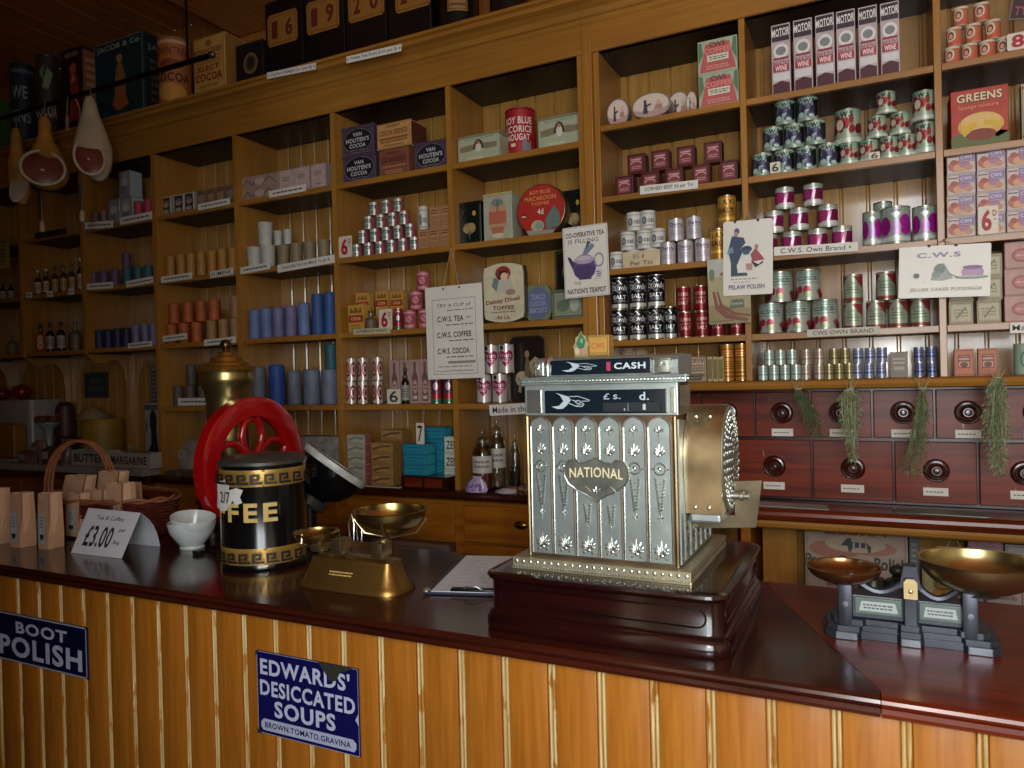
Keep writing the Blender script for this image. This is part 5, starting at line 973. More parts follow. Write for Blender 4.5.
# big square tea canisters
CI = [(265, 303, -30, 267.5, 297.5, 18, 38, 'first square black tea canister from the left on the cornice', '16'), (303.5, 345, -40, 306.5, 339, 0, 30, 'second square black tea canister from the left', '19'), (345.5, 387, -55, 348, 384, -14, 18, 'third square black tea canister from the left', '20'), (387.5, 432, -66, 395, 430, -24, 8, 'fourth square black tea canister from the left', '21')]
for x0, x1, yt, lx0, lx1, ly0, ly1, lab, num in CI:
    Y = 2.765; a, b = atY(x0, 30, Y), atY(x1, 30, Y); w = (b.x - a.x) * .985; h = .44
    t = thing('tea_canister', ((a.x + b.x) / 2, Y, TZ), 0, lab, 'canister', 'square black tea canisters')
    mb = MB(); mb.box(-w / 2, w / 2, 0, .26, 0, h * .86, M('#0c0a0a', .35), .006); mb.build('body', t)
    mb = MB(); mb.lathe([(w * .38, h * .86), (w * .38, h * .95), (w * .34, h), (0, h)], M('#0c0a0a', .35), 24, Matrix.Translation((0, .13, 0))); mb.build('lid', t)
    p = atY((lx0 + lx1) / 2, (ly0 + ly1) / 2, Y); lw = (atY(lx1, ly1, Y).x - atY(lx0, ly1, Y).x); lh = .155; lz = p.z - TZ
    face_print(t, [('p', [(.0, .1), (.06, 0), (.94, 0), (1, .1), (1, .9), (.94, 1), (.06, 1), (0, .9)], '#8d5f24'), ('o', .05, .06, .95, .94, .03, '#6d4416'), ('t', num[0], .24, .5, .55, .2, '#5a1c14', .08), ('t', num[1], .72, .5, .55, .24, '#5a1c14', .08)], p.x - lw / 2 - t.location.x, lz - lh / 2, lw, lh, -.0006, 'label', 'number')
for x0, x1, num, lab in ((435, 483, '10', 'round black tea canister right of the square ones'), (487, 533, '11', 'rightmost round black tea canister on the cornice')):
    Y = 2.84; a, b = atY(x0, 10, Y), atY(x1, 10, Y); d = diam(x1 - x0, (a + b) / 2) * .88
    t = thing('tea_canister', ((a.x + b.x) / 2, Y, TZ), facing(((a.x + b.x) / 2, Y), .9), lab, 'canister', 'round black tea canisters')
    mb = MB(); r = d / 2; mb.lathe([(0, 0), (r, 0), (r, .006), (r * .985, .01), (r * .985, .4), (r * .5, .44), (r * .5, .5), (0, .51)], M('#0d0b0a', .35), 32, cap=False); mb.build('body', t)
    mb = MB(); mb.lathe([(r * 1.005, .008), (r * 1.012, .012), (r * 1.005, .016)], M('#5a4420', .4, .4), 32, cap=False); mb.build('band', t)
    wrap_print(t, [('r', 0, 0, 1, 1, '#8a6330'), ('o', .03, .04, .97, .96, .03, '#5d3c14'), ('t', num, .5, .5, .4, .4, '#33170f', .06), ('s', .12, .1, .88, .24, 1, '#4a2a14')], r, .075, .16, .95)

# hanging rail, hams and steels
RYY = 2.48
e0, e1 = atY(-30, 129.5, RYY), atY(212, 53, RYY); zr = (e0.z + e1.z) / 2
rail = thing('hanging_rail', (0, 0, 0), 0, 'long black iron rail below the ceiling carrying the hams', 'rail')
IRON = M('#0c0a0a', .45, .6)
MB().tube([(e0.x, RYY, zr), (e1.x, RYY, zr)], .012, IRON, 10).build('bar', rail)
for x in (e1.x - .16, -4.7): 
    mb = MB(); mb.tube([(x, RYY, zr), (x, RYY, RH - .004)], .006, IRON, 8); mb.build('hanger', rail)
    mb = MB(); mb.lathe([(.03, RH - .01), (.03, RH - .001)], IRON, 16, Matrix.Translation((x, RYY, 0))); mb.build('ceiling_plate', rail)
mb = MB(); mb.ball((e1.x, RYY, zr), .018, .016, .016, M('#5c5850', .3, .8)); mb.build('end_knob', rail)
def loft(mb, rings, mat, seg=22, T=None, wob=0):
    """rings: (x, z, rx, ry) stacked sections"""
    vs = []; fs = []
    for i, (cx, z, rx, ry) in enumerate(rings):
        for k in range(seg):
            a = 2 * PI * k / seg; q = 1 + wob * math.sin(3 * a + i * .7); vs.append((cx + rx * q * math.cos(a), ry * q * math.sin(a), z))
    n = len(rings)
    for i in range(n - 1):
        for k in range(seg): fs.append((i * seg + k, i * seg + (k + 1) % seg, (i + 1) * seg + (k + 1) % seg, (i + 1) * seg + k))
    fs.append(list(range(seg))[::-1]); fs.append([(n - 1) * seg + k for k in range(seg)])
    mb.add(vs, fs, mat, True, T)
def ham(label, xc, ytop, ybot, wpx, rind, meat, Y, cut, shape, hookpx):
    top, bot = atY(xc, ytop, Y), atY(xc, ybot, Y); h = top.z - bot.z; w = diam(wpx, (top + bot) / 2)
    t = thing('ham', bot, facing(bot, .85), label, 'ham', None)
    mb = MB(); loft(mb, [(s[0] * w, s[1] * h, s[2] * w, s[3] * w) for s in shape], rind, wob=.03); mb.build('rind', t)
    cx, cz, rx, rz, tilt, yy = cut
    T = Matrix.Translation((cx * w, -yy * w, cz * h)) @ Matrix.Rotation(tilt, 4, 'Y') @ Matrix.Rotation(-.25, 4, 'X')
    mb = MB(); mb.ball((0, 0, 0), rx * w, .1 * w, rz * h, meat, 20, 10, T); o = mb.build('cut_face', t)
    FAT = M('#b9a894', .5, 0, .15, 20)
    mb = MB(); mb.tube([T @ Vector((rx * w * math.cos(q * PI / 12), -.035 * w, rz * h * math.sin(q * PI / 12))) for q in range(24)], .035 * w, FAT, 8, closed=True); mb.build('fat_rim', t)
    mb = MB(); n = 3
    for q in range(n): mb.ball(((cx - .1 + .1 * q) * w, -(yy + .095) * w, (cz - .12 + .08 * (q % 2)) * h), .06 * w, .03 * w, .03 * h, FAT, 8, 5)
    mb.build('marbling', t)
    k = MB(); hk = Vector((0, 0, h)); r0_ = zr + .012 - bot.z
    k.tube([(0, 0, h * .93), (0, 0, h * 1.02), (.0, RYY - Y - .016, r0_ - .014), (0, RYY - Y - .015, r0_ + .002), (0, RYY - Y, r0_ + .0035)], .003, M('#8a8478', .4, .6), 6); k.build('string', t)
    return t
MEAT = M('#6d342c', .4, 0, .25, 18, .2); PALE = M('#a89880', .5, 0, .18, 10, .15); GOLD = M('#a8742c', .45, 0, .3, 8, .15)
S1 = [(.0, 1.0, .08, .08), (.0, .93, .14, .12), (0, .8, .13, .12), (0, .66, .2, .17), (.02, .5, .34, .28), (.02, .34, .46, .34), (.02, .2, .49, .36), (.03, .1, .4, .3), (.04, .03, .24, .18), (.04, 0, .1, .08)]
ham('golden skinned ham with a large red cut face, middle one on the rail', 46.5, 117, 190, 49, GOLD, MEAT, 2.44, (-.01, .25, .455, .25, .28, .3), S1, None)
ham('pale ham with white fat and a small cut face, nearest the right', 93, 97, 181, 42, PALE, MEAT, 2.46, (-.02, .24, .36, .23, -.25, .3), [(-.02, 1.0, .1, .1), (-.02, .94, .16, .14), (-.02, .8, .22, .18), (0, .6, .36, .26), (.02, .4, .48, .34), (.05, .26, .46, .34), (.12, .14, .34, .26), (.14, .04, .2, .16), (.14, 0, .08, .08)], None)
ham('narrow pale ham partly behind the golden one, leftmost on the rail', 19, 128, 204, 24, GOLD, PALE, 2.5, (.08, .22, .34, .24, .2, .3), [(-.05, 1.0, .15, .12), (-.05, .9, .24, .2), (-.04, .7, .28, .24), (0, .5, .45, .34), (.05, .3, .48, .36), (.12, .12, .4, .3), (.16, .0, .15, .14)], None)
for i, (x, y0, y1, lab) in enumerate(((33.5, 122, 232, 'thin sharpening steel with pale handle, left one hanging below the hams'), (73.5, 106, 222, 'thin sharpening steel with pale handle, right one hanging below the hams'))):
    Y = 2.40 if i else 2.42; a, b = atY(x, y0, RYY), atY(x, y1, RYY)
    t = thing('steel', (a.x, RYY, 0), 0, lab, 'sharpening steel', 'hanging steels'); zb = b.z
    yq = .03
    mb = MB(); mb.tube([(0, 0, zr + .012), (0, yq * .5 + .02, zr - .05), (0, yq, zb + .2)], .003, M('#5a5650', .4, .7), 6); mb.build('hook', t)
    mb = MB(); mb.tube([(0, yq, zb + .2), (0, yq, zb + .06)], .007, M('#6c6a66', .3, .8), 8); mb.build('blade', t)
    mb = MB(); mb.lathe([(0, zb), (.014, zb + .002), (.013, zb + .05), (.008, zb + .062)], M('#a89a80', .5), 12, Matrix.Translation((0, yq, 0)), cap=False); mb.build('handle', t)
t = thing('price_tag', (0, 0, 0), 0, 'small pale paper tag hanging from the rail between the hams', 'tag')
p = atY(67, 112, RYY - .02); MB().box(p.x - .012, p.x + .012, RYY - .022, RYY - .02, p.z - .1, p.z - .02, M('#8a8272', .6)).build('card', t)
mb = MB(); mb.tube([(p.x, RYY - .021, p.z - .02), (p.x, RYY - .014, zr)], .002, M('#8a8272', .6), 6); mb.build('string', t)

# herbs hung on the edge above the drawers
def herb(label, xt, yt, pts, wid, n, cols, seed, flower=0):
    Y = YS - .036; rd = random.Random(seed); P = [atY(x, y, Y) for x, y in pts]; base = atY(xt, yt, Y)
    t = thing('herb_bunch', base, 0, label, 'herbs', 'herb bunches')
    mb = MB(); ms = [M(c, .75, 0, .2, 30) for c in cols]
    def along(s):
        q = s * (len(P) - 1); i = min(int(q), len(P) - 2); return P[i].lerp(P[i + 1], q - i) - base
    def W(s):
        i = s * (len(wid) - 1); j = min(int(i), len(wid) - 2); return wid[j] + (wid[j + 1] - wid[j]) * (i - j)
    for k in range(n // 8):
        a = rd.uniform(0, 2 * PI); rr = math.sqrt(rd.random()) * .8
        mb.tube([along(s) + Vector((W(s) * rr * math.cos(a), -.012 + min(.01, W(s) * rr * .6 * math.sin(a)), 0)) for s in (.03, .3, .6, rd.uniform(.75, .97))], [.001, .0014, .0012, .0005], rd.choice(ms), 4, False)
    for k in range(n * 5):
        s0 = rd.uniform(.04, .97); a = rd.uniform(0, 2 * PI); w = W(s0); rr = math.sqrt(rd.random()); c = along(s0)
        p = c + Vector((w * rr * math.cos(a), -.012 + min(.008, w * rr * .6 * math.sin(a)), 0)); L_ = rd.uniform(.006, .016)
        d = Vector((math.cos(a) * .7 + rd.uniform(-.5, .5), -.3 + rd.uniform(-.4, .4), -1.0 + rd.uniform(-.3, .7))).normalized(); q = p + d * L_; e = d.cross(Vector((rd.uniform(-1, 1), rd.uniform(-1, 1), rd.uniform(-1, 1)))).normalized() * .0013
        mb.add([p - e, p + e, q + e * .3 + Vector((0, 0, -.001)), q - e * .3], [(0, 1, 2, 3)], rd.choice(ms))
    mb.build('foliage', t)
    mb = MB(); st = M('#8d8458', .8)
    for k in range(9):
        a = rd.uniform(-1, 1); b = along(.12)
        mb.tube([b + Vector((a * .004, -.008, 0)), Vector((a * .012, -.006, .0)), Vector((a * .03 + rd.uniform(-.006, .006), -.008, .02 + rd.uniform(0, .02)))], [.0012, .0012, .0006], st, 4)
    mb.build('stalks', t)
    mb = MB(); c = along(.03); mb.tube([c + Vector((.011 * math.cos(q * PI / 5), -.008 + .009 * math.sin(q * PI / 5), 0)) for q in range(10)], .0018, M('#b8a888', .8), 5, closed=True)
    mb.tube([c + Vector((0, -.008, 0)), Vector((0, .012, .012))], .0012, M('#b8a888', .8), 5); mb.build('string', t)
    return t
G1 = ['#727a50', '#868c64', '#626c48', '#969a78']
herb('thin drooping herb bunch, first from the left over the drawers', 798, 388, [(798, 388), (802, 398), (811, 415), (818, 438)], [.006, .02, .032, .02], 150, ['#4c5434', '#5d6640', '#3f4a2c'], 1)
herb('bushy pale green herb bunch, second from the left over the drawers', 850, 388, [(850, 388), (850, 398), (851, 425), (853, 464)], [.012, .04, .032, .006], 240, G1, 2)
herb('slim loose herb bunch, third from the left over the drawers', 922, 386, [(922, 386), (922, 410), (918, 440), (911, 478)], [.004, .018, .03, .04], 190, ['#5d6640', '#717a4c', '#4c5634'], 3)
herb('large full green herb bunch, rightmost over the drawers', 997, 376, [(997, 376), (996, 392), (995, 428), (999, 478)], [.01, .03, .042, .012], 300, ['#70784c', '#868e62', '#606c44', '#989e7a'], 4)
# ================================================================ things on the front counter
CT_Z = CZ + .0005
NICK = M('#aab6b4', .42, .82, .16, 22, .05); NICKD = M('#94978a', .42, .78, .25, 26); NICKL = M('#d8dfda', .22, .92, .1, 40); PLIN = M('#bdb495', .4, .8, .2, 22); BRONZE = M('#7d6038', .3, .9, .35, 16); COPPER = M('#6e5a48', .4, .8, .3, 18)
def rect_loft(mb, x0, x1, y0, y1, rings, mat, rad=.02, T=None, smooth=True):
    """stacked rounded rectangles; rings: (outset, z)"""
    vs = []; fs = []; n = 16
    for o, z in rings:
        r = max(.001, rad + o)
        for cx, cy, a0 in ((x1 - rad, y1 - rad, 0), (x0 + rad, y1 - rad, 90), (x0 + rad, y0 + rad, 180), (x1 - rad, y0 + rad, 270)):
            for q in range(4): a = math.radians(a0 + 30 * q); vs.append((cx + r * math.cos(a), cy + r * math.sin(a), z))
    for i in range(len(rings) - 1):
        for k in range(n): fs.append((i * n + k, i * n + (k + 1) % n, (i + 1) * n + (k + 1) % n, (i + 1) * n + k))
    fs.append(list(range(n))[::-1]); fs.append([(len(rings) - 1) * n + k for k in range(n)])
    return mb.add(vs, fs, mat, smooth, T)
RGX0, RGX1, RGY0, RGY1 = -.722, -.238, 1.296, 1.756
reg = thing('cash_register', ((RGX0 + RGX1) / 2, (RGY0 + RGY1) / 2, CT_Z), 0, 'ornate nickel cash register on a dark wooden base in the centre of the counter', 'cash register')
RT = Matrix.Translation(-reg.location)
def rb(mb, name, parent=reg):
    mb.v = [tuple(RT @ Vector(p)) for p in mb.v]; return mb.build(name, parent)
z0 = CT_Z
mb = MB(); rect_loft(mb, RGX0 + .016, RGX1 - .016, RGY0 + .016, RGY1 - .016, [(.014, z0), (.016, z0 + .004), (.016, z0 + .021), (.012, z0 + .028), (.010, z0 + .030), (.010, z0 + .034), (.006, z0 + .036), (.004, z0 + .040), (.004, z0 + .095), (.007, z0 + .098), (.013, z0 + .1005), (.0155, z0 + .105), (.0135, z0 + .110), (.006, z0 + .1125), (-.01, z0 + .113)], W_BASE, .022); base = rb(mb, 'wooden_base')
zb = z0 + .113
mb = MB(); yy = RGY0 + .0115; zc, hh = z0 + .067, .016; xa, xb = RGX0 + .055, RGX1 - .055; pts = []
for cx, a0 in ((xb, -90), (xa, 90)):
    for q in range(9): a = math.radians(a0 + 22.5 * q); pts.append((cx + hh * math.cos(a), yy, zc + hh * math.sin(a)))
mb.tube(pts, .0018, W_BASE, 6, closed=True)
xs_ = RGX1 - .0115; pts = []
for cy, a0 in ((RGY1 - .06, -90), (RGY0 + .06, 90)):
    for q in range(9): a = math.radians(a0 + 22.5 * q); pts.append((xs_, cy + hh * math.cos(a), zc + hh * math.sin(a)))
mb.tube(pts, .0018, W_BASE, 6, closed=True); rb(mb, 'panel_bead', base)
# metal plinth with egg pattern
MX0, MX1, MY0, MY1 = -.676, -.309, 1.348, 1.70
mb = MB(); rect_loft(mb, MX0, MX1, MY0, MY1, [(0, zb + .0005), (.0, zb + .005), (-.004, zb + .008), (-.006, zb + .011), (-.014, zb + .019), (-.018, zb + .022), (-.024, zb + .023)], PLIN, .003, smooth=False)
pl = rb(mb, 'plinth_moulding')
mb = MB(); GOLDN = M('#b0a070', .28, .9, .2, 30)
n = 24
for i in range(n):
    x = MX0 + .01 + (MX1 - MX0 - .02) * i / (n - 1); mb.ball((x, MY0 + .0065, zb + .0148), .0066, .0062, .0066, NICKL, 8, 5)
n = 22
for i in range(n):
    y = MY0 + .01 + (MY1 - MY0 - .02) * i / (n - 1); mb.ball((MX1 - .0065, y, zb + .0148), .0062, .0066, .0066, NICKL, 8, 5)
n = 60
for i in range(n):
    x = MX0 + .006 + (MX1 - MX0 - .012) * i / (n - 1); mb.ball((x, MY0 + .0005, zb + .0058), .0028, .0026, .0028, NICKL, 6, 4)
rb(mb, 'egg_pattern', pl)
# body
BX0, BX1, BY0, BY1, BZ0, BZ1 = -.648, -.336, 1.374, 1.668, zb + .0225, 1.436
mb = MB(); mb.prism([(BY0, BZ0), (BY1, BZ0), (BY1, 1.20), (BY1 - .02, 1.27), (BY1 - .09, 1.33), (BY0 + .13, 1.36), (BY0 + .1, 1.38), (BY0 + .1, BZ1), (BY0, BZ1)], BX0, BX1, COPPER, 'YZ'); body = rb(mb, 'body')
# six arched front panels
def arch(x0, x1, z0_, z1_, n=5):
    c = (x0 + x1) / 2; w = (x1 - x0) / 2; hh = w * .95; P = [(x0, z0_), (x1, z0_), (x1, z1_ - hh)]
    for q in range(1, n): t_ = q / n; P.append((x1 - w * (1 - math.cos(t_ * PI / 2)), z1_ - hh + hh * .92 * math.sin(t_ * PI / 2)))
    P.append((c, z1_))
    for q in range(n - 1, 0, -1): t_ = q / n; P.append((x0 + w * (1 - math.cos(t_ * PI / 2)), z1_ - hh + hh * .92 * math.sin(t_ * PI / 2)))
    P.append((x0, z1_ - hh)); return P
def palmette(mb, cx, cz, s, y, m):
    for a in (-66, -44, -22, 0, 22, 44, 66):
        q = math.radians(a); L_ = s * (1 - abs(a) / 150); T = Matrix.Translation((cx + math.sin(q) * L_ * .5, y, cz + math.cos(q) * L_ * .5)) @ Matrix.Rotation(q, 4, 'Y')
        mb.ball((0, 0, 0), s * .085, .0022, L_ * .46, m, 7, 5, T)
    mb.ball((cx, y, cz), s * .2, .003, s * .14, m, 8, 5)
def fleur(mb, cx, cz, s, y, m):
    mb.ball((cx, y, cz + s * .3), s * .16, .0025, s * .45, m, 8, 5)
    for sg in (-1, 1):
        T = Matrix.Translation((cx + sg * s * .3, y, cz + s * .12)) @ Matrix.Rotation(sg * .9, 4, 'Y'); mb.ball((0, 0, 0), s * .12, .0022, s * .34, m, 8, 5, T)
        mb.ball((cx + sg * s * .48, y, cz + s * .0), s * .1, .002, s * .1, m, 6, 4)
    mb.ball((cx, y, cz - s * .1), s * .3, .0025, s * .07, m, 8, 4); mb.ball((cx, y, cz - s * .35), s * .1, .002, s * .22, m, 6, 4)
    for q in range(3): mb.ball((cx, y, cz - s * (.75 + .25 * q)), s * .06, .0015, s * .06, m, 6, 4)
PZ0, PZ1 = BZ0 + .008, 1.372
pw = (BX1 - BX0 - .018) / 6
for i in range(6):
    x0 = BX0 + .009 + pw * i + .002; x1 = x0 + pw - .004; c = (x0 + x1) / 2; yf = BY0 - .004
    mb = MB(); mb.prism(arch(x0, x1, PZ0, PZ1), yf, BY0 + .001, NICK, 'XZ'); p_ = rb(mb, 'front_panel')
    mb = MB(); mb.tube([(x, yf - .0002, z) for x, z in arch(x0 + .0012, x1 - .0012, PZ0 + .001, PZ1 - .001)], .0017, NICKL, 6, closed=True); rb(mb, 'border', p_)
    mb = MB(); y = yf - .0006
    fleur(mb, c, 1.344, .017, y, NICKL); palmette(mb, c, 1.298, .024, y, NICKL)
    if i not in (2, 3):
        mb.tube([(c + .011 * math.cos(q * PI / 8), y, 1.272 + .011 * math.sin(q * PI / 8)) for q in range(16)], .0018, NICKL, 6, closed=True); mb.ball((c, y, 1.272), .005, .003, .005, NICKL, 8, 5)
        for sg in (-1, 1): mb.ball((c + sg * .015, y, 1.272), .003, .002, .002, NICKL, 6, 4)
        for q in range(11):
            for sg in (-1, 1):
                if sg == 1 and q > 9: continue
                d_ = .0085 * (1 - q / 13); T = Matrix.Translation((c + sg * d_, y, 1.252 - q * .0062)) @ Matrix.Rotation(sg * .5, 4, 'Y'); mb.ball((0, 0, 0), .0026, .003, .0042, NICKL, 6, 4, T)
            if q % 2: mb.ball((c, y, 1.25 - q * .0062), .0016, .0016, .002, NICKL, 6, 4)
        fleur(mb, c, 1.178, .011, y, NICKL)
    else:
        rb(mb, 'ornament', p_); mb = MB()
        for q in range(6):
            for sg in (-1, 1): T = Matrix.Translation((c + sg * .006 * (1 - q / 9), y, 1.196 - q * .0062)) @ Matrix.Rotation(sg * .5, 4, 'Y'); mb.ball((0, 0, 0), .0026, .003, .0042, NICKL, 6, 4, T)
        fleur(mb, c, 1.158, .010, y, NICKL)
    palmette(mb, c, PZ0 + .014, .031, y, NICKL)
    for sg in (-1, 1): mb.ball((c + sg * .009, y, PZ0 + .009), .004, .002, .003, NICKL, 6, 4)
    rb(mb, 'ornament', p_)
# name plate
nx, nz = -.4955, 1.254; mb = MB(); hw = .066; P = []
out = [(-1, .32), (-.86, .62), (-.62, .66), (-.5, .52), (-.3, .54), (-.12, .66), (0, .74), (.12, .66), (.3, .54), (.5, .52), (.62, .66), (.86, .62), (1, .32), (1.0, 0), (.88, -.3), (.6, -.56), (.3, -.72), (0, -.98), (-.3, -.72), (-.6, -.56), (-.88, -.3), (-1.0, 0)]
P = [(nx + a * hw, nz + b * .05) for a, b in out]
mb.prism(P, BY0 - .0095, BY0 - .003, M('#7c8078', .4, .7, .25, 26), 'XZ'); npl = rb(mb, 'name_plate')
mb = MB(); mb.tube([(x, BY0 - .0095, z) for x, z in P], .0018, NICKL, 6, closed=True); rb(mb, 'border', npl)
mb = MB(); fleur(mb, nx, nz - .028, .016, BY0 - .0098, NICKL)
for sg in (-1, 1): mb.tube([(nx + sg * (.012 + .03 * q / 6), BY0 - .0098, nz - .03 + .012 * math.sin(q / 6 * PI)) for q in range(7)], .0014, NICKL, 6)
rb(mb, 'scroll', npl)
mb, m2 = MB(), MB()
print_on([('t', 'NATIONAL', .5, .5, 1, 1, '#e6dcb0', .04)], .11, .02, lambda u, v, l: Vector((nx - .055 + .11 * u, BY0 - .0098 - l, nz - .004 + .02 * v + .003 * (1 - (2 * u - 1) ** 2))), lambda c: M(c, .4, .2, .1, 30), mb, m2); rb(m2, 'lettering', npl)
# corner posts
for x in (BX0 + .004, BX1 - .004):
    mb = MB(); mb.tube([(x, BY0 - .001, BZ0 + .002), (x, BY0 - .001, 1.372)], .0042, M('#8c7a58', .3, .9, .25, 20), 8); rb(mb, 'corner_post')
# lower sign window
SG = M('#16222c', .12, .1, .2, 8, 0, .6)
def sign(name, x0, x1, z0_, z1_, y, spec, parent=reg):
    mb = MB(); mb.box(x0, x1, y, y + .012, z0_, z1_, SG, .002); o = rb(mb, name, parent)
    a, b_ = MB(), MB(); w, h = x1 - x0, z1_ - z0_
    print_on(spec, w, h, lambda u, v, l: Vector((x0 + u * w, y - .0004 - l, z0_ + v * h)), INK, a, b_)
    if a.f: rb(a, 'pointing_hand', o)
    if b_.f: rb(b_, 'lettering', o)
    return o
def hand(u, v, su, sv, col='#a9b8c4'):
    q = lambda pts: [(u + a * su, v + b * sv) for a, b in pts]
    return [('p', q([(0, -.35), (.2, -.3), (.32, .02), (.24, .42), (.12, .62), (.34, .44), (.46, .34), (.52, .1), (.47, -.06), (.4, -.3), (.3, -.5), (.16, -.52)]), col),
            ('l', q([(.48, .34), (.7, .36), (1.0, .08), (.97, .02), (.8, .02)]), .03, col), ('l', q([(.47, -.12), (.66, -.34), (.8, -.36), (.86, -.2), (.78, -.05), (.7, -.16), (.62, -.02), (.7, .08), (.78, .0)]), .035, col), ('l', q([(.55, .1), (.68, .0)]), .03, col), ('l', q([(.66, -.3), (.75, -.2), (.83, -.26)]), .025, col)]
frame = MB(); frame.box(BX0 + .0005, BX1 + .004, BY0 - .004, BY0 + .012, 1.3735, 1.4375, NICK, .002); fr = rb(frame, 'sign_surround')
sgn = sign('sign_window', -.602, -.352, 1.378, 1.424, BY0 - .0075, hand(.06, .52, .33, .62) + [('r', .5, .08, .95, .46, '#0d161e'), ('t', '\u00a3', .53, .72, .26, .05, '#9fb0bc', .03), ('t', 's.', .615, .7, .2, .06, '#9fb0bc', .03), ('t', 'd.', .83, .72, .34, .075, '#b4c4cc', .05), ('r', .7, .1, .705, .44, '#7c8c98'), ('t', '1', .83, .27, .24, .022, '#b4c4cc', .04), ('t', ',', .675, .16, .12, .012, '#9fb0bc', .03)])
for x0, x1 in ((BX0 + .006, -.609), (-.346, -.337)):
    mb = MB(); mb.box(x0, x1, BY0 - .0065, BY0 - .0038, 1.379, 1.426, NICKL, .001); rb(mb, 'side_plate', fr)
# bead cornice
KX0, KX1, KY0, KY1, KZ = -.658, -.306, 1.352, 1.50, 1.437
mb = MB(); rect_loft(mb, KX0 + .006, KX1 - .006, KY0 + .006, KY1 - .006, [(-.012, KZ), (-.002, KZ + .0025), (0, KZ + .0035), (0, KZ + .0085), (.005, KZ + .0095), (.006, KZ + .0135), (.003, KZ + .0145)], NICK, .003, smooth=False); cn = rb(mb, 'cornice')
mb = MB(); n = 46
for i in range(n): mb.ball((KX0 + .012 + (KX1 - KX0 - .024) * i / (n - 1), KY0 + .005, KZ + .0058), .0026, .0026, .0026, NICKL, 7, 5)
for i in range(n): mb.ball((KX1 - .005, KY0 + .012 + (KY1 - KY0 - .024) * i / (n - 1), KZ + .0058), .0026, .0026, .0026, NICKL, 7, 5)
rb(mb, 'beads', cn)
# top sign box with rounded front
HX0, HX1, HY0, HY1, HZ0, HZ1 = -.626, -.332, 1.378, 1.49, KZ + .0148, 1.4905
prof = [(HY0, HZ0), (HY0 - .002, HZ0 + .012), (HY0, HZ1 - .012), (HY0 + .007, HZ1 - .004), (HY0 + .018, HZ1), (HY1, HZ1), (HY1, HZ0)]
mb = MB(); mb.prism(prof, HX0, HX1, NICK, 'YZ'); tp = rb(mb, 'top_sign_box')
sign('sign_window', -.590, -.382, HZ0 + .003, HZ1 - .006, HY0 - .005, hand(.12, .52, .36, .6) + [('r', .575, .2, .615, .78, '#a8284c'), ('t', 'CASH', .8, .5, .42, .3, '#c2ced4', .07)], tp)
for x0, x1 in ((HX0 + .002, -.603), (-.379, -.345)):
    mb = MB(); mb.box(x0, x1, HY0 - .007, HY0 - .001, HZ0 + .001, HZ1 - .008, NICKD, .002)
    c = (x0 + x1) / 2; mb.tube([(x0 + .002, HY0 - .0075, HZ0 + .003), (x1 - .002, HY0 - .0075, HZ0 + .003), (x1 - .002, HY0 - .0075, HZ1 - .011), (x0 + .002, HY0 - .0075, HZ1 - .011)], .0014, NICKL, 6, closed=True)
    fleur(mb, c, (HZ0 + HZ1) / 2 - .003, .014, HY0 - .0075, NICKL); rb(mb, 'end_block', tp)
mb = MB(); mb.tube([(-.597, HY0 - .002, HZ0 + .002), (-.597, HY0 - .004, HZ0 + .02), (-.597, HY0 + .002, HZ1 - .006), (-.597, HY0 + .016, HZ1)], .006, NICKL, 10); rb(mb, 'rounded_edge', tp)
# right side: upper plate, ribbed lower panel
mb = MB(); mb.box(BX1 + .0002, BX1 + .004, BY0 + .004, BY0 + .098, 1.374, 1.43, NICKL, .001); mb.prism([(BY0 + .004, BZ0 + .006), (BY1 - .01, BZ0 + .006), (BY1 - .01, 1.195), (BY1 - .03, 1.262), (BY1 - .1, 1.322), (BY0 + .1, 1.358), (BY0 + .004, 1.366)], BX1 + .0002, BX1 + .003, NICK, 'YZ'); sp_ = rb(mb, 'side_panel')
mb = MB(); n = 6
for i in range(n):
    y = BY0 + .03 + (BY1 - BY0 - .06) * i / (n - 1); mb.tube([(BX1 + .004, y, BZ0 + .01), (BX1 + .004, y, 1.25)], .0022, NICKL, 6)
    if i < n - 1:
        yc = y + (BY1 - BY0 - .06) / (n - 1) / 2
        for q in range(4): mb.ball((BX1 + .0035, yc, BZ0 + .03 + q * .022), .0018, .009, .011, NICKL, 8, 5)
rb(mb, 'ribs', sp_)
# crank housing: D-shaped drum with a patterned cap and a hanging plate
cy, cz, r = 1.490, 1.286, .104; X0, X1 = BX1 + .004, -.262; ry_ = .088
prof = [(cy - ry_ * .98, 1.186)] + [(cy - ry_ * math.cos(a), cz + r * math.sin(a)) for a in [PI * q / 20 for q in range(21)]] + [(cy + ry_ * .98, 1.186)]
AGED = M('#b8a684', .24, .9, .45, 12, .1)
mb = MB(); mb.prism(prof, X0, X1, AGED, 'YZ', smooth=True); hs = rb(mb, 'crank_housing')
mb = MB(); mb.box(X0 + .006, X1 - .004, cy - ry_ * .9, cy + ry_ * .8, 1.166, 1.1855, NICK, .006); rb(mb, 'lower_box', hs)
mb = MB()
for z, y in ((1.368, cy - .062), (1.198, cy - ry_ - .001)): mb.ball((X0 + .02, y, z), .004, .003, .004, NICKL, 8, 5); mb.ball((X1 - .024, y, z), .004, .003, .004, NICKL, 8, 5)
rb(mb, 'screws', hs)
T = Matrix.Translation((X1, cy, cz - .004)) @ Matrix.Rotation(PI / 2, 4, 'Y')
mb = MB(); mb.lathe([(r * 1.0, 0.0002), (r * 1.0, .002), (r * .97, .004), (r * .8, .005), (r * .5, .008), (r * .2, .010), (0, .0105)], NICKD, 36, T, cap=False, sy=ry_ / r)
cap = rb(mb, 'housing_cap', hs)
mb = MB()
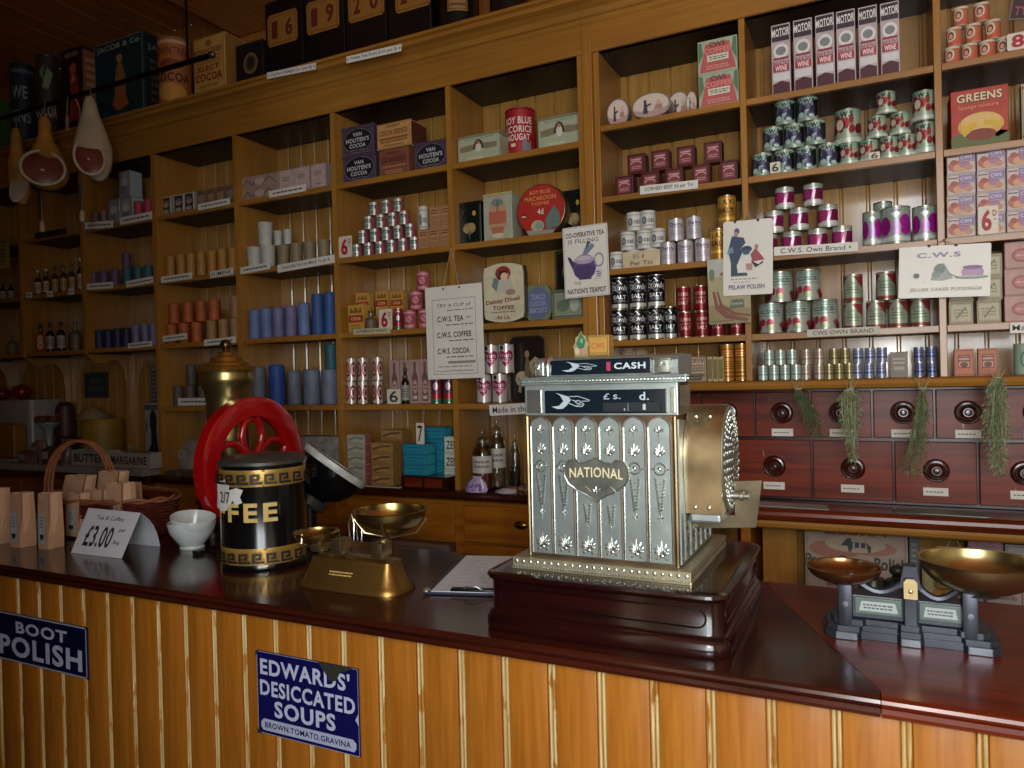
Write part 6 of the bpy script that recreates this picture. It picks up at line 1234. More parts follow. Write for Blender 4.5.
for ring, n in ((.9, 40), (.78, 30), (.64, 26), (.5, 20), (.36, 14), (.2, 8)):
    for q in range(n):
        a = 2 * PI * q / n; h_ = .0045 + (.006 * (1 - ring)); mb.ball((X1 + h_, cy + ry_ * ring * math.cos(a), cz - .004 + r * ring * math.sin(a)), .0018, .0035, .0048, NICKL, 6, 4)
rb(mb, 'relief', cap)
T = Matrix.Translation((X1 + .004, cy - .03, 1.214)) @ Matrix.Rotation(PI / 2, 4, 'Y')
mb = MB(); mb.lathe([(.007, 0), (.007, .018), (.009, .02), (.009, .026), (.006, .028), (.006, .036), (0, .037)], NICKL, 14, T, cap=False); rb(mb, 'crank_stub', hs)
mb = MB(); yp = cy - .004; mb.prism([(-.358, 1.152), (-.350, 1.143), (-.335, 1.141), (-.214, 1.1505), (-.201, 1.242), (-.253, 1.238), (-.253, 1.172), (-.356, 1.17)], yp - .002, yp + .002, M('#746a56', .3, .85, .5, 9), 'XZ'); rb(mb, 'hanging_plate')

# things standing on the register top
ZT = HZ1 + .0006
a, b = atY(587.5, 350, 1.44), atY(609, 350, 1.44); t = thing('tan_box', ((a.x + b.x) / 2, 1.44, ZT), 0, 'small tan printed box standing on top of the cash register', 'box'); w = b.x - a.x; h = atY(598, 335, 1.44).z - ZT
MB().box(-w / 2, w / 2, 0, .03, 0, h, M('#a8823c', .5), .0015).build('box', t); face_print(t, [('o', .03, .04, .97, .96, .03, '#7a5a2c'), ('r', .1, .2, .9, .8, '#b5883e'), ('t', 'CWS', .5, .5, .26, .6, '#9a4a20', .03)], -w / 2, 0, w, h, -.0006)
a, b = atY(573, 345, 1.42), atY(589, 345, 1.42); t = thing('ornament', ((a.x + b.x) / 2, 1.42, ZT), 0, 'small green and pink cut out ornament on top of the cash register', 'ornament'); w = b.x - a.x; h = atY(581, 331, 1.42).z - ZT
mb = MB(); pts = [(-.42, 0), (.42, 0), (.4, .3), (.5, .5), (.34, .62), (.3, .8), (.08, .86), (0, 1), (-.1, .86), (-.34, .74), (-.36, .56), (-.5, .4), (-.4, .2)]
mb.prism([(x * w, z * h) for x, z in pts], 0, .006, M('#9a8a5c', .6, 0, .2), 'XZ'); mb.build('card', t)
face_print(t, [('p', [(.2, .5), (.5, .96), (.8, .62), (.7, .36), (.4, .3)], '#2f6a4c'), ('e', .26, .22, .16, .14, '#b9a88c'), ('e', .66, .2, .18, .12, '#a88070'), ('e', .56, .62, .1, .1, '#6c9a70')], -w / 2, 0, w, h, -.0006)

# ---- coffee grinder: brass hopper and red fly wheel on a dark stand
GX, GY = -2.02, 1.86
gr = thing('coffee_grinder', (GX, GY, CT_Z), 0, 'brass hopper coffee grinder with a big red spoked fly wheel', 'coffee grinder')
CAST = M('#1a1210', .4, .3, .2, 15); REDP = M('#9c0a10', .14, 0, .1, 6, 0, .8)
ph = atY(226, 372, GY); zr_ = ph.z - CT_Z
mb = MB(); rect_loft(mb, -.10, .07, -.15, -.02, [(0, 0), (0, .02), (-.02, .03), (-.05, .05), (-.055, .16), (-.04, .18), (-.05, .19)], CAST, .06); mb.build('stand', gr)
mb = MB(); rr = diam(57, ph) / 2
dk = zr_ - .16
mb.lathe([(.03, .185), (.05, .2), (.06, .24), (.075, .3), (rr * .74, zr_ - .17), (rr * .76, zr_ - .1), (rr * .82, zr_ - .065), (rr * .98, zr_ - .035), (rr, zr_ - .02), (rr * .97, zr_ - .008), (rr * .99, zr_)], M('#a3935f', .28, .95, .25, 9), 40); mb.build('hopper', gr)
mb = MB(); mb.lathe([(rr * 1.03, zr_ - .0), (rr * 1.06, zr_ + .008), (rr * 1.0, zr_ + .016), (rr * .86, zr_ + .02), (rr * .8, zr_ + .03), (rr * .6, zr_ + .036), (rr * .52, zr_ + .05), (rr * .34, zr_ + .056), (rr * .26, zr_ + .068), (rr * .12, zr_ + .072), (0, zr_ + .072)], M('#c29a4c', .25, .9, .15, 8), 40, cap=True); ld = mb.build('lid', gr)
mb = MB(); mb.lathe([(.006, zr_ + .07), (.01, zr_ + .074), (.008, zr_ + .078)], BRASS, 16); mb.ball((0, 0, zr_ + .094), .02, .02, .019, M('#6a5436', .2, .9, .2, 20), 18, 10); mb.build('knob', ld)
# wheel in the plane x = const
wc = Vector((.10, .01, .232)); R1, R0, hw = .229, .156, .02
mb = MB(); seg = 64; vs = []; fs = []
pr = [(R1, -hw), (R1, hw), (R1 - .01, hw + .005), (R0 + .008, hw + .003), (R0, hw * .6), (R0, -hw * .6), (R0 + .008, -hw - .003), (R1 - .01, -hw - .005)]
for k in range(seg):
    a = 2 * PI * k / seg
    for rad, x in pr: vs.append((wc.x + x, wc.y + rad * math.cos(a), wc.z + rad * math.sin(a)))
m_ = len(pr)
for k in range(seg):
    for i in range(m_): fs.append((k * m_ + i, ((k + 1) % seg) * m_ + i, ((k + 1) % seg) * m_ + (i + 1) % m_, k * m_ + (i + 1) % m_))
mb.add(vs, fs, REDP, True); wh = mb.build('fly_wheel', gr)
def wp(rad, a, dx=0): return Vector((wc.x + dx, wc.y + rad * math.cos(a), wc.z + rad * math.sin(a)))
for k in range(5):
    a = PI / 2 + k * 2 * PI / 5; mb = MB()
    for sg in (-1, 1):
        mb.tube([wp(.03, a + sg * .5), wp(.07, a + sg * .55), wp(.11, a + sg * .44), wp(.145, a + sg * .22), wp(R0 + .004, a + sg * .04)], [.014, .0125, .012, .0125, .015], REDP, 10)
    mb.build('spoke', wh)
T = Matrix.Translation(wc) @ Matrix.Rotation(PI / 2, 4, 'Y')
mb = MB(); mb.lathe([(0, -.03), (.034, -.03), (.036, -.02), (.036, .02), (.028, .03), (.014, .034), (0, .036)], REDP, 24, T, cap=False); mb.build('hub', wh)
mb = MB(); mb.tube([(.0, 0, wc.z), (wc.x - .02, wc.y, wc.z)], .014, CAST, 12); mb.build('axle', gr)

# ---- coffee canister
pc = atY(264, 505, 1.56); CX, CY = pc.x, 1.56; r = diam(88, pc) / 2; zt = atY(262, 461, CY).z - CT_Z
can = thing('coffee_canister', (CX, CY, CT_Z), 0, 'tall black and gold coffee canister with greek key bands on the counter', 'canister')
BLK = M('#0b0c0d', .18, 0, .3, 7, 0, .6); GLD = M('#b08c46', .35, .5, .18, 20)
mb = MB(); mb.lathe([(0, 0), (r * .98, 0), (r, .004), (r, .012), (r * .985, .016), (r * .985, zt - .012), (r, zt - .008), (r, zt)], BLK, 56, cap=True); mb.build('body', can)
mb = MB(); mb.lathe([(r * 1.01, zt - .002), (r * 1.015, zt + .006), (r * .9, zt + .016), (r * .5, zt + .022), (0, zt + .024)], M('#5d5d56', .4, .7, .35, 10), 48, cap=True); mb.build('lid', can)
rz = facing((CX, CY), 1.0)
def key(n, col='#1a140c'):
    o = [('r', 0, .0, 1, .1, '#8a6a30'), ('r', 0, .9, 1, 1, '#8a6a30')]
    for k in range(n):
        u = k / n; w = 1 / n; t_ = .13
        for a, b, c, d in ((.06, .2, .94, .2 + t_), (.06, .2, .06 + .17, .8), (.06, .8 - t_, .72, .8), (.55, .42, .72, .8), (.36, .42, .72, .42 + t_)): o.append(('r', u + a * w, b, u + c * w, d, col))
    return o
for zz, nm in ((zt - .058, 'upper_band'), (.016, 'lower_band')):
    g_ = MB(); hh = .045
    g_.lathe([(r * .9865, zz), (r * .9875, zz + .001), (r * .9875, zz + hh - .001), (r * .9865, zz + hh)], GLD, 56, cap=False); o = g_.build(nm, can)
    a, b_ = MB(), MB(); rr_ = r * .988; arc = 2 * PI * .97
    print_on(key(22), rr_ * arc, hh, lambda u, v, l: Vector(((rr_ + l) * math.sin(rz + (u - .5) * arc), -(rr_ + l) * math.cos(rz + (u - .5) * arc), zz + v * hh)), INK, a, b_); a.build('greek_key', o)
a, b_ = MB(), MB(); hh = .050; z_ = .136; rr_ = r * .986; arc = math.radians(150); mid = rz + math.radians(-55)
def mpc(off):
    return lambda u, v, l: Vector(((rr_ + l + off) * math.sin(mid + (u - .5) * arc + off * 6), -(rr_ + l + off) * math.cos(mid + (u - .5) * arc + off * 6), z_ + v * hh - off * 4))
lets = 'COFFEE'
for dx, col, off in ((0, '#3c6a50', .0004), (0, '#c9ab60', .0009)):
    print_on([('t', c, (i + .5) / 6, .5, 1, .12, col, .07) for i, c in enumerate(lets)], rr_ * arc, hh, mpc(off), INK, a, b_)
b_.build('lettering', can)
# torn paper price on the canister
t = thing('price_tag', (CX, CY, CT_Z), 0, 'torn white paper price stuck on the black coffee canister', 'price tag')
mb, m2 = MB(), MB(); mid2 = rz + math.radians(-52); rr2 = r + .004
mp2 = lambda u, v, l: Vector(((rr2 + l) * math.sin(mid2 + (u - .5) * 1.0), -(rr2 + l) * math.cos(mid2 + (u - .5) * .9), zt - .125 + .09 * v))
print_on([('p', [(.05, .1), (.12, .5), (.1, .8), (.22, .92), (.5, .98), (.62, .8), (.6, .66), (.8, .74), (.98, .68), (.9, .46), (.96, .3), (.78, .22), (.7, .36), (.62, .2), (.5, .04), (.3, .0)], '#c8c6c0'), ('t', '2/7', .45, .44, .34, .34, '#2a2828', .02)], rr2 * .9, .08, mp2, lambda c: M(c, .7, 0, .05), mb, m2)
mb.build('paper', t); m2.build('lettering', t)

# ---- stacked bowls
CHINA = M('#c6cccb', .18, 0, .04, 6, 0, .5)
def bowl(loc, rad, h, label, tilt=(0, 0)):
    t = thing('bowl', loc, 0, label, 'bowl', 'stacked bowls'); t.rotation_euler = (tilt[0], tilt[1], .3); mb = MB()
    mb.lathe([(0, h * .09), (rad * .44, h * .08), (rad * .46, 0), (rad * .5, .0), (rad * .48, h * .12), (rad * .62, h * .26), (rad * .9, h * .62), (rad * 1.0, h * .97), (rad * .985, h), (rad * .96, h * .98), (rad * .86, h * .62), (rad * .5, h * .22), (0, h * .18)], CHINA, 10 if False else 32, cap=False); mb.build('cup', t)
    mb = MB(); mb.lathe([(rad * .5, .0002), (rad * .52, .004), (rad * .49, h * .1)], CHINA, 28, cap=False); mb.build('foot_ring', t); return t
pb = atZ(192, 549, CT_Z); bw = diam(51, pb) / 2; by = pb.y + .012; bx_ = pb.x - .012
bh = atY(190, 522, by).z - CT_Z + .004
bowl((bx_, by, CT_Z), bw, bh, 'white china bowl on the counter beside the black canister, lower of two')
bowl((bx_ - .003, by, CT_Z + bh * .2), bw * .93, bh, 'white china bowl nested and tilted in the lower bowl', (.1, .16))
t = thing('tongs', (0, 0, 0), 0, 'small dark metal tongs lying between the bowls and the canister', 'tongs')
a, b, c = atZ(199, 553, CT_Z + .004), atZ(222, 546, CT_Z + .004), atZ(222, 552, CT_Z + .004)
mb = MB(); mb.tube([a, (a + b) / 2 + Vector((0, .006, .004)), b], .0025, IRON, 6); mb.build('arm', t)
mb = MB(); mb.tube([a, (a + c) / 2 - Vector((0, .006, -.004)), c], .0025, IRON, 6); mb.build('arm', t)
mb = MB(); mb.box(a.x - .016, a.x + .012, a.y - .012, a.y + .012, CT_Z, CT_Z + .012, M('#17171a', .4), .003); mb.build('grip', t)

# ---- tent card
t = thing('tent_card', (0, 0, 0), 0, 'folded white tent card with a large price standing among the paper bags', 'price sign')
A, B = atZ(71, 553, CT_Z), atZ(121.5, 558.5, CT_Z); ry = 1.505; Rl, Rr = atY(88.5, 508, ry), atY(140.5, 513, ry); Cc = atZ(160, 546.5, CT_Z); Dd = Cc + (A - B)
WHITE = M('#d2d6de', .55, 0, .03, 8)
mb = MB(); n = 6; vs = []
for i in range(n + 1): q = i / n; vs += [A.lerp(Rl, q), B.lerp(Rr, q)]
for i in range(1, n + 1):
    q = i / n; s = Vector((0, .012 * math.sin(q * PI), .01 * math.sin(q * PI))); vs += [Rl.lerp(Dd, q) + s, Rr.lerp(Cc, q) + s]
mb.add(vs, [(2 * i, 2 * i + 1, 2 * i + 3, 2 * i + 2) for i in range(2 * n)], WHITE); o = mb.build('card', t)
sd = o.modifiers.new('thickness', 'SOLIDIFY'); sd.thickness = .0012; sd.offset = 0
mb, m2 = MB(), MB(); nrm = (B - A).cross(Rl - A).normalized()
if nrm.y > 0: nrm = -nrm
print_on([('t', 'Tea & Coffee', .5, .82, .1, .52, '#3c3c44', .01), ('t', '\u00a33.00', .42, .4, .46, .52, '#26262e', .05), ('t', 'per', .82, .56, .08, .12, '#3c3c44', .02), ('t', 'Bag', .8, .3, .09, .12, '#3c3c44', .02)], .215, .13, lambda u, v, l: A.lerp(B, u).lerp(Rl.lerp(Rr, u), v) + nrm * (.0011 + l), INK, mb, m2); m2.build('lettering', t)

# ---- paper bags
KR = M('#bf987a', .75, 0, .12, 20, .25); KR2 = M('#a8845f', .75, 0, .12, 20, .25)
def paper_bag(loc, w, d, h, label, rz=0.0, flop=0.0, group='kraft paper bags', sticker=True, tiltx=0.0, mat=None):
    t = thing('paper_bag', loc, rz, label, 'paper bag', group); t.rotation_euler = (tiltx, 0, rz); mb = MB(); m = mat or KR
    n = 7; lev = [(0, 1, 1), (.25, 1.02, 1.03), (.55, 1.0, .98), (.8, 1.0, .92), (.95, 1.01, .86), (1, 1.01, .88)]
    loop = []
    def ring(f, sx, sy):
        o = []
        for q in range(n + 1): o.append((-w / 2 * sx + w * sx * q / n, -d / 2 * sy, 0))
        for q in range(1, 3): o.append((w / 2 * sx - (.012 * (f > .5)) * (q == 1), -d / 2 * sy + d * sy * q / 3, 0))
        for q in range(n + 1): o.append((w / 2 * sx - w * sx * q / n, d / 2 * sy, 0))
        for q in range(1, 3): o.append((-w / 2 * sx + (.012 * (f > .5)) * (q == 1), d / 2 * sy - d * sy * q / 3, 0))
        return o
    vs = []; k = 0
    for f, sx, sy in lev:
        rg = ring(f, sx, sy); k = len(rg)
        for i, (x, y, z) in enumerate(rg): vs.append((x + flop * f * f * w, y, f * h + (.0022 * (i % 2) if f == 1 else 0)))
    fs = [[i for i in range(k)][::-1]]
    for j in range(len(lev) - 1):
        for i in range(k): fs.append((j * k + i, j * k + (i + 1) % k, (j + 1) * k + (i + 1) % k, (j + 1) * k + i))
    mb.add(vs, fs, m); o = mb.build('bag', t); s_ = o.modifiers.new('thickness', 'SOLIDIFY'); s_.thickness = .0008
    if sticker:
        a_, b_ = MB(), MB(); print_on([('r', .0, 0, 1, 1, '#a9b4b4'), ('s', .2, .5, .8, .9, 4, '#6a7478'), ('p', [(.15, .3), (.85, .3), (.8, .1), (.66, .18), (.5, .08), (.34, .18), (.24, .08)], '#1c2226')], w * .55, h * .55, lambda u, v, l: Vector((-w * .34 + w * .55 * u, -d / 2 * 1.035 - .0006 - l, h * .1 + h * .55 * v)), INK, a_, b_)
        a_.build('sticker', t); b_.build('print', t)
    return t
for (xl, xc_, xr, yb, yt, lab) in ((10.5, 22, 35, 548, 494.5, 'upright brown paper bag with a sticker, middle one of three at the left counter end'), (38.5, 50, 63.5, 549.5, 494.5, 'upright brown paper bag with a sticker, right one of the three beside the tent card'), (-14, -2, 11, 545, 490, 'upright brown paper bag cut off by the left edge of the photo')):
    f = atZ(xl, yb - 1, CT_Z); g_ = atZ(xc_, yb, CT_Z); w = max(.05, g_.x - f.x); dd = .05
    h = atY(xc_, yt, f.y).z - CT_Z
    # width along x, depth so that the right silhouette matches
    paper_bag(((f.x + g_.x) / 2, f.y + dd / 2, CT_Z), w, dd, h, lab)

# ---- wicker basket with bags
bc = atZ(112, 531, CT_Z); bc.y = 1.72; bc.x = -2.44
WICK = M('#5a2418', .5, 0, .35, 40, .3); WICKL = M('#8a5434', .5, 0, .25, 30, .2)
t = thing('wicker_basket', (bc.x, bc.y, CT_Z), .0, 'reddish wicker basket with a tall hooped handle holding small paper bags', 'basket')
rxb, ryb, hb = .275, .15, .12
mb = MB()
mb.lathe([(0, .004), (.9, .004), (.9, 0), (.92, 0), (1.0, hb), (.985, hb), (.9, .008)], WICK, 40, sx=rxb, sy=ryb, cap=False); mb.build('base', t)
mb = MB()
for j in range(11):
    z = .006 + hb * j / 11; s = .925 + .085 * j / 10; n = 72
    mb.tube([(rxb * s * (1 + .012 * (-1) ** (k // 2 + j)) * math.cos(2 * PI * k / n), ryb * s * (1 + .018 * (-1) ** (k // 2 + j)) * math.sin(2 * PI * k / n), z + .001 * math.sin(k)) for k in range(n)], .0048, WICK, 5, closed=True)
mb.build('weave', t)
mb = MB(); n = 48
for ph_ in (0, PI): mb.tube([((rxb * 1.02 + .006 * math.cos(k * PI / 3 + ph_)) * math.cos(2 * PI * k / n), (ryb * 1.03 + .006 * math.cos(k * PI / 3 + ph_)) * math.sin(2 * PI * k / n), hb + .004 + .006 * math.sin(k * PI / 3 + ph_)) for k in range(n)], .005, WICKL, 6, closed=True)
mb.build('rim', t)
P1, P2 = atY(48, 498, bc.y - .05) - t.location, atY(113, 478, bc.y + .06) - t.location; top = (atY(82, 441, bc.y)) - t.location
P1.z = hb * .5; P2.z = hb * .5; mb = MB()
for dx in (-.014, 0, .014):
    pts = []
    for q in range(15):
        a = PI * q / 14; pts.append(Vector(((P1.x + P2.x) / 2 - (P2.x - P1.x) / 2 * math.cos(a) + dx * (1 - .6 * math.sin(a)), (P1.y + P2.y) / 2 - (P2.y - P1.y) / 2 * math.cos(a) + dx * .4, P1.z + (top.z - P1.z) * math.sin(a) ** .62)))
    mb.tube(pts, .0055, WICKL, 8)
mb.build('handle', t)
BB = CT_Z + .0085
def bag_at(px0, px1, pyt, Y, d, label, **k):
    a, b = atY(px0, pyt + 12, Y), atY(px1, pyt + 12, Y); paper_bag(((a.x + b.x) / 2, Y + d / 2, BB), (b.x - a.x) * .8, d, atY((px0 + px1) / 2, pyt, Y).z - BB, label, **k)
bag_at(56, 80, 476, 1.62, .05, 'crumpled paper bag leaning at the left end of the basket', flop=.35, group='bags in the basket', sticker=False)
bag_at(92, 116, 472, 1.70, .05, 'tallest paper bag in the basket, tipped over at the back', flop=.2, group='bags in the basket')
bag_at(103, 122, 484, 1.60, .06, 'upright paper bag with a pale sticker in the middle of the basket', group='bags in the basket')
bag_at(118, 131, 484, 1.68, .05, 'plain paper bag at the right end of the bags in the basket', group='bags in the basket', sticker=False, mat=KR2)
bag_at(64, 80, 494, 1.56, .045, 'low paper bag with a small sticker at the front of the basket', group='bags in the basket')
bag_at(82, 102, 490, 1.61, .05, 'low crumpled paper bag between two stickered bags in the basket', group='bags in the basket', sticker=False, flop=.1)

# ---- brass scale
SX, SY = -1.155, 1.452
t = thing('brass_scale', (SX, SY, CT_Z), 0, 'small brass counter scale with two brass pans in front of the black canister', 'scale'); GB = M('#94703a', .34, .85, .18, 8, .05); BR2 = M('#bcab80', .28, .95, .22, 12); BR3 = M('#b39c62', .26, .98, .28, 7)
mb = MB(); rect_loft(mb, -.15, .15, -.062, .062, [(0, 0), (.0, .006), (-.006, .014), (-.018, .035), (-.028, .06), (-.031, .07), (-.036, .072)], GB, .045); mb.build('base', t)
a_, b_ = MB(), MB(); print_on([('s', 0, .1, 1, .9, 2, '#c9a860')], .07, .014, lambda u, v, l: Vector((-.045 + .07 * u, -.0435 + .012 * v - .012 - l, .034 + .014 * v)), INK, a_, b_); b_.build('lettering', t)
mb = MB(); mb.prism([(-.11, -.01), (.115, -.01), (.115, .012), (-.11, .012)], .0725, .077, BR2, 'XY'); mb.build('top_plate', t)
for x in (-.1, -.035, .085):
    mb = MB(); T = Matrix.Translation((x, -.012, 0)); mb.box(-.016, .016, -.022, .022, .083, .118, BR2, .003, T); mb.tube([(x, -.012, .077), (x, -.012, .086)], .004, BR2, 8); mb.build('bearing_block', t)
mb = MB(); mb.box(-.115, .1, .006, .014, .09, .108, M('#4a2c14', .4, .5), .002); mb.build('beam', t)
for x, zz in ((-.1, .118), (.085, .118)):
    for yy in (-.03, .03):
        pass
lp = atY(317, 532, SY) - t.location; rp_ = atY(390, 510, SY) - t.location
def pan(rad, dep, c, mat, name='pan', sy=1.0):
    mb = MB(); prof = []
    for q in range(9): a = q / 8 * PI / 2; prof.append((rad * math.sin(a) * .96 + .0001, c.z - dep * math.cos(a)))
    prof += [(rad, c.z + .002), (rad * .985, c.z + .003)]
    for q in range(8, -1, -1): a = q / 8 * PI / 2; prof.append((rad * math.sin(a) * .93, c.z + .002 - (dep - .003) * math.cos(a)))
    mb.lathe(prof, mat, 40, Matrix.Translation((c.x, c.y, 0)), cap=False, sy=sy); return mb.build(name, t)
rl = diam(48.5, lp + t.location) / 2; rr_ = diam(76, rp_ + t.location) / 2
pan(rl, .03, lp, BR3); pan(rr_, .06, rp_, BR3)
mb = MB(); mb.tube([(lp.x, lp.y, lp.z - .03), (-.1, -.012, .117)], .006, BR2, 8)
for a in (0, 1, 2): q = a * 2.1 + .5; mb.tube([(lp.x + rl * .9 * math.cos(q), lp.y + rl * .9 * math.sin(q), lp.z + .004), (lp.x + rl * .95 * math.cos(q), lp.y + rl * .95 * math.sin(q), lp.z - .016), (lp.x + rl * .4 * math.cos(q), lp.y + rl * .4 * math.sin(q), lp.z - .034), (lp.x, lp.y, lp.z - .034)], .0025, BR2, 6)
mb.build('pan_support', t)
mb = MB(); mb.tube([(rp_.x, rp_.y, rp_.z - .06), (.085, -.012, .117)], .006, BR2, 8)
for a in range(4): q = a * PI / 2 + .4; mb.tube([(rp_.x + rr_ * .98 * math.cos(q), rp_.y + rr_ * .98 * math.sin(q), rp_.z - .02), (rp_.x + rr_ * .7 * math.cos(q), rp_.y + rr_ * .7 * math.sin(q), rp_.z - .054), (rp_.x, rp_.y, rp_.z - .066)], .0025, BR2, 6)
mb.build('pan_support', t)
mb = MB(); c = atY(351, 530, SY) - t.location
for dx in (-.012, .012): mb.tube([(c.x + dx - .008, c.y + .02, .108), (c.x + dx - .011, c.y + .02, c.z + .01), (c.x + dx, c.y + .02, c.z + .034), (c.x + dx + .006, c.y + .02, c.z + .01), (c.x + dx + .004, c.y + .02, .108)], .0018, NICKL, 6)
mb.build('wire_loops', t)
# ---- clipboard
A, B_, C_ = atZ(424.5, 594.5, CT_Z), atZ(488, 601, CT_Z), atZ(462, 557.5, CT_Z); ang = math.atan2(C_.y - A.y, C_.x - A.x) - PI / 2; L_ = (C_ - A).length; Wd = .215
t = thing('clipboard', A, ang, 'black clipboard with white papers lying left of the cash register', 'clipboard')
mb = MB(); mb.box(0, Wd, 0, L_, 0, .005, M('#2a3444', .3), .002); mb.build('board', t)
mb = MB(); mb.add([(.014, .006, .0055), (Wd - .012, .006, .0055), (Wd - .012, L_ - .004, .0056), (.014, L_ - .004, .0056), (.014, .006, .007), (Wd - .012, .006, .007), (Wd - .012, L_ - .004, .0071), (.014, L_ - .004, .0071)], [(0, 1, 5, 4), (1, 2, 6, 5), (2, 3, 7, 6), (3, 0, 4, 7), (4, 5, 6, 7)], WHITE); pp = mb.build('papers', t)
mb = MB(); rd = random.Random(3)
for j in range(8):
    y = .05 + j * .035
    for q in range(4): x = .04 + q * .035 + rd.uniform(0, .01); mb.add([(x, y, .0075), (x + .02, y, .0075), (x + .02, y + .0016, .0075), (x, y + .0016, .0075)], [(0, 1, 2, 3)], M('#6a7080', .6))
mb.build('writing', pp)
mb = MB(); mb.box(.06, .165, .004, .026, .0072, .013, M('#20242c', .25, .6), .003); mb.tube([(.095, .006, .013), (.1, .0, .02), (.125, -.004, .022), (.14, .0, .014)], .0018, NICKL, 6); mb.build('clip', t)
mb = MB(); mb.ball((.004, .006, .008), .01, .012, .007, NICKL, 10, 6); mb.build('corner_cap', t)

# ---- iron scale on the right
t = thing('iron_scale', (.047, 1.545, CT_Z), 0, 'black cast iron counter scale with two brass pans at the right end of the counter', 'scale')
IR = M('#3a3d46', .35, .5, .3, 18, .1); IRL = M('#6c7078', .3, .6, .2, 25); ENW = M('#a8b0b0', .5, 0, .25, 40)
def X(px, py, Y=1.50): return atY(px, py, Y).x - t.location.x
fy = 1.495 - t.location.y
xa, xb, xc2, xd, xe, xf = X(822, 634), X(836, 641), X(858, 642), X(901, 645), X(921, 646), X(968, 652)
xg, xh = X(993, 653), X(1004, 640)
P = [(xa, fy + .05), (xa + .006, fy + .012), (xb, fy), (xc2, fy), (xc2 + .006, fy + .014), (xd - .006, fy + .014), (xd, fy), (xe, fy), (xe + .006, fy + .014), (xf - .006, fy + .014), (xf, fy), (xg, fy), (xh - .003, fy + .012), (xh, fy + .05), (xh, fy + .09), (xg, fy + .11), (xb, fy + .11), (xa, fy + .09)]
def scaled(P, s, cx=None):
    cx = (xa + xh) / 2; cy = fy + .055; return [(cx + (x - cx) * s, cy + (y - cy) * (s - (1 - s) * 1.2)) for x, y in P]
mb = MB(); mb.prism(P, 0, .014, IR, 'XY'); mb.prism(scaled(P, .97), .014, .024, IR, 'XY'); mb.prism(scaled(P, .9), .024, .034, IR, 'XY'); mb.build('base', t)
mb = MB()
for x0, x1 in ((xb, xc2), (xd, xe), (xf, xg)): mb.prism([(x0 + .001, 0.001), (x1 - .001, 0.001), (x1 - .002, .013), (x0 + .002, .013)], fy - .0015, fy + .001, IRL, 'XZ')
mb.build('feet', t)
xl, xr = X(845, 600), X(971, 610); xm = X(911, 605)
mb = MB(); mb.box(xl + .01, xr - .01, fy + .028, fy + .075, .034, .078, IR, .003); mb.build('housing', t)
for x0, x1 in ((xl + .02, xm - .018), (xm + .018, xr - .016)):
    mb = MB(); mb.box(x0 - .004, x1 + .004, fy + .0255, fy + .0282, .044, .074, M('#55655c', .4, .3), .001); o = mb.build('plaque', t)
    a_, b_ = MB(), MB(); w = x1 - x0
    print_on([('p', [(.04, .15), (.96, .15), (.9, .85), (.1, .85)], '#a4aeae'), ('s', .14, .28, .86, .72, 2, '#4a5454')], w, .026, lambda u, v, l: Vector((x0 + u * w, fy + .0252 - l, .046 + .026 * v)), INK, a_, b_); a_.build('panel', o); b_.build('lettering', o)
for x, zt_ in ((xl, .108), (xr, .108)):
    mb = MB(); mb.box(x - .0125, x + .0125, fy + .012, fy + .05, .02, zt_, IR, .003); T = Matrix.Translation((x, fy + .0125, zt_ - .045)) @ Matrix.Rotation(PI / 2, 4, 'X'); mb.lathe([(.005, 0), (.005, .003), (0, .0035)], IRL, 10, T); mb.build('column', t)
mb = MB(); mb.box(xm - .012, xm + .012, fy + .014, fy + .05, .02, .086, IR, .003); mb.build('centre_column', t)
for x0, x1 in ((xl + .008, xm), (xm, xr - .008)):
    mb = MB(); pts = []
    for q in range(11): s = q / 10; pts.append((x0 + (x1 - x0) * s, fy + .03, (.116 - .03 * math.sin(s * PI) * (1) - (.006 if x0 == xm else 0) * s)))
    mb.tube(pts, .0075, IR, 8); mb.build('beam', t)
mb = MB(); mb.prism([(xm - .011, .084), (xm + .011, .084), (xm + .011, .114), (xm + .006, .12), (xm - .006, .12), (xm - .011, .114)], fy + .008, fy + .012, M('#c0a878', .4, .3), 'XZ'); mb.ball((xm, fy + .007, .098), .004, .003, .004, BR2, 8, 5); mb.build('brass_tag', t)
mb = MB(); mb.prism([(xm - .018, .1), (xm + .018, .1), (xm + .01, .14), (xm - .01, .14)], fy + .02, fy + .045, IR, 'XZ'); mb.build('pivot', t)
PANB = M('#b0875a', .24, .97, .2, 6); PANG = M('#a8986a', .27, .97, .3, 6)
lp = atY(843.5, 567, fy + .035 + t.location.y) - t.location; r1 = diam(78, lp + t.location) / 2
pan(r1, .03, lp, PANB)
mb = MB(); mb.lathe([(.014, .1085), (.012, .111), (.02, lp.z - .0325)], IR, 16, Matrix.Translation((lp.x, lp.y, 0))); mb.build('pan_seat', t)
rp2 = atY(980, 561, fy + .035 + t.location.y) - t.location
pan(.100, .058, rp2, PANG, 'scoop_pan', .93)
mb = MB(); mb.lathe([(.013, .1085), (.012, .111), (.03, rp2.z - .0595)], IR, 16, Matrix.Translation((rp2.x, rp2.y, 0))); mb.build('pan_seat', t)
# brass bell weights behind the beam
for i, x in enumerate((873, 898)):
    wq = atY(x, 590, 1.72); w_ = thing('scale_weight', (wq.x, 1.72, CT_Z), 0, 'dark bell shaped weight behind the iron scale, %s of two' % ('left one', 'right one')[i], 'weight', 'bell weights'); mb = MB()
    mb.lathe([(0, 0), (.03, 0), (.031, .012), (.028, .05), (.022, .062), (.011, .066), (.011, .07), (0, .07)], M('#3a3c34', .35, .7), 20, cap=False); mb.build('body', w_); mb = MB(); mb.ball((0, 0, .081), .016, .014, .012, M('#3a3c34', .35, .7), 12, 8); mb.build('knob', w_)

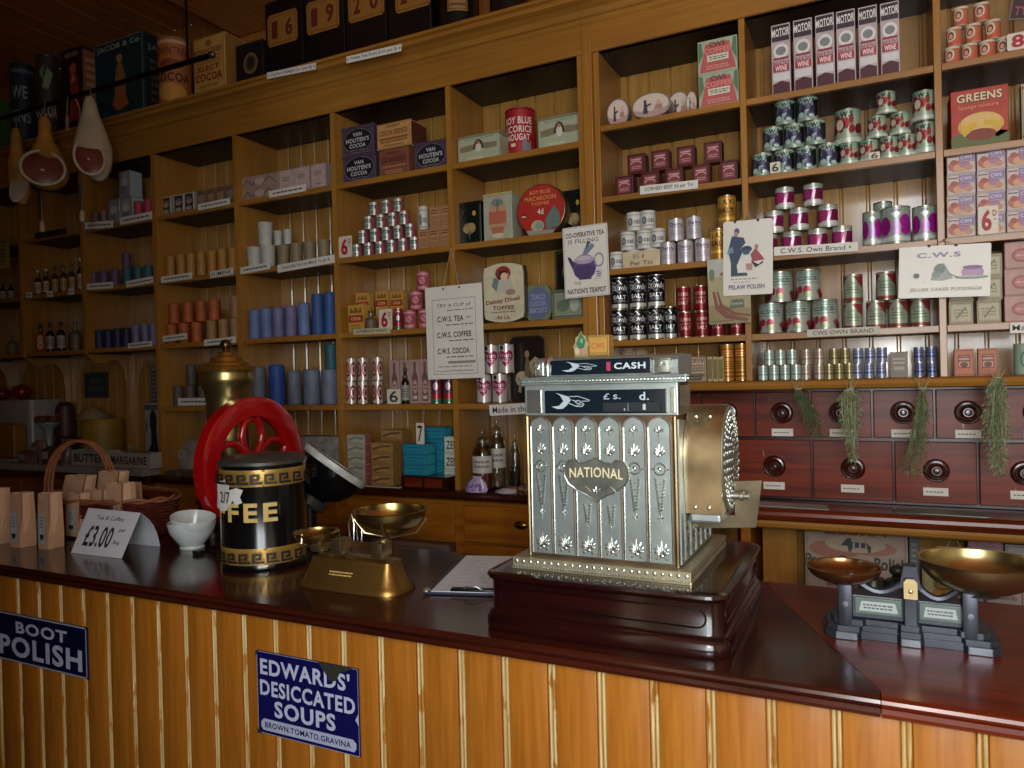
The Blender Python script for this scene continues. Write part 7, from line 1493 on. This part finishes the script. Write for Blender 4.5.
# ---- black bowl on a stand behind the canister
bq = atY(331, 472, 1.835)
t = thing('pan_scale', (bq.x, 1.835, CT_Z), 0, 'large tilted black enamel pan with a worn pale rim behind the canister', 'pan'); c = Vector((0, 0, bq.z - CT_Z)); rb_ = diam(74, bq) / 2
T = Matrix.Translation(c) @ Vector((.44, .43, .79)).to_track_quat('Z', 'Y').to_matrix().to_4x4()
mb = MB(); prof = [(0, -.096), (rb_ * .36, -.096), (rb_ * .4, -.082), (rb_ * .62, -.066), (rb_ * .86, -.028), (rb_ * .98, .016), (rb_, .03), (rb_ * .97, .03), (rb_ * .84, -.02), (rb_ * .6, -.058), (0, -.074)]
mb.lathe(prof, BLK, 48, T, cap=False); mb.build('pan', t)
mb = MB(); mb.lathe([(rb_ * .975, .012), (rb_ * 1.01, .02), (rb_ * 1.015, .032), (rb_ * .96, .034)], M('#b4b4ac', .45, .1, .3, 24), 48, T, cap=False); mb.build('rim', t)
mb = MB(); mb.lathe([(rb_ * .46, -.122), (rb_ * .5, -.114), (rb_ * .44, -.09)], M('#3c4040', .25, .4), 28, T); mb.build('foot', t)
p0 = T @ Vector((0, 0, -.112))
mb = MB(); mb.tube([(p0.x, p0.y, .03), (p0.x, p0.y, p0.z + .012)], .022, CAST, 14); mb.lathe([(.075, 0), (.075, .012), (.05, .022), (.025, .034)], CAST, 28, Matrix.Translation((p0.x, p0.y, 0))); mb.build('stand', t)

# ---- enamel signs on the counter front
def plate(corners, label, spec, col, Y=1.2735):
    P = [atY(x, y, Y) for x, y in corners]; c = sum(P, Vector()) / 4; w = (P[1] - P[0]).length; h = (P[0] - P[3]).length
    t = thing('enamel_sign', c, 0, label, 'sign'); MB().box(-w / 2, w / 2, -.002, .001, -h / 2, h / 2, M(col, .16, 0, .06, 12, 0, .5), .001).build('plate', t)
    face_print(t, spec, -w / 2, -h / 2, w, h, -.0024, ink=lambda c_: M(c_, .2, 0, .05, 40, 0, .4)); return t
NAVY = '#12124c'; WH = '#b4bad4'
plate([(257, 649), (359, 670), (360, 757), (260, 731)], 'blue enamel soup advertisement sign with chipped edge on the counter front', [('o', .005, .005, .995, .995, .006, '#9aa0b4'), ('t', "EDWARDS'", .48, .82, .2, .88, WH, .07), ('t', 'DESICCATED', .5, .565, .19, .93, WH, .07), ('t', 'SOUPS', .48, .33, .2, .6, WH, .08), ('p', [(.06, .05), (.95, .05), (.97, .09), (.97, .15), (.94, .19), (.07, .19), (.04, .15), (.04, .09)], '#a6acc6'), ('t', 'BROWN.TOMATO.GRAVINA', .5, .12, .07, .84, '#1c1c4a', .05), ('p', [(.63, 1.0), (.95, 1.0), (.9, .955), (.84, .93), (.8, .82), (.74, .8), (.69, .9)], '#34342c'), ('p', [(0, .93), (.03, 1), (0, 1)], '#34342c'), ('p', [(.97, .42), (1, .5), (1, .36)], '#aab0c0'), ('p', [(0, 0), (.05, 0), (.03, .03), (0, .06)], '#34342c')], NAVY)
plate([(-92, 592), (87, 627), (88, 680), (-88, 636)], 'blue enamel boot polish sign cut off by the left edge of the photo', [('o', .004, .01, .996, .99, .03, '#9aa4b4'), ('t', 'PELAW', .32, .4, .5, .36, WH, .07), ('t', 'BOOT', .775, .73, .24, .26, WH, .08), ('t', 'POLISH', .765, .33, .42, .42, WH, .08)], '#0e1036')
# ================================================================ provisions on the marble, goods on the dressers
MZ = 1.0106
def loc(px, Y, z=MZ): p = atY(px, 440, Y); return Vector((p.x, Y, z))
def span(x0, x1, Y, y=440): return atY(x1, y, Y).x - atY(x0, y, Y).x
def zof(px, py, Y): return atY(px, py, Y).z
DW = M('#9a9c98', .3, 0, .08, 12)
# white bread crock
p = loc(10, 2.88); w = span(-14, 27, 2.88)
t = thing('bread_bin', p, 0, 'large off white bin at the left edge on the marble counter', 'bin'); h = zof(10, 402, 2.88) - MZ
mb = MB(); rect_loft(mb, -w / 2, w / 2, 0, .2, [(0, 0), (0, h - .012), (-.004, h)], DW, .03); mb.build('body', t)
mb = MB(); rect_loft(mb, -w / 2, w / 2, 0, .2, [(.004, h), (.004, h + .01), (-.01, h + .014)], DW, .03); mb.build('lid', t); topz = MZ + h + .0145
RED = M('#7a0f14', .3, 0, .15, 10)
def cheese(px, r_px, py, Y, z, label, mat, squash=.85, name='cheese'):
    p = atY(px, py, Y); r = diam(r_px, p) / 2; t = thing(name, (p.x, Y, z), 0, label, 'cheese'); mb = MB(); mb.ball((0, 0, r * squash), r, r, r * squash, mat, 24, 14); mb.build('rind', t); return t, r
t, r = cheese(22, 21, 392, 2.98, topz, 'round red waxed cheese on the white bin', RED)
t, r = cheese(2, 20, 396, 2.96, topz, 'round red cheese with a white label at the left edge', RED, .7); face_print(t, [('r', 0, 0, 1, 1, '#a8a298'), ('s', .1, .2, .9, .8, 2, '#4a3a38')], -r * .1, r * .3, r * .9, r * .6, -r - .001 + .02 if False else -r * 1.0)
# butter block on a plate front left
p = loc(6, 2.80); w = span(-8, 17, 2.80); t = thing('butter_block', p, 0, 'yellow butter block lying in front of the white bin', 'butter'); MB().box(-w / 2, w / 2, -.03, .05, .02, zof(6, 424, 2.8) - MZ, M('#8a6428', .5, 0, .2, 20), .008).build('block', t); MB().box(-w / 2 - .02, w / 2 + .03, -.05, .06, 0, .018, DW, .006).build('board', t)
# cake stand with meat
p = loc(49, 2.90); t = thing('cake_stand', p, 0, 'pale blue china cake stand holding cooked meats', 'cake stand'); CHB = M('#8fa0a4', .2, 0, .06, 8, 0, .4); r = diam(23, p) / 2; hz = zof(51, 424, 2.90) - MZ
mb = MB(); mb.lathe([(r * .62, 0), (r * .62, .006), (r * .4, .02), (r * .32, hz * .5), (r * .36, hz * .8), (r * .6, hz * .9), (r * .98, hz), (r, hz + .012), (r * .94, hz + .01), (0, hz + .004)], CHB, 32); mb.build('stand', t)
rd = random.Random(5)
for i in range(5):
    a = i * 1.3; q = thing('cooked_meat', (p.x + .045 * math.cos(a), 2.90 + .045 * math.sin(a), MZ + hz + .008 + .0 * i), a, 'piece of cooked meat on the cake stand, %s' % ('right side', 'back', 'left back', 'left front', 'front')[i], 'meat', 'meats on the stand'); mb = MB(); loft(mb, [(0, 0, .022, .018), (0, .012, .03, .024), (.004, .03, .028, .02), (.006, .045, .012, .01)], M('#5c3c30', .5, 0, .3, 25, .3), 12, wob=.12); mb.build('meat', q); MB().ball((.004, -.004, .042), .012, .01, .006, M('#a89080', .5, 0, .2, 20), 10, 6).v; m_ = MB(); m_.ball((.006, -.004, .044), .013, .01, .005, M('#a89080', .5, 0, .2, 20), 10, 6); m_.build('fat', q)
# round meat with a FETA card
p = loc(66, 3.0); t = thing('cheese', p, 0, 'dark red round cheese behind the cake stand with a FETA card', 'cheese'); r = diam(22, p) / 2; hz = zof(66, 402, 3.0) - MZ
mb = MB(); mb.lathe([(0, 0), (r * .9, 0), (r, .02), (r, hz * .7), (r * .85, hz * .93), (r * .4, hz), (0, hz)], M('#4a2024', .5, 0, .2, 12), 32, cap=False); mb.build('rind', t)
q = atY(66, 412, 2.86); t = thing('price_card', (q.x, 2.885, MZ + .1), 0, 'small dark FETA card in front of the dark red cheese', 'price card'); w = span(56, 76, 2.88); MB().box(-w / 2, w / 2, 0, .002, .0, .05, M('#2c2220', .6)).build('card', t); MB().box(-.003, .003, .0025, .006, -.0995, .03, M('#2c2220', .6)).build('stake', t); face_print(t, [('t', 'FETA', .5, .5, .5, .84, '#9a9a92', .05)], -w / 2, 0, w, .05, -.0005)
# packs of meat along the front
for i, (x0, x1, y0, Y, c, lab) in enumerate(((16, 38, 450, 2.76, '#6a4a44', 'wrapped pink meat pack lying at the front of the marble, leftmost'), (31, 46, 440, 2.82, '#7a5a4c', 'pale wrapped meat pack lying behind the leftmost one'), (42, 58, 446, 2.78, '#4c3a24', 'dark wrapped meat pack in the middle of the marble front'), (56, 70, 444, 2.77, '#544028', 'brown wrapped meat pack left of the butter tray'))):
    p = loc((x0 + x1) / 2, Y); w = span(x0, x1, Y) * .8; t = thing('meat_pack', p, .1 * i, lab, 'meat', None); mb = MB(); hh = max(.03, zof((x0 + x1) / 2, y0, Y) - MZ); loft(mb, [(0, 0, w * .46, .03), (0, hh * .3, w * .5, .034), (.004, hh * .8, w * .44, .028), (.006, hh, w * .2, .014)], M(c, .35, 0, .35, 22, .3), 14, wob=.1); mb.build('meat', t)
    mb = MB(); mb.box(-w * .2, w * .16, -.0365, -.035, hh * .25, hh * .7, M('#9a8c84', .6)); mb.build('label', t)
# big yellow cheese with cut block on top
p = loc(103, 2.945); r = diam(44, p) / 2; hz = zof(103, 418, 2.97) - MZ; t = thing('cheese', p, 0, 'large yellow drum cheese on the marble under a pale folded cloth', 'cheese')
mb = MB(); mb.lathe([(0, 0), (r * .95, 0), (r, .02), (r * 1.01, hz * .5), (r, hz - .02), (r * .93, hz), (0, hz)], M('#8a6c18', .55, 0, .25, 10, .2), 40, cap=False); mb.build('rind', t); tz = MZ + hz + .001
t = thing('cheese_cloth', (p.x - .03, 2.90, tz), 0, 'pale folded cheesecloth heaped on top of the large yellow cheese', 'cloth'); mb = MB(); loft(mb, [(0, 0, r * 1.15, r * .7), (.02, .012, r * 1.1, r * .62), (.0, .04, r * .66, r * .4), (.0, .066, r * .3, r * .2), (0, .075, r * .08, r * .06)], M('#8c7c5c', .8, 0, .15, 14, .3), 20, wob=.1); mb.build('cloth', t)
# butter and margarine trays
def tray_(x0, x1, y0, y1, Y, text, label, heap, hm):
    p = loc((x0 + x1) / 2, Y); w = span(x0, x1, Y); h = zof((x0 + x1) / 2, y0, Y) - MZ; t = thing('butter_tray', p, 0, label, 'tray'); mb = MB(); E_ = M('#a4a49c', .3, 0, .05, 10)
    mb.box(-w / 2, w / 2, 0, .004, 0, h, E_, .001); mb.box(-w / 2, w / 2, .078, .082, 0, h, E_, .001); mb.box(-w / 2, -w / 2 + .004, .0045, .0775, 0, h, E_); mb.box(w / 2 - .004, w / 2, .0045, .0775, 0, h, E_); mb.box(-w / 2 + .0045, w / 2 - .0045, .0045, .0775, 0, .006, E_); mb.build('tray', t)
    face_print(t, [('t', text, .5, .5, .56, .84, '#26221c', .06)], -w / 2, 0, w, h, -.0005)
    q = thing('butter_mound', (p.x, Y + .041, MZ + .0065), 0, heap, 'butter'); mb = MB(); loft(mb, [(0, 0, w * .42, .03), (0, hm * .5, w * .44, .033), (.01, hm * .85, w * .36, .026), (.01, hm, w * .16, .014)], M('#7c6a34', .5, 0, .22, 14, .25), 20, wob=.06); mb.build('mound', q)
    c = thing('price_tag', (p.x + w * .02, Y - .0, MZ + h + .0), .2, 'small pale price tag stuck above the %s tray' % text.lower(), 'tag'); MB().box(-.014, .014, .006, .008, -.02, .045, M('#8f8474', .6)).build('card', c); m_ = MB(); face_print(c, [('s', .1, .4, .9, .8, 2, '#4a4438')], -.014, -.02, .028, .065, .0055)
tray_(70.5, 106, 450.5, 461, 2.73, 'BUTTER', 'white enamel tray lettered BUTTER on the marble', 'dull yellow butter mound in the tray lettered butter', .055)
tray_(107, 149, 453, 465, 2.72, 'MARGARINE', 'white enamel tray lettered MARGARINE on the marble', 'dull olive margarine mound in the tray lettered margarine', .085)
# card with shoe picture, wall pictures
q = loc(153, 3.0); w = span(145, 161, 3.0); h = zof(153, 403, 3.0) - MZ
t = thing('show_card', q, 0, 'white show card with a dark shape beside the upright above the margarine', 'show card'); MB().box(-w / 2, w / 2, 0, .05, 0, h, M('#a09c94', .5), .006).build('card', t)
face_print(t, [('e', .55, .68, .22, .2, '#1c1a22'), ('p', [(.4, .7), (.7, .7), (.8, .3), (.95, .12), (.9, .04), (.2, .04), (.15, .14), (.4, .3)], '#22202a'), ('t', 'i', .14, .62, .24, .08, '#2a2830', .05), ('r', .05, .88, .95, .97, '#55535a')], -w / 2, 0, w, h, -.0006)
def wall_pic(x0, x1, y0, y1, label, spec, col, Y=3.082):
    a, b = atY(x0, (y0 + y1) / 2, Y), atY(x1, (y0 + y1) / 2, Y); w = b.x - a.x; zt_, zb_ = zof((x0 + x1) / 2, y0, Y), zof((x0 + x1) / 2, y1, Y)
    t = thing('wall_picture', ((a.x + b.x) / 2, Y, zb_), 0, label, 'picture'); h = zt_ - zb_; MB().box(-w / 2, w / 2, 0, .007, 0, h, M(col, .5), .001).build('board', t); face_print(t, spec, -w / 2, 0, w, h, -.0006); return t
wall_pic(84, 108, 372, 398, 'small dark blue picture with pale border on the alcove back wall', [('o', .02, .02, .98, .98, .03, '#5c5850'), ('r', .1, .08, .9, .92, '#2a343c'), ('e', .5, .66, .26, .14, '#3f4c54'), ('s', .16, .2, .84, .46, 3, '#5a6468')], '#3a342c')
wall_pic(150, 160, 365, 412, 'narrow pale printed notice on the alcove back wall beside the upright', [('o', .05, .02, .95, .98, .015, '#4a463c'), ('s', .15, .1, .85, .9, 9, '#3a362e')], '#7d7868')
# dresser left: bag of sugar with F card, papers, newspapers
q = loc(193, 2.985, LZ['E'] + .0006)
t = thing('paper_parcel', q, 0, 'pale crumpled paper parcel with a small lettered card behind the red wheel', 'parcel'); mb = MB(); w = span(180, 206, 2.93); hz = zof(189, 440, 2.93) - LZ['E']; loft(mb, [(0, 0, w * .46, .07), (0, hz * .4, w * .5, .08), (.01, hz * .8, w * .42, .06), (.0, hz, w * .2, .03)], M('#8c8478', .7, 0, .2, 14, .4), 18, wob=.1); mb.build('parcel', t)
face_print(t, [('r', 0, 0, 1, 1, '#a4a098'), ('t', 'F', .4, .5, .5, .2, '#3a3834', .06)], -.02, hz * .45, .07, .045, -.086)
for i, (x0, x1, y, Y) in enumerate(((161, 178, 471, 2.80), (178, 194, 472, 2.795), (192, 206, 473, 2.80))):
    q = loc((x0 + x1) / 2, Y, LZ['E'] + .0006); w = span(x0, x1, Y) * .9; t = thing('paper_stack', q, .08 * i - .1, 'low stack of brown paper bags behind the red wheel, %s' % ('leftmost', 'middle one', 'rightmost')[i], 'paper', 'stacks of paper bags'); mb = MB()
    for k in range(4): mb.box(-w / 2 + .003 * (k % 2), w / 2 - .003 * (k % 3), 0, .1, k * .006, k * .006 + .0052, M('#6a5444', .7, 0, .2, 20))
    mb.build('sheets', t)
nw = atY(318, 455, 2.93); t = thing('newspaper_bundle', (nw.x, 2.93, LZ['E'] + .0006), 0, 'bundle of crumpled newspaper on the dresser under the large blue packs', 'newspaper'); w = span(272, 341, 2.93); hz = zof(318, 436, 2.93) - LZ['E']
mb = MB(); loft(mb, [(-.03, 0, w * .46, .09), (-.03, hz * .4, w * .48, .1), (-.02, hz * .8, w * .44, .08), (0, hz, w * .34, .05)], M('#8a8880', .75, 0, .4, 30, .6), 24, wob=.08); mb.build('newsprint', t)
face_print(t, [('s', 0, 0, 1, 1, 9, '#5c5a56')], -w * .2, hz * .15, w * .5, hz * .6, -.106)
sheet = lambda pts, z, col, label, name='paper_sheet', cat='paper', spec=None: None
def flat_sheet(px, z, col, label, th=.0015, name='paper_sheet'):
    P = [atZ(x, y, z) for x, y in px]; c = sum(P, Vector()) / len(P); t = thing(name, c, 0, label, 'paper'); mb = MB(); mb.prism([(p_.x - c.x, p_.y - c.y) for p_ in P], .0004, th, M(col, .6, 0, .1, 12), 'XY'); mb.build('sheet', t); return t, c, P
# white sheet under the soap stacks
q = atY(350, 482, 2.775); q2 = atY(400, 482, 2.775); t = thing('paper_sheet', ((q.x + q2.x) / 2, 2.775, LZ['E'] + .0003), 0, 'white paper lying under the tan soap stacks on the dresser edge', 'paper'); MB().box((q.x - q2.x) / 2, (q2.x - q.x) / 2, -.006, .03, 0, .0042, M('#a8a498', .6), .001).build('sheet', t)
# ledge papers
P = [(-.45, 2.79), (-.155, 2.775), (-.17, 2.87), (-.45, 2.89)]; t = thing('paper_sheet', (0, 0, .9662), 0, 'white paper sheet on the dresser ledge beside the register plate', 'paper'); mb = MB(); mb.prism(P, 0, .002, M('#9c9a94', .5, 0, .08, 10), 'XY'); mb.build('sheet', t)
P = [(.04, 2.85), (.05, 2.79), (.31, 2.775), (.32, 2.80), (.30, 2.88), (.18, 2.89)]; t = thing('paper_sheet', (0, 0, .9662), 0, 'greenish folded paper on the dresser ledge under the rightmost drawers', 'paper'); mb = MB(); mb.prism(P, 0, .002, M('#5c6a5c', .5, 0, .12, 10), 'XY'); mb.build('sheet', t); mb = MB(); mb.prism([(.12, 2.781), (.31, 2.7735), (.32, 2.782), (.2, 2.79)], .0021, .0035, M('#a8a698', .5), 'XY'); mb.build('pale_edge', t)
# glass jars at bay six
GL = glass()
def jar(x0, x1, yt, yb, Y, label, fill, lidc=True, card=None):
    p = atY((x0 + x1) / 2, (yt + yb) / 2, Y); r = diam(x1 - x0, p) / 2; h = atY((x0 + x1) / 2, yt, Y).z - LZ['E'] - .001; t = thing('glass_jar', (p.x, Y, LZ['E'] + .0006), facing(p), label, 'jar'); mb = MB()
    mb.lathe([(0, 0), (r * .96, 0), (r, .006), (r, h * .6), (r * .86, h * .7), (r * .6, h * .74), (r * .6, h * .78), (r * .56, h * .78), (r * .56, h * .735), (r * .8, h * .69), (r * .95, h * .6), (r * .95, .01), (0, .008)], GL, 28, cap=False); mb.build('jar', t)
    mb = MB(); mb.lathe([(r * .62, h * .782), (r * .64, h * .8), (r * .5, h * .86), (r * .2, h * .885), (r * .12, h * .9), (r * .22, h * .94), (r * .2, h * .98), (0, h)], GL, 24); mb.build('stopper', t)
    mb = MB(); rd = random.Random(int(x0)); 
    mb.lathe([(0, .0095), (r * .9, .0095), (r * .92, h * .1), (r * .9, h * .34), (r * .5, h * .38), (0, h * .37)], M(fill, .6, 0, .5, 60, .5), 20, cap=False)
    for k in range(16): a = rd.uniform(0, 6.3); mb.ball((r * .55 * math.cos(a), r * .55 * math.sin(a), h * .37), .01, .01, .008, M(fill, .6, 0, .5, 60, .5), 8, 5)
    mb.build('contents', t)
    if card: wrap_print(t, [('r', 0, 0, 1, 1, '#b4b0a8'), ('s', .15, .25, .85, .8, 2, '#6a6660')], r + .0005, h * card, h * .28, 2.3)
jar(472, 493, 430, 470, 2.84, 'glass sweet jar with a white label, front left of three on the dresser', '#7a2a2a', card=.3)
jar(487, 506.5, 419, 474, 2.93, 'taller stoppered glass jar with a label behind the front one', '#8a6a50', card=.3)
jar(509, 521, 434, 474, 2.94, 'narrow dark jar beside the cash register on the dresser', '#3c2c20')
p = atY(478, 480, 2.80); t = thing('sweet_bag', (p.x, 2.778, LZ['E'] + .0006), 0, 'small clear bag of purple sweets in front of the glass jars', 'bag'); mb = MB(); loft(mb, [(0, 0, .05, .018), (0, .012, .056, .02), (.004, .04, .044, .016), (.008, .06, .02, .01), (.01, .07, .026, .009)], M('#a79ab8', .3, 0, .25, 26, .4), 16, wob=.08); mb.build('bag', t); mb = MB(); rd = random.Random(2)
for k in range(14): mb.ball((rd.uniform(-.03, .03), -.018 + rd.uniform(0, .006), rd.uniform(.01, .04)), .008, .006, .007, M('#7d64a0', .4, 0, .2, 20), 8, 5)
mb.build('sweets', t)
p = atY(505, 486, 2.79); t = thing('crumpled_paper', (p.x, 2.79, LZ['E'] + .0006), 0, 'small crumpled white paper on the dresser edge beside the sweet bag', 'paper'); mb = MB(); loft(mb, [(0, 0, .05, .02), (0, .008, .052, .022), (.01, .018, .03, .012), (.0, .022, .01, .006)], M('#a8a4a8', .6, 0, .15, 20, .5), 14, wob=.15); mb.build('paper', t)
rd = random.Random(9)
for k in range(5):
    p = Vector((-1.42 + .035 * k, 2.86 + .02 * (k % 2), LZ['E'] + .0006)); t = thing('biscuit', p, k, 'small brown biscuit between the jars and the register, %s' % (ORD[k] + ' from left'), 'biscuit', 'loose biscuits'); mb = MB(); mb.lathe([(0, 0), (.02, 0), (.024, .006), (.022, .014), (.01, .019), (0, .02)], M('#8a6444', .8, 0, .3, 50, .4), 14, cap=False); mb.build('biscuit', t)

# ---- under the right dresser
UZ = .6206
a, b = atY(805, 556, 2.95), atY(908, 556, 2.95); zt_ = .905 if False else .888
t = thing('polish_carton', ((a.x + b.x) / 2, 2.95, UZ), 0, 'large faded polish carton with a small striped animal under the right dresser', 'carton'); w = b.x - a.x; h = .262
MB().box(-w / 2, w / 2, 0, .06, 0, h, M('#a89484', .7, 0, .2, 6), .002).build('carton', t)
face_print(t, [('e', .3, .66, .26, .12, '#a06a54'), ('e', .66, .7, .24, .1, '#a4705c'), ('e', .5, .75, .3, .12, '#b09c88'), ('t', 'ZEBRA', .5, .93, .12, .62, '#8a3a30', .06), ('p', [(.36, .72), (.42, .82), (.46, .84), (.47, .78), (.62, .77), (.66, .72), (.65, .64), (.63, .64), (.62, .7), (.48, .7), (.46, .64), (.44, .64), (.43, .72)], '#3c4440'), ('r', .48, .7, .5, .77, '#a0a098'), ('r', .54, .7, .56, .77, '#a0a098'), ('r', .6, .7, .615, .76, '#a0a098'), ('t', 'Paste Grate Polish', .5, .5, .17, .98, '#2a4038', .05), ('s', .2, .12, .8, .3, 2, '#7a5a4c'), ('o', .02, .02, .98, .98, .01, '#8a7464')], -w / 2, 0, w, h, -.0006)
a, b = atY(922, 575, 2.93), atY(966, 575, 2.93); t = thing('cream_tin', ((a.x + b.x) / 2, 2.93, UZ), 0, 'cream card tin with an orange pattern behind the right brass pan', 'tin'); w = b.x - a.x; h = .14
MB().box(-w / 2, w / 2, 0, .07, 0, h, M('#b0a270', .5), .004).build('tin', t); face_print(t, [('e', .5, .3, .3, .2, '#b0802c'), ('p', [(.2, .15), (.5, .4), (.8, .2), (.7, .1)], '#7a4a24'), ('o', .03, .03, .97, .97, .02, '#8a7c50')], -w / 2, 0, w, h, -.0006)
a, b = atY(909, 565, 2.96), atY(920, 565, 2.96); t = thing('grey_carton', ((a.x + b.x) / 2, 2.96, UZ), 0, 'narrow grey carton standing beside the faded polish carton', 'carton'); w = (b.x - a.x) * .9; MB().box(-w / 2, w / 2, 0, .06, 0, .24, M('#5d6260', .6), .002).build('carton', t); face_print(t, [('s', .2, .1, .8, .9, 10, '#8a908c')], -w / 2, 0, w, .24, -.0006)
for i, (x0, x1, z0_, z1_, Y, c, lab) in enumerate(((968, 1004, .165, .262, 2.94, '#a0707a', 'dull pink carton on a stack under the right dresser'), (1005, 1050, .148, .235, 2.93, '#9c9498', 'white carton at the right edge under the right dresser'), (985, 1024, 0, .145, 2.92, '#a89690', 'pale carton behind the right brass pan'), (968, 984, 0, .16, 2.94, '#8f9a80', 'narrow greenish carton left of the pale one under the dresser'), (1025, 1065, 0, .145, 2.92, '#8a6a58', 'brown carton at the lower right edge under the dresser'))):
    a, b = atY(x0, 560, Y), atY(x1, 560, Y); w = (b.x - a.x) * .985; t = thing('carton', ((a.x + b.x) / 2, Y, UZ + z0_), 0, lab, 'carton'); MB().box(-w / 2, w / 2, 0, .12, 0, z1_ - z0_, M(c, .6, 0, .12, 10), .003).build('carton', t); face_print(t, [('o', .04, .06, .96, .94, .03, '#7a6a68'), ('s', .2, .3, .8, .7, 2, '#7a6a68')], -w / 2, 0, w, z1_ - z0_, -.0006)
a = atY(953, 533, 2.90); t = thing('hanging_card', (a.x, 2.88, .705), 0, 'tan show card hung by a looped string behind the right brass pan', 'show card'); MB().box(-.05, .05, 0, .003, 0, .14, M('#a8843c', .6)).build('card', t); mb = MB(); mb.tube([(-.022, .0015, .137), (0, .0, .18), (.022, .0015, .137)], .0016, M('#b0a080', .7), 5); mb.build('string', t); face_print(t, [('o', .05, .04, .95, .96, .03, '#7a5a2c'), ('s', .2, .3, .8, .7, 4, '#6a4a24')], -.05, 0, .1, .14, -.0006)
mb = MB(); mb.ball((0, -.002, .181), .004, .005, .004, M('#4a4038', .4, .6)); mb.build('nail', t)
# printed box seen under the left dresser drawer
a, b = atY(410, 545, 2.772), atY(441, 545, 2.772); t = thing('printed_crate', ((a.x + b.x) / 2, 2.772, 0.0005), 0, 'old printed crate standing under the dresser drawer behind the brass scale', 'crate'); w = .30; MB().box(-w / 2 - .15, w / 2 - .03, 0, .017, 0, .725, M('#6c5044', .7, 0, .2, 8), .002).build('crate', t); face_print(t, [('t', 'CORNMANS', .5, .35, .3, .84, '#33241c', .05), ('s', .1, .66, .9, .86, 2, '#3c2c24')], -w * .5, .64, w * .78, .08, -.0006)
# ================================================================ light
w = bpy.data.worlds.new('daylight'); sc.world = w; w.use_nodes = True
bg = w.node_tree.nodes['Background']; bg.inputs['Color'].default_value = (.75, .85, 1, 1); bg.inputs['Strength'].default_value = .35
def area(name, loc_, rot, sx, sy, power, col):
    l = bpy.data.lights.new(name, 'AREA'); l.shape = 'RECTANGLE'; l.size = sx; l.size_y = sy; l.energy = power; l.color = col
    o = bpy.data.objects.new(name, l); COL.objects.link(o); o.location = loc_; o.rotation_euler = rot; return o
# daylight entering through the shop window behind the camera
area('window_daylight', ((WX0 + WX1) / 2, RY0 - .12, (WZ0 + WZ1) / 2), (PI / 2, 0, 0), WX1 - WX0, WZ1 - WZ0, 125, (.92, .97, 1))
# the camera flash
f = bpy.data.lights.new('flash', 'POINT'); f.energy = 24; f.shadow_soft_size = .02; f.color = (1, .95, .86)
fo = bpy.data.objects.new('flash', f); COL.objects.link(fo); fo.location = EYE + RGT * .10 + UPV * .06 - FWD * .02
vs_ = sc.view_settings; vs_.view_transform = 'Standard'; vs_.look = 'None'; vs_.exposure = 0.12; vs_.gamma = 1.0; vs_.use_curve_mapping = False
sc.cycles.max_bounces = 8; sc.cycles.caustics_reflective = False; sc.cycles.caustics_refractive = False
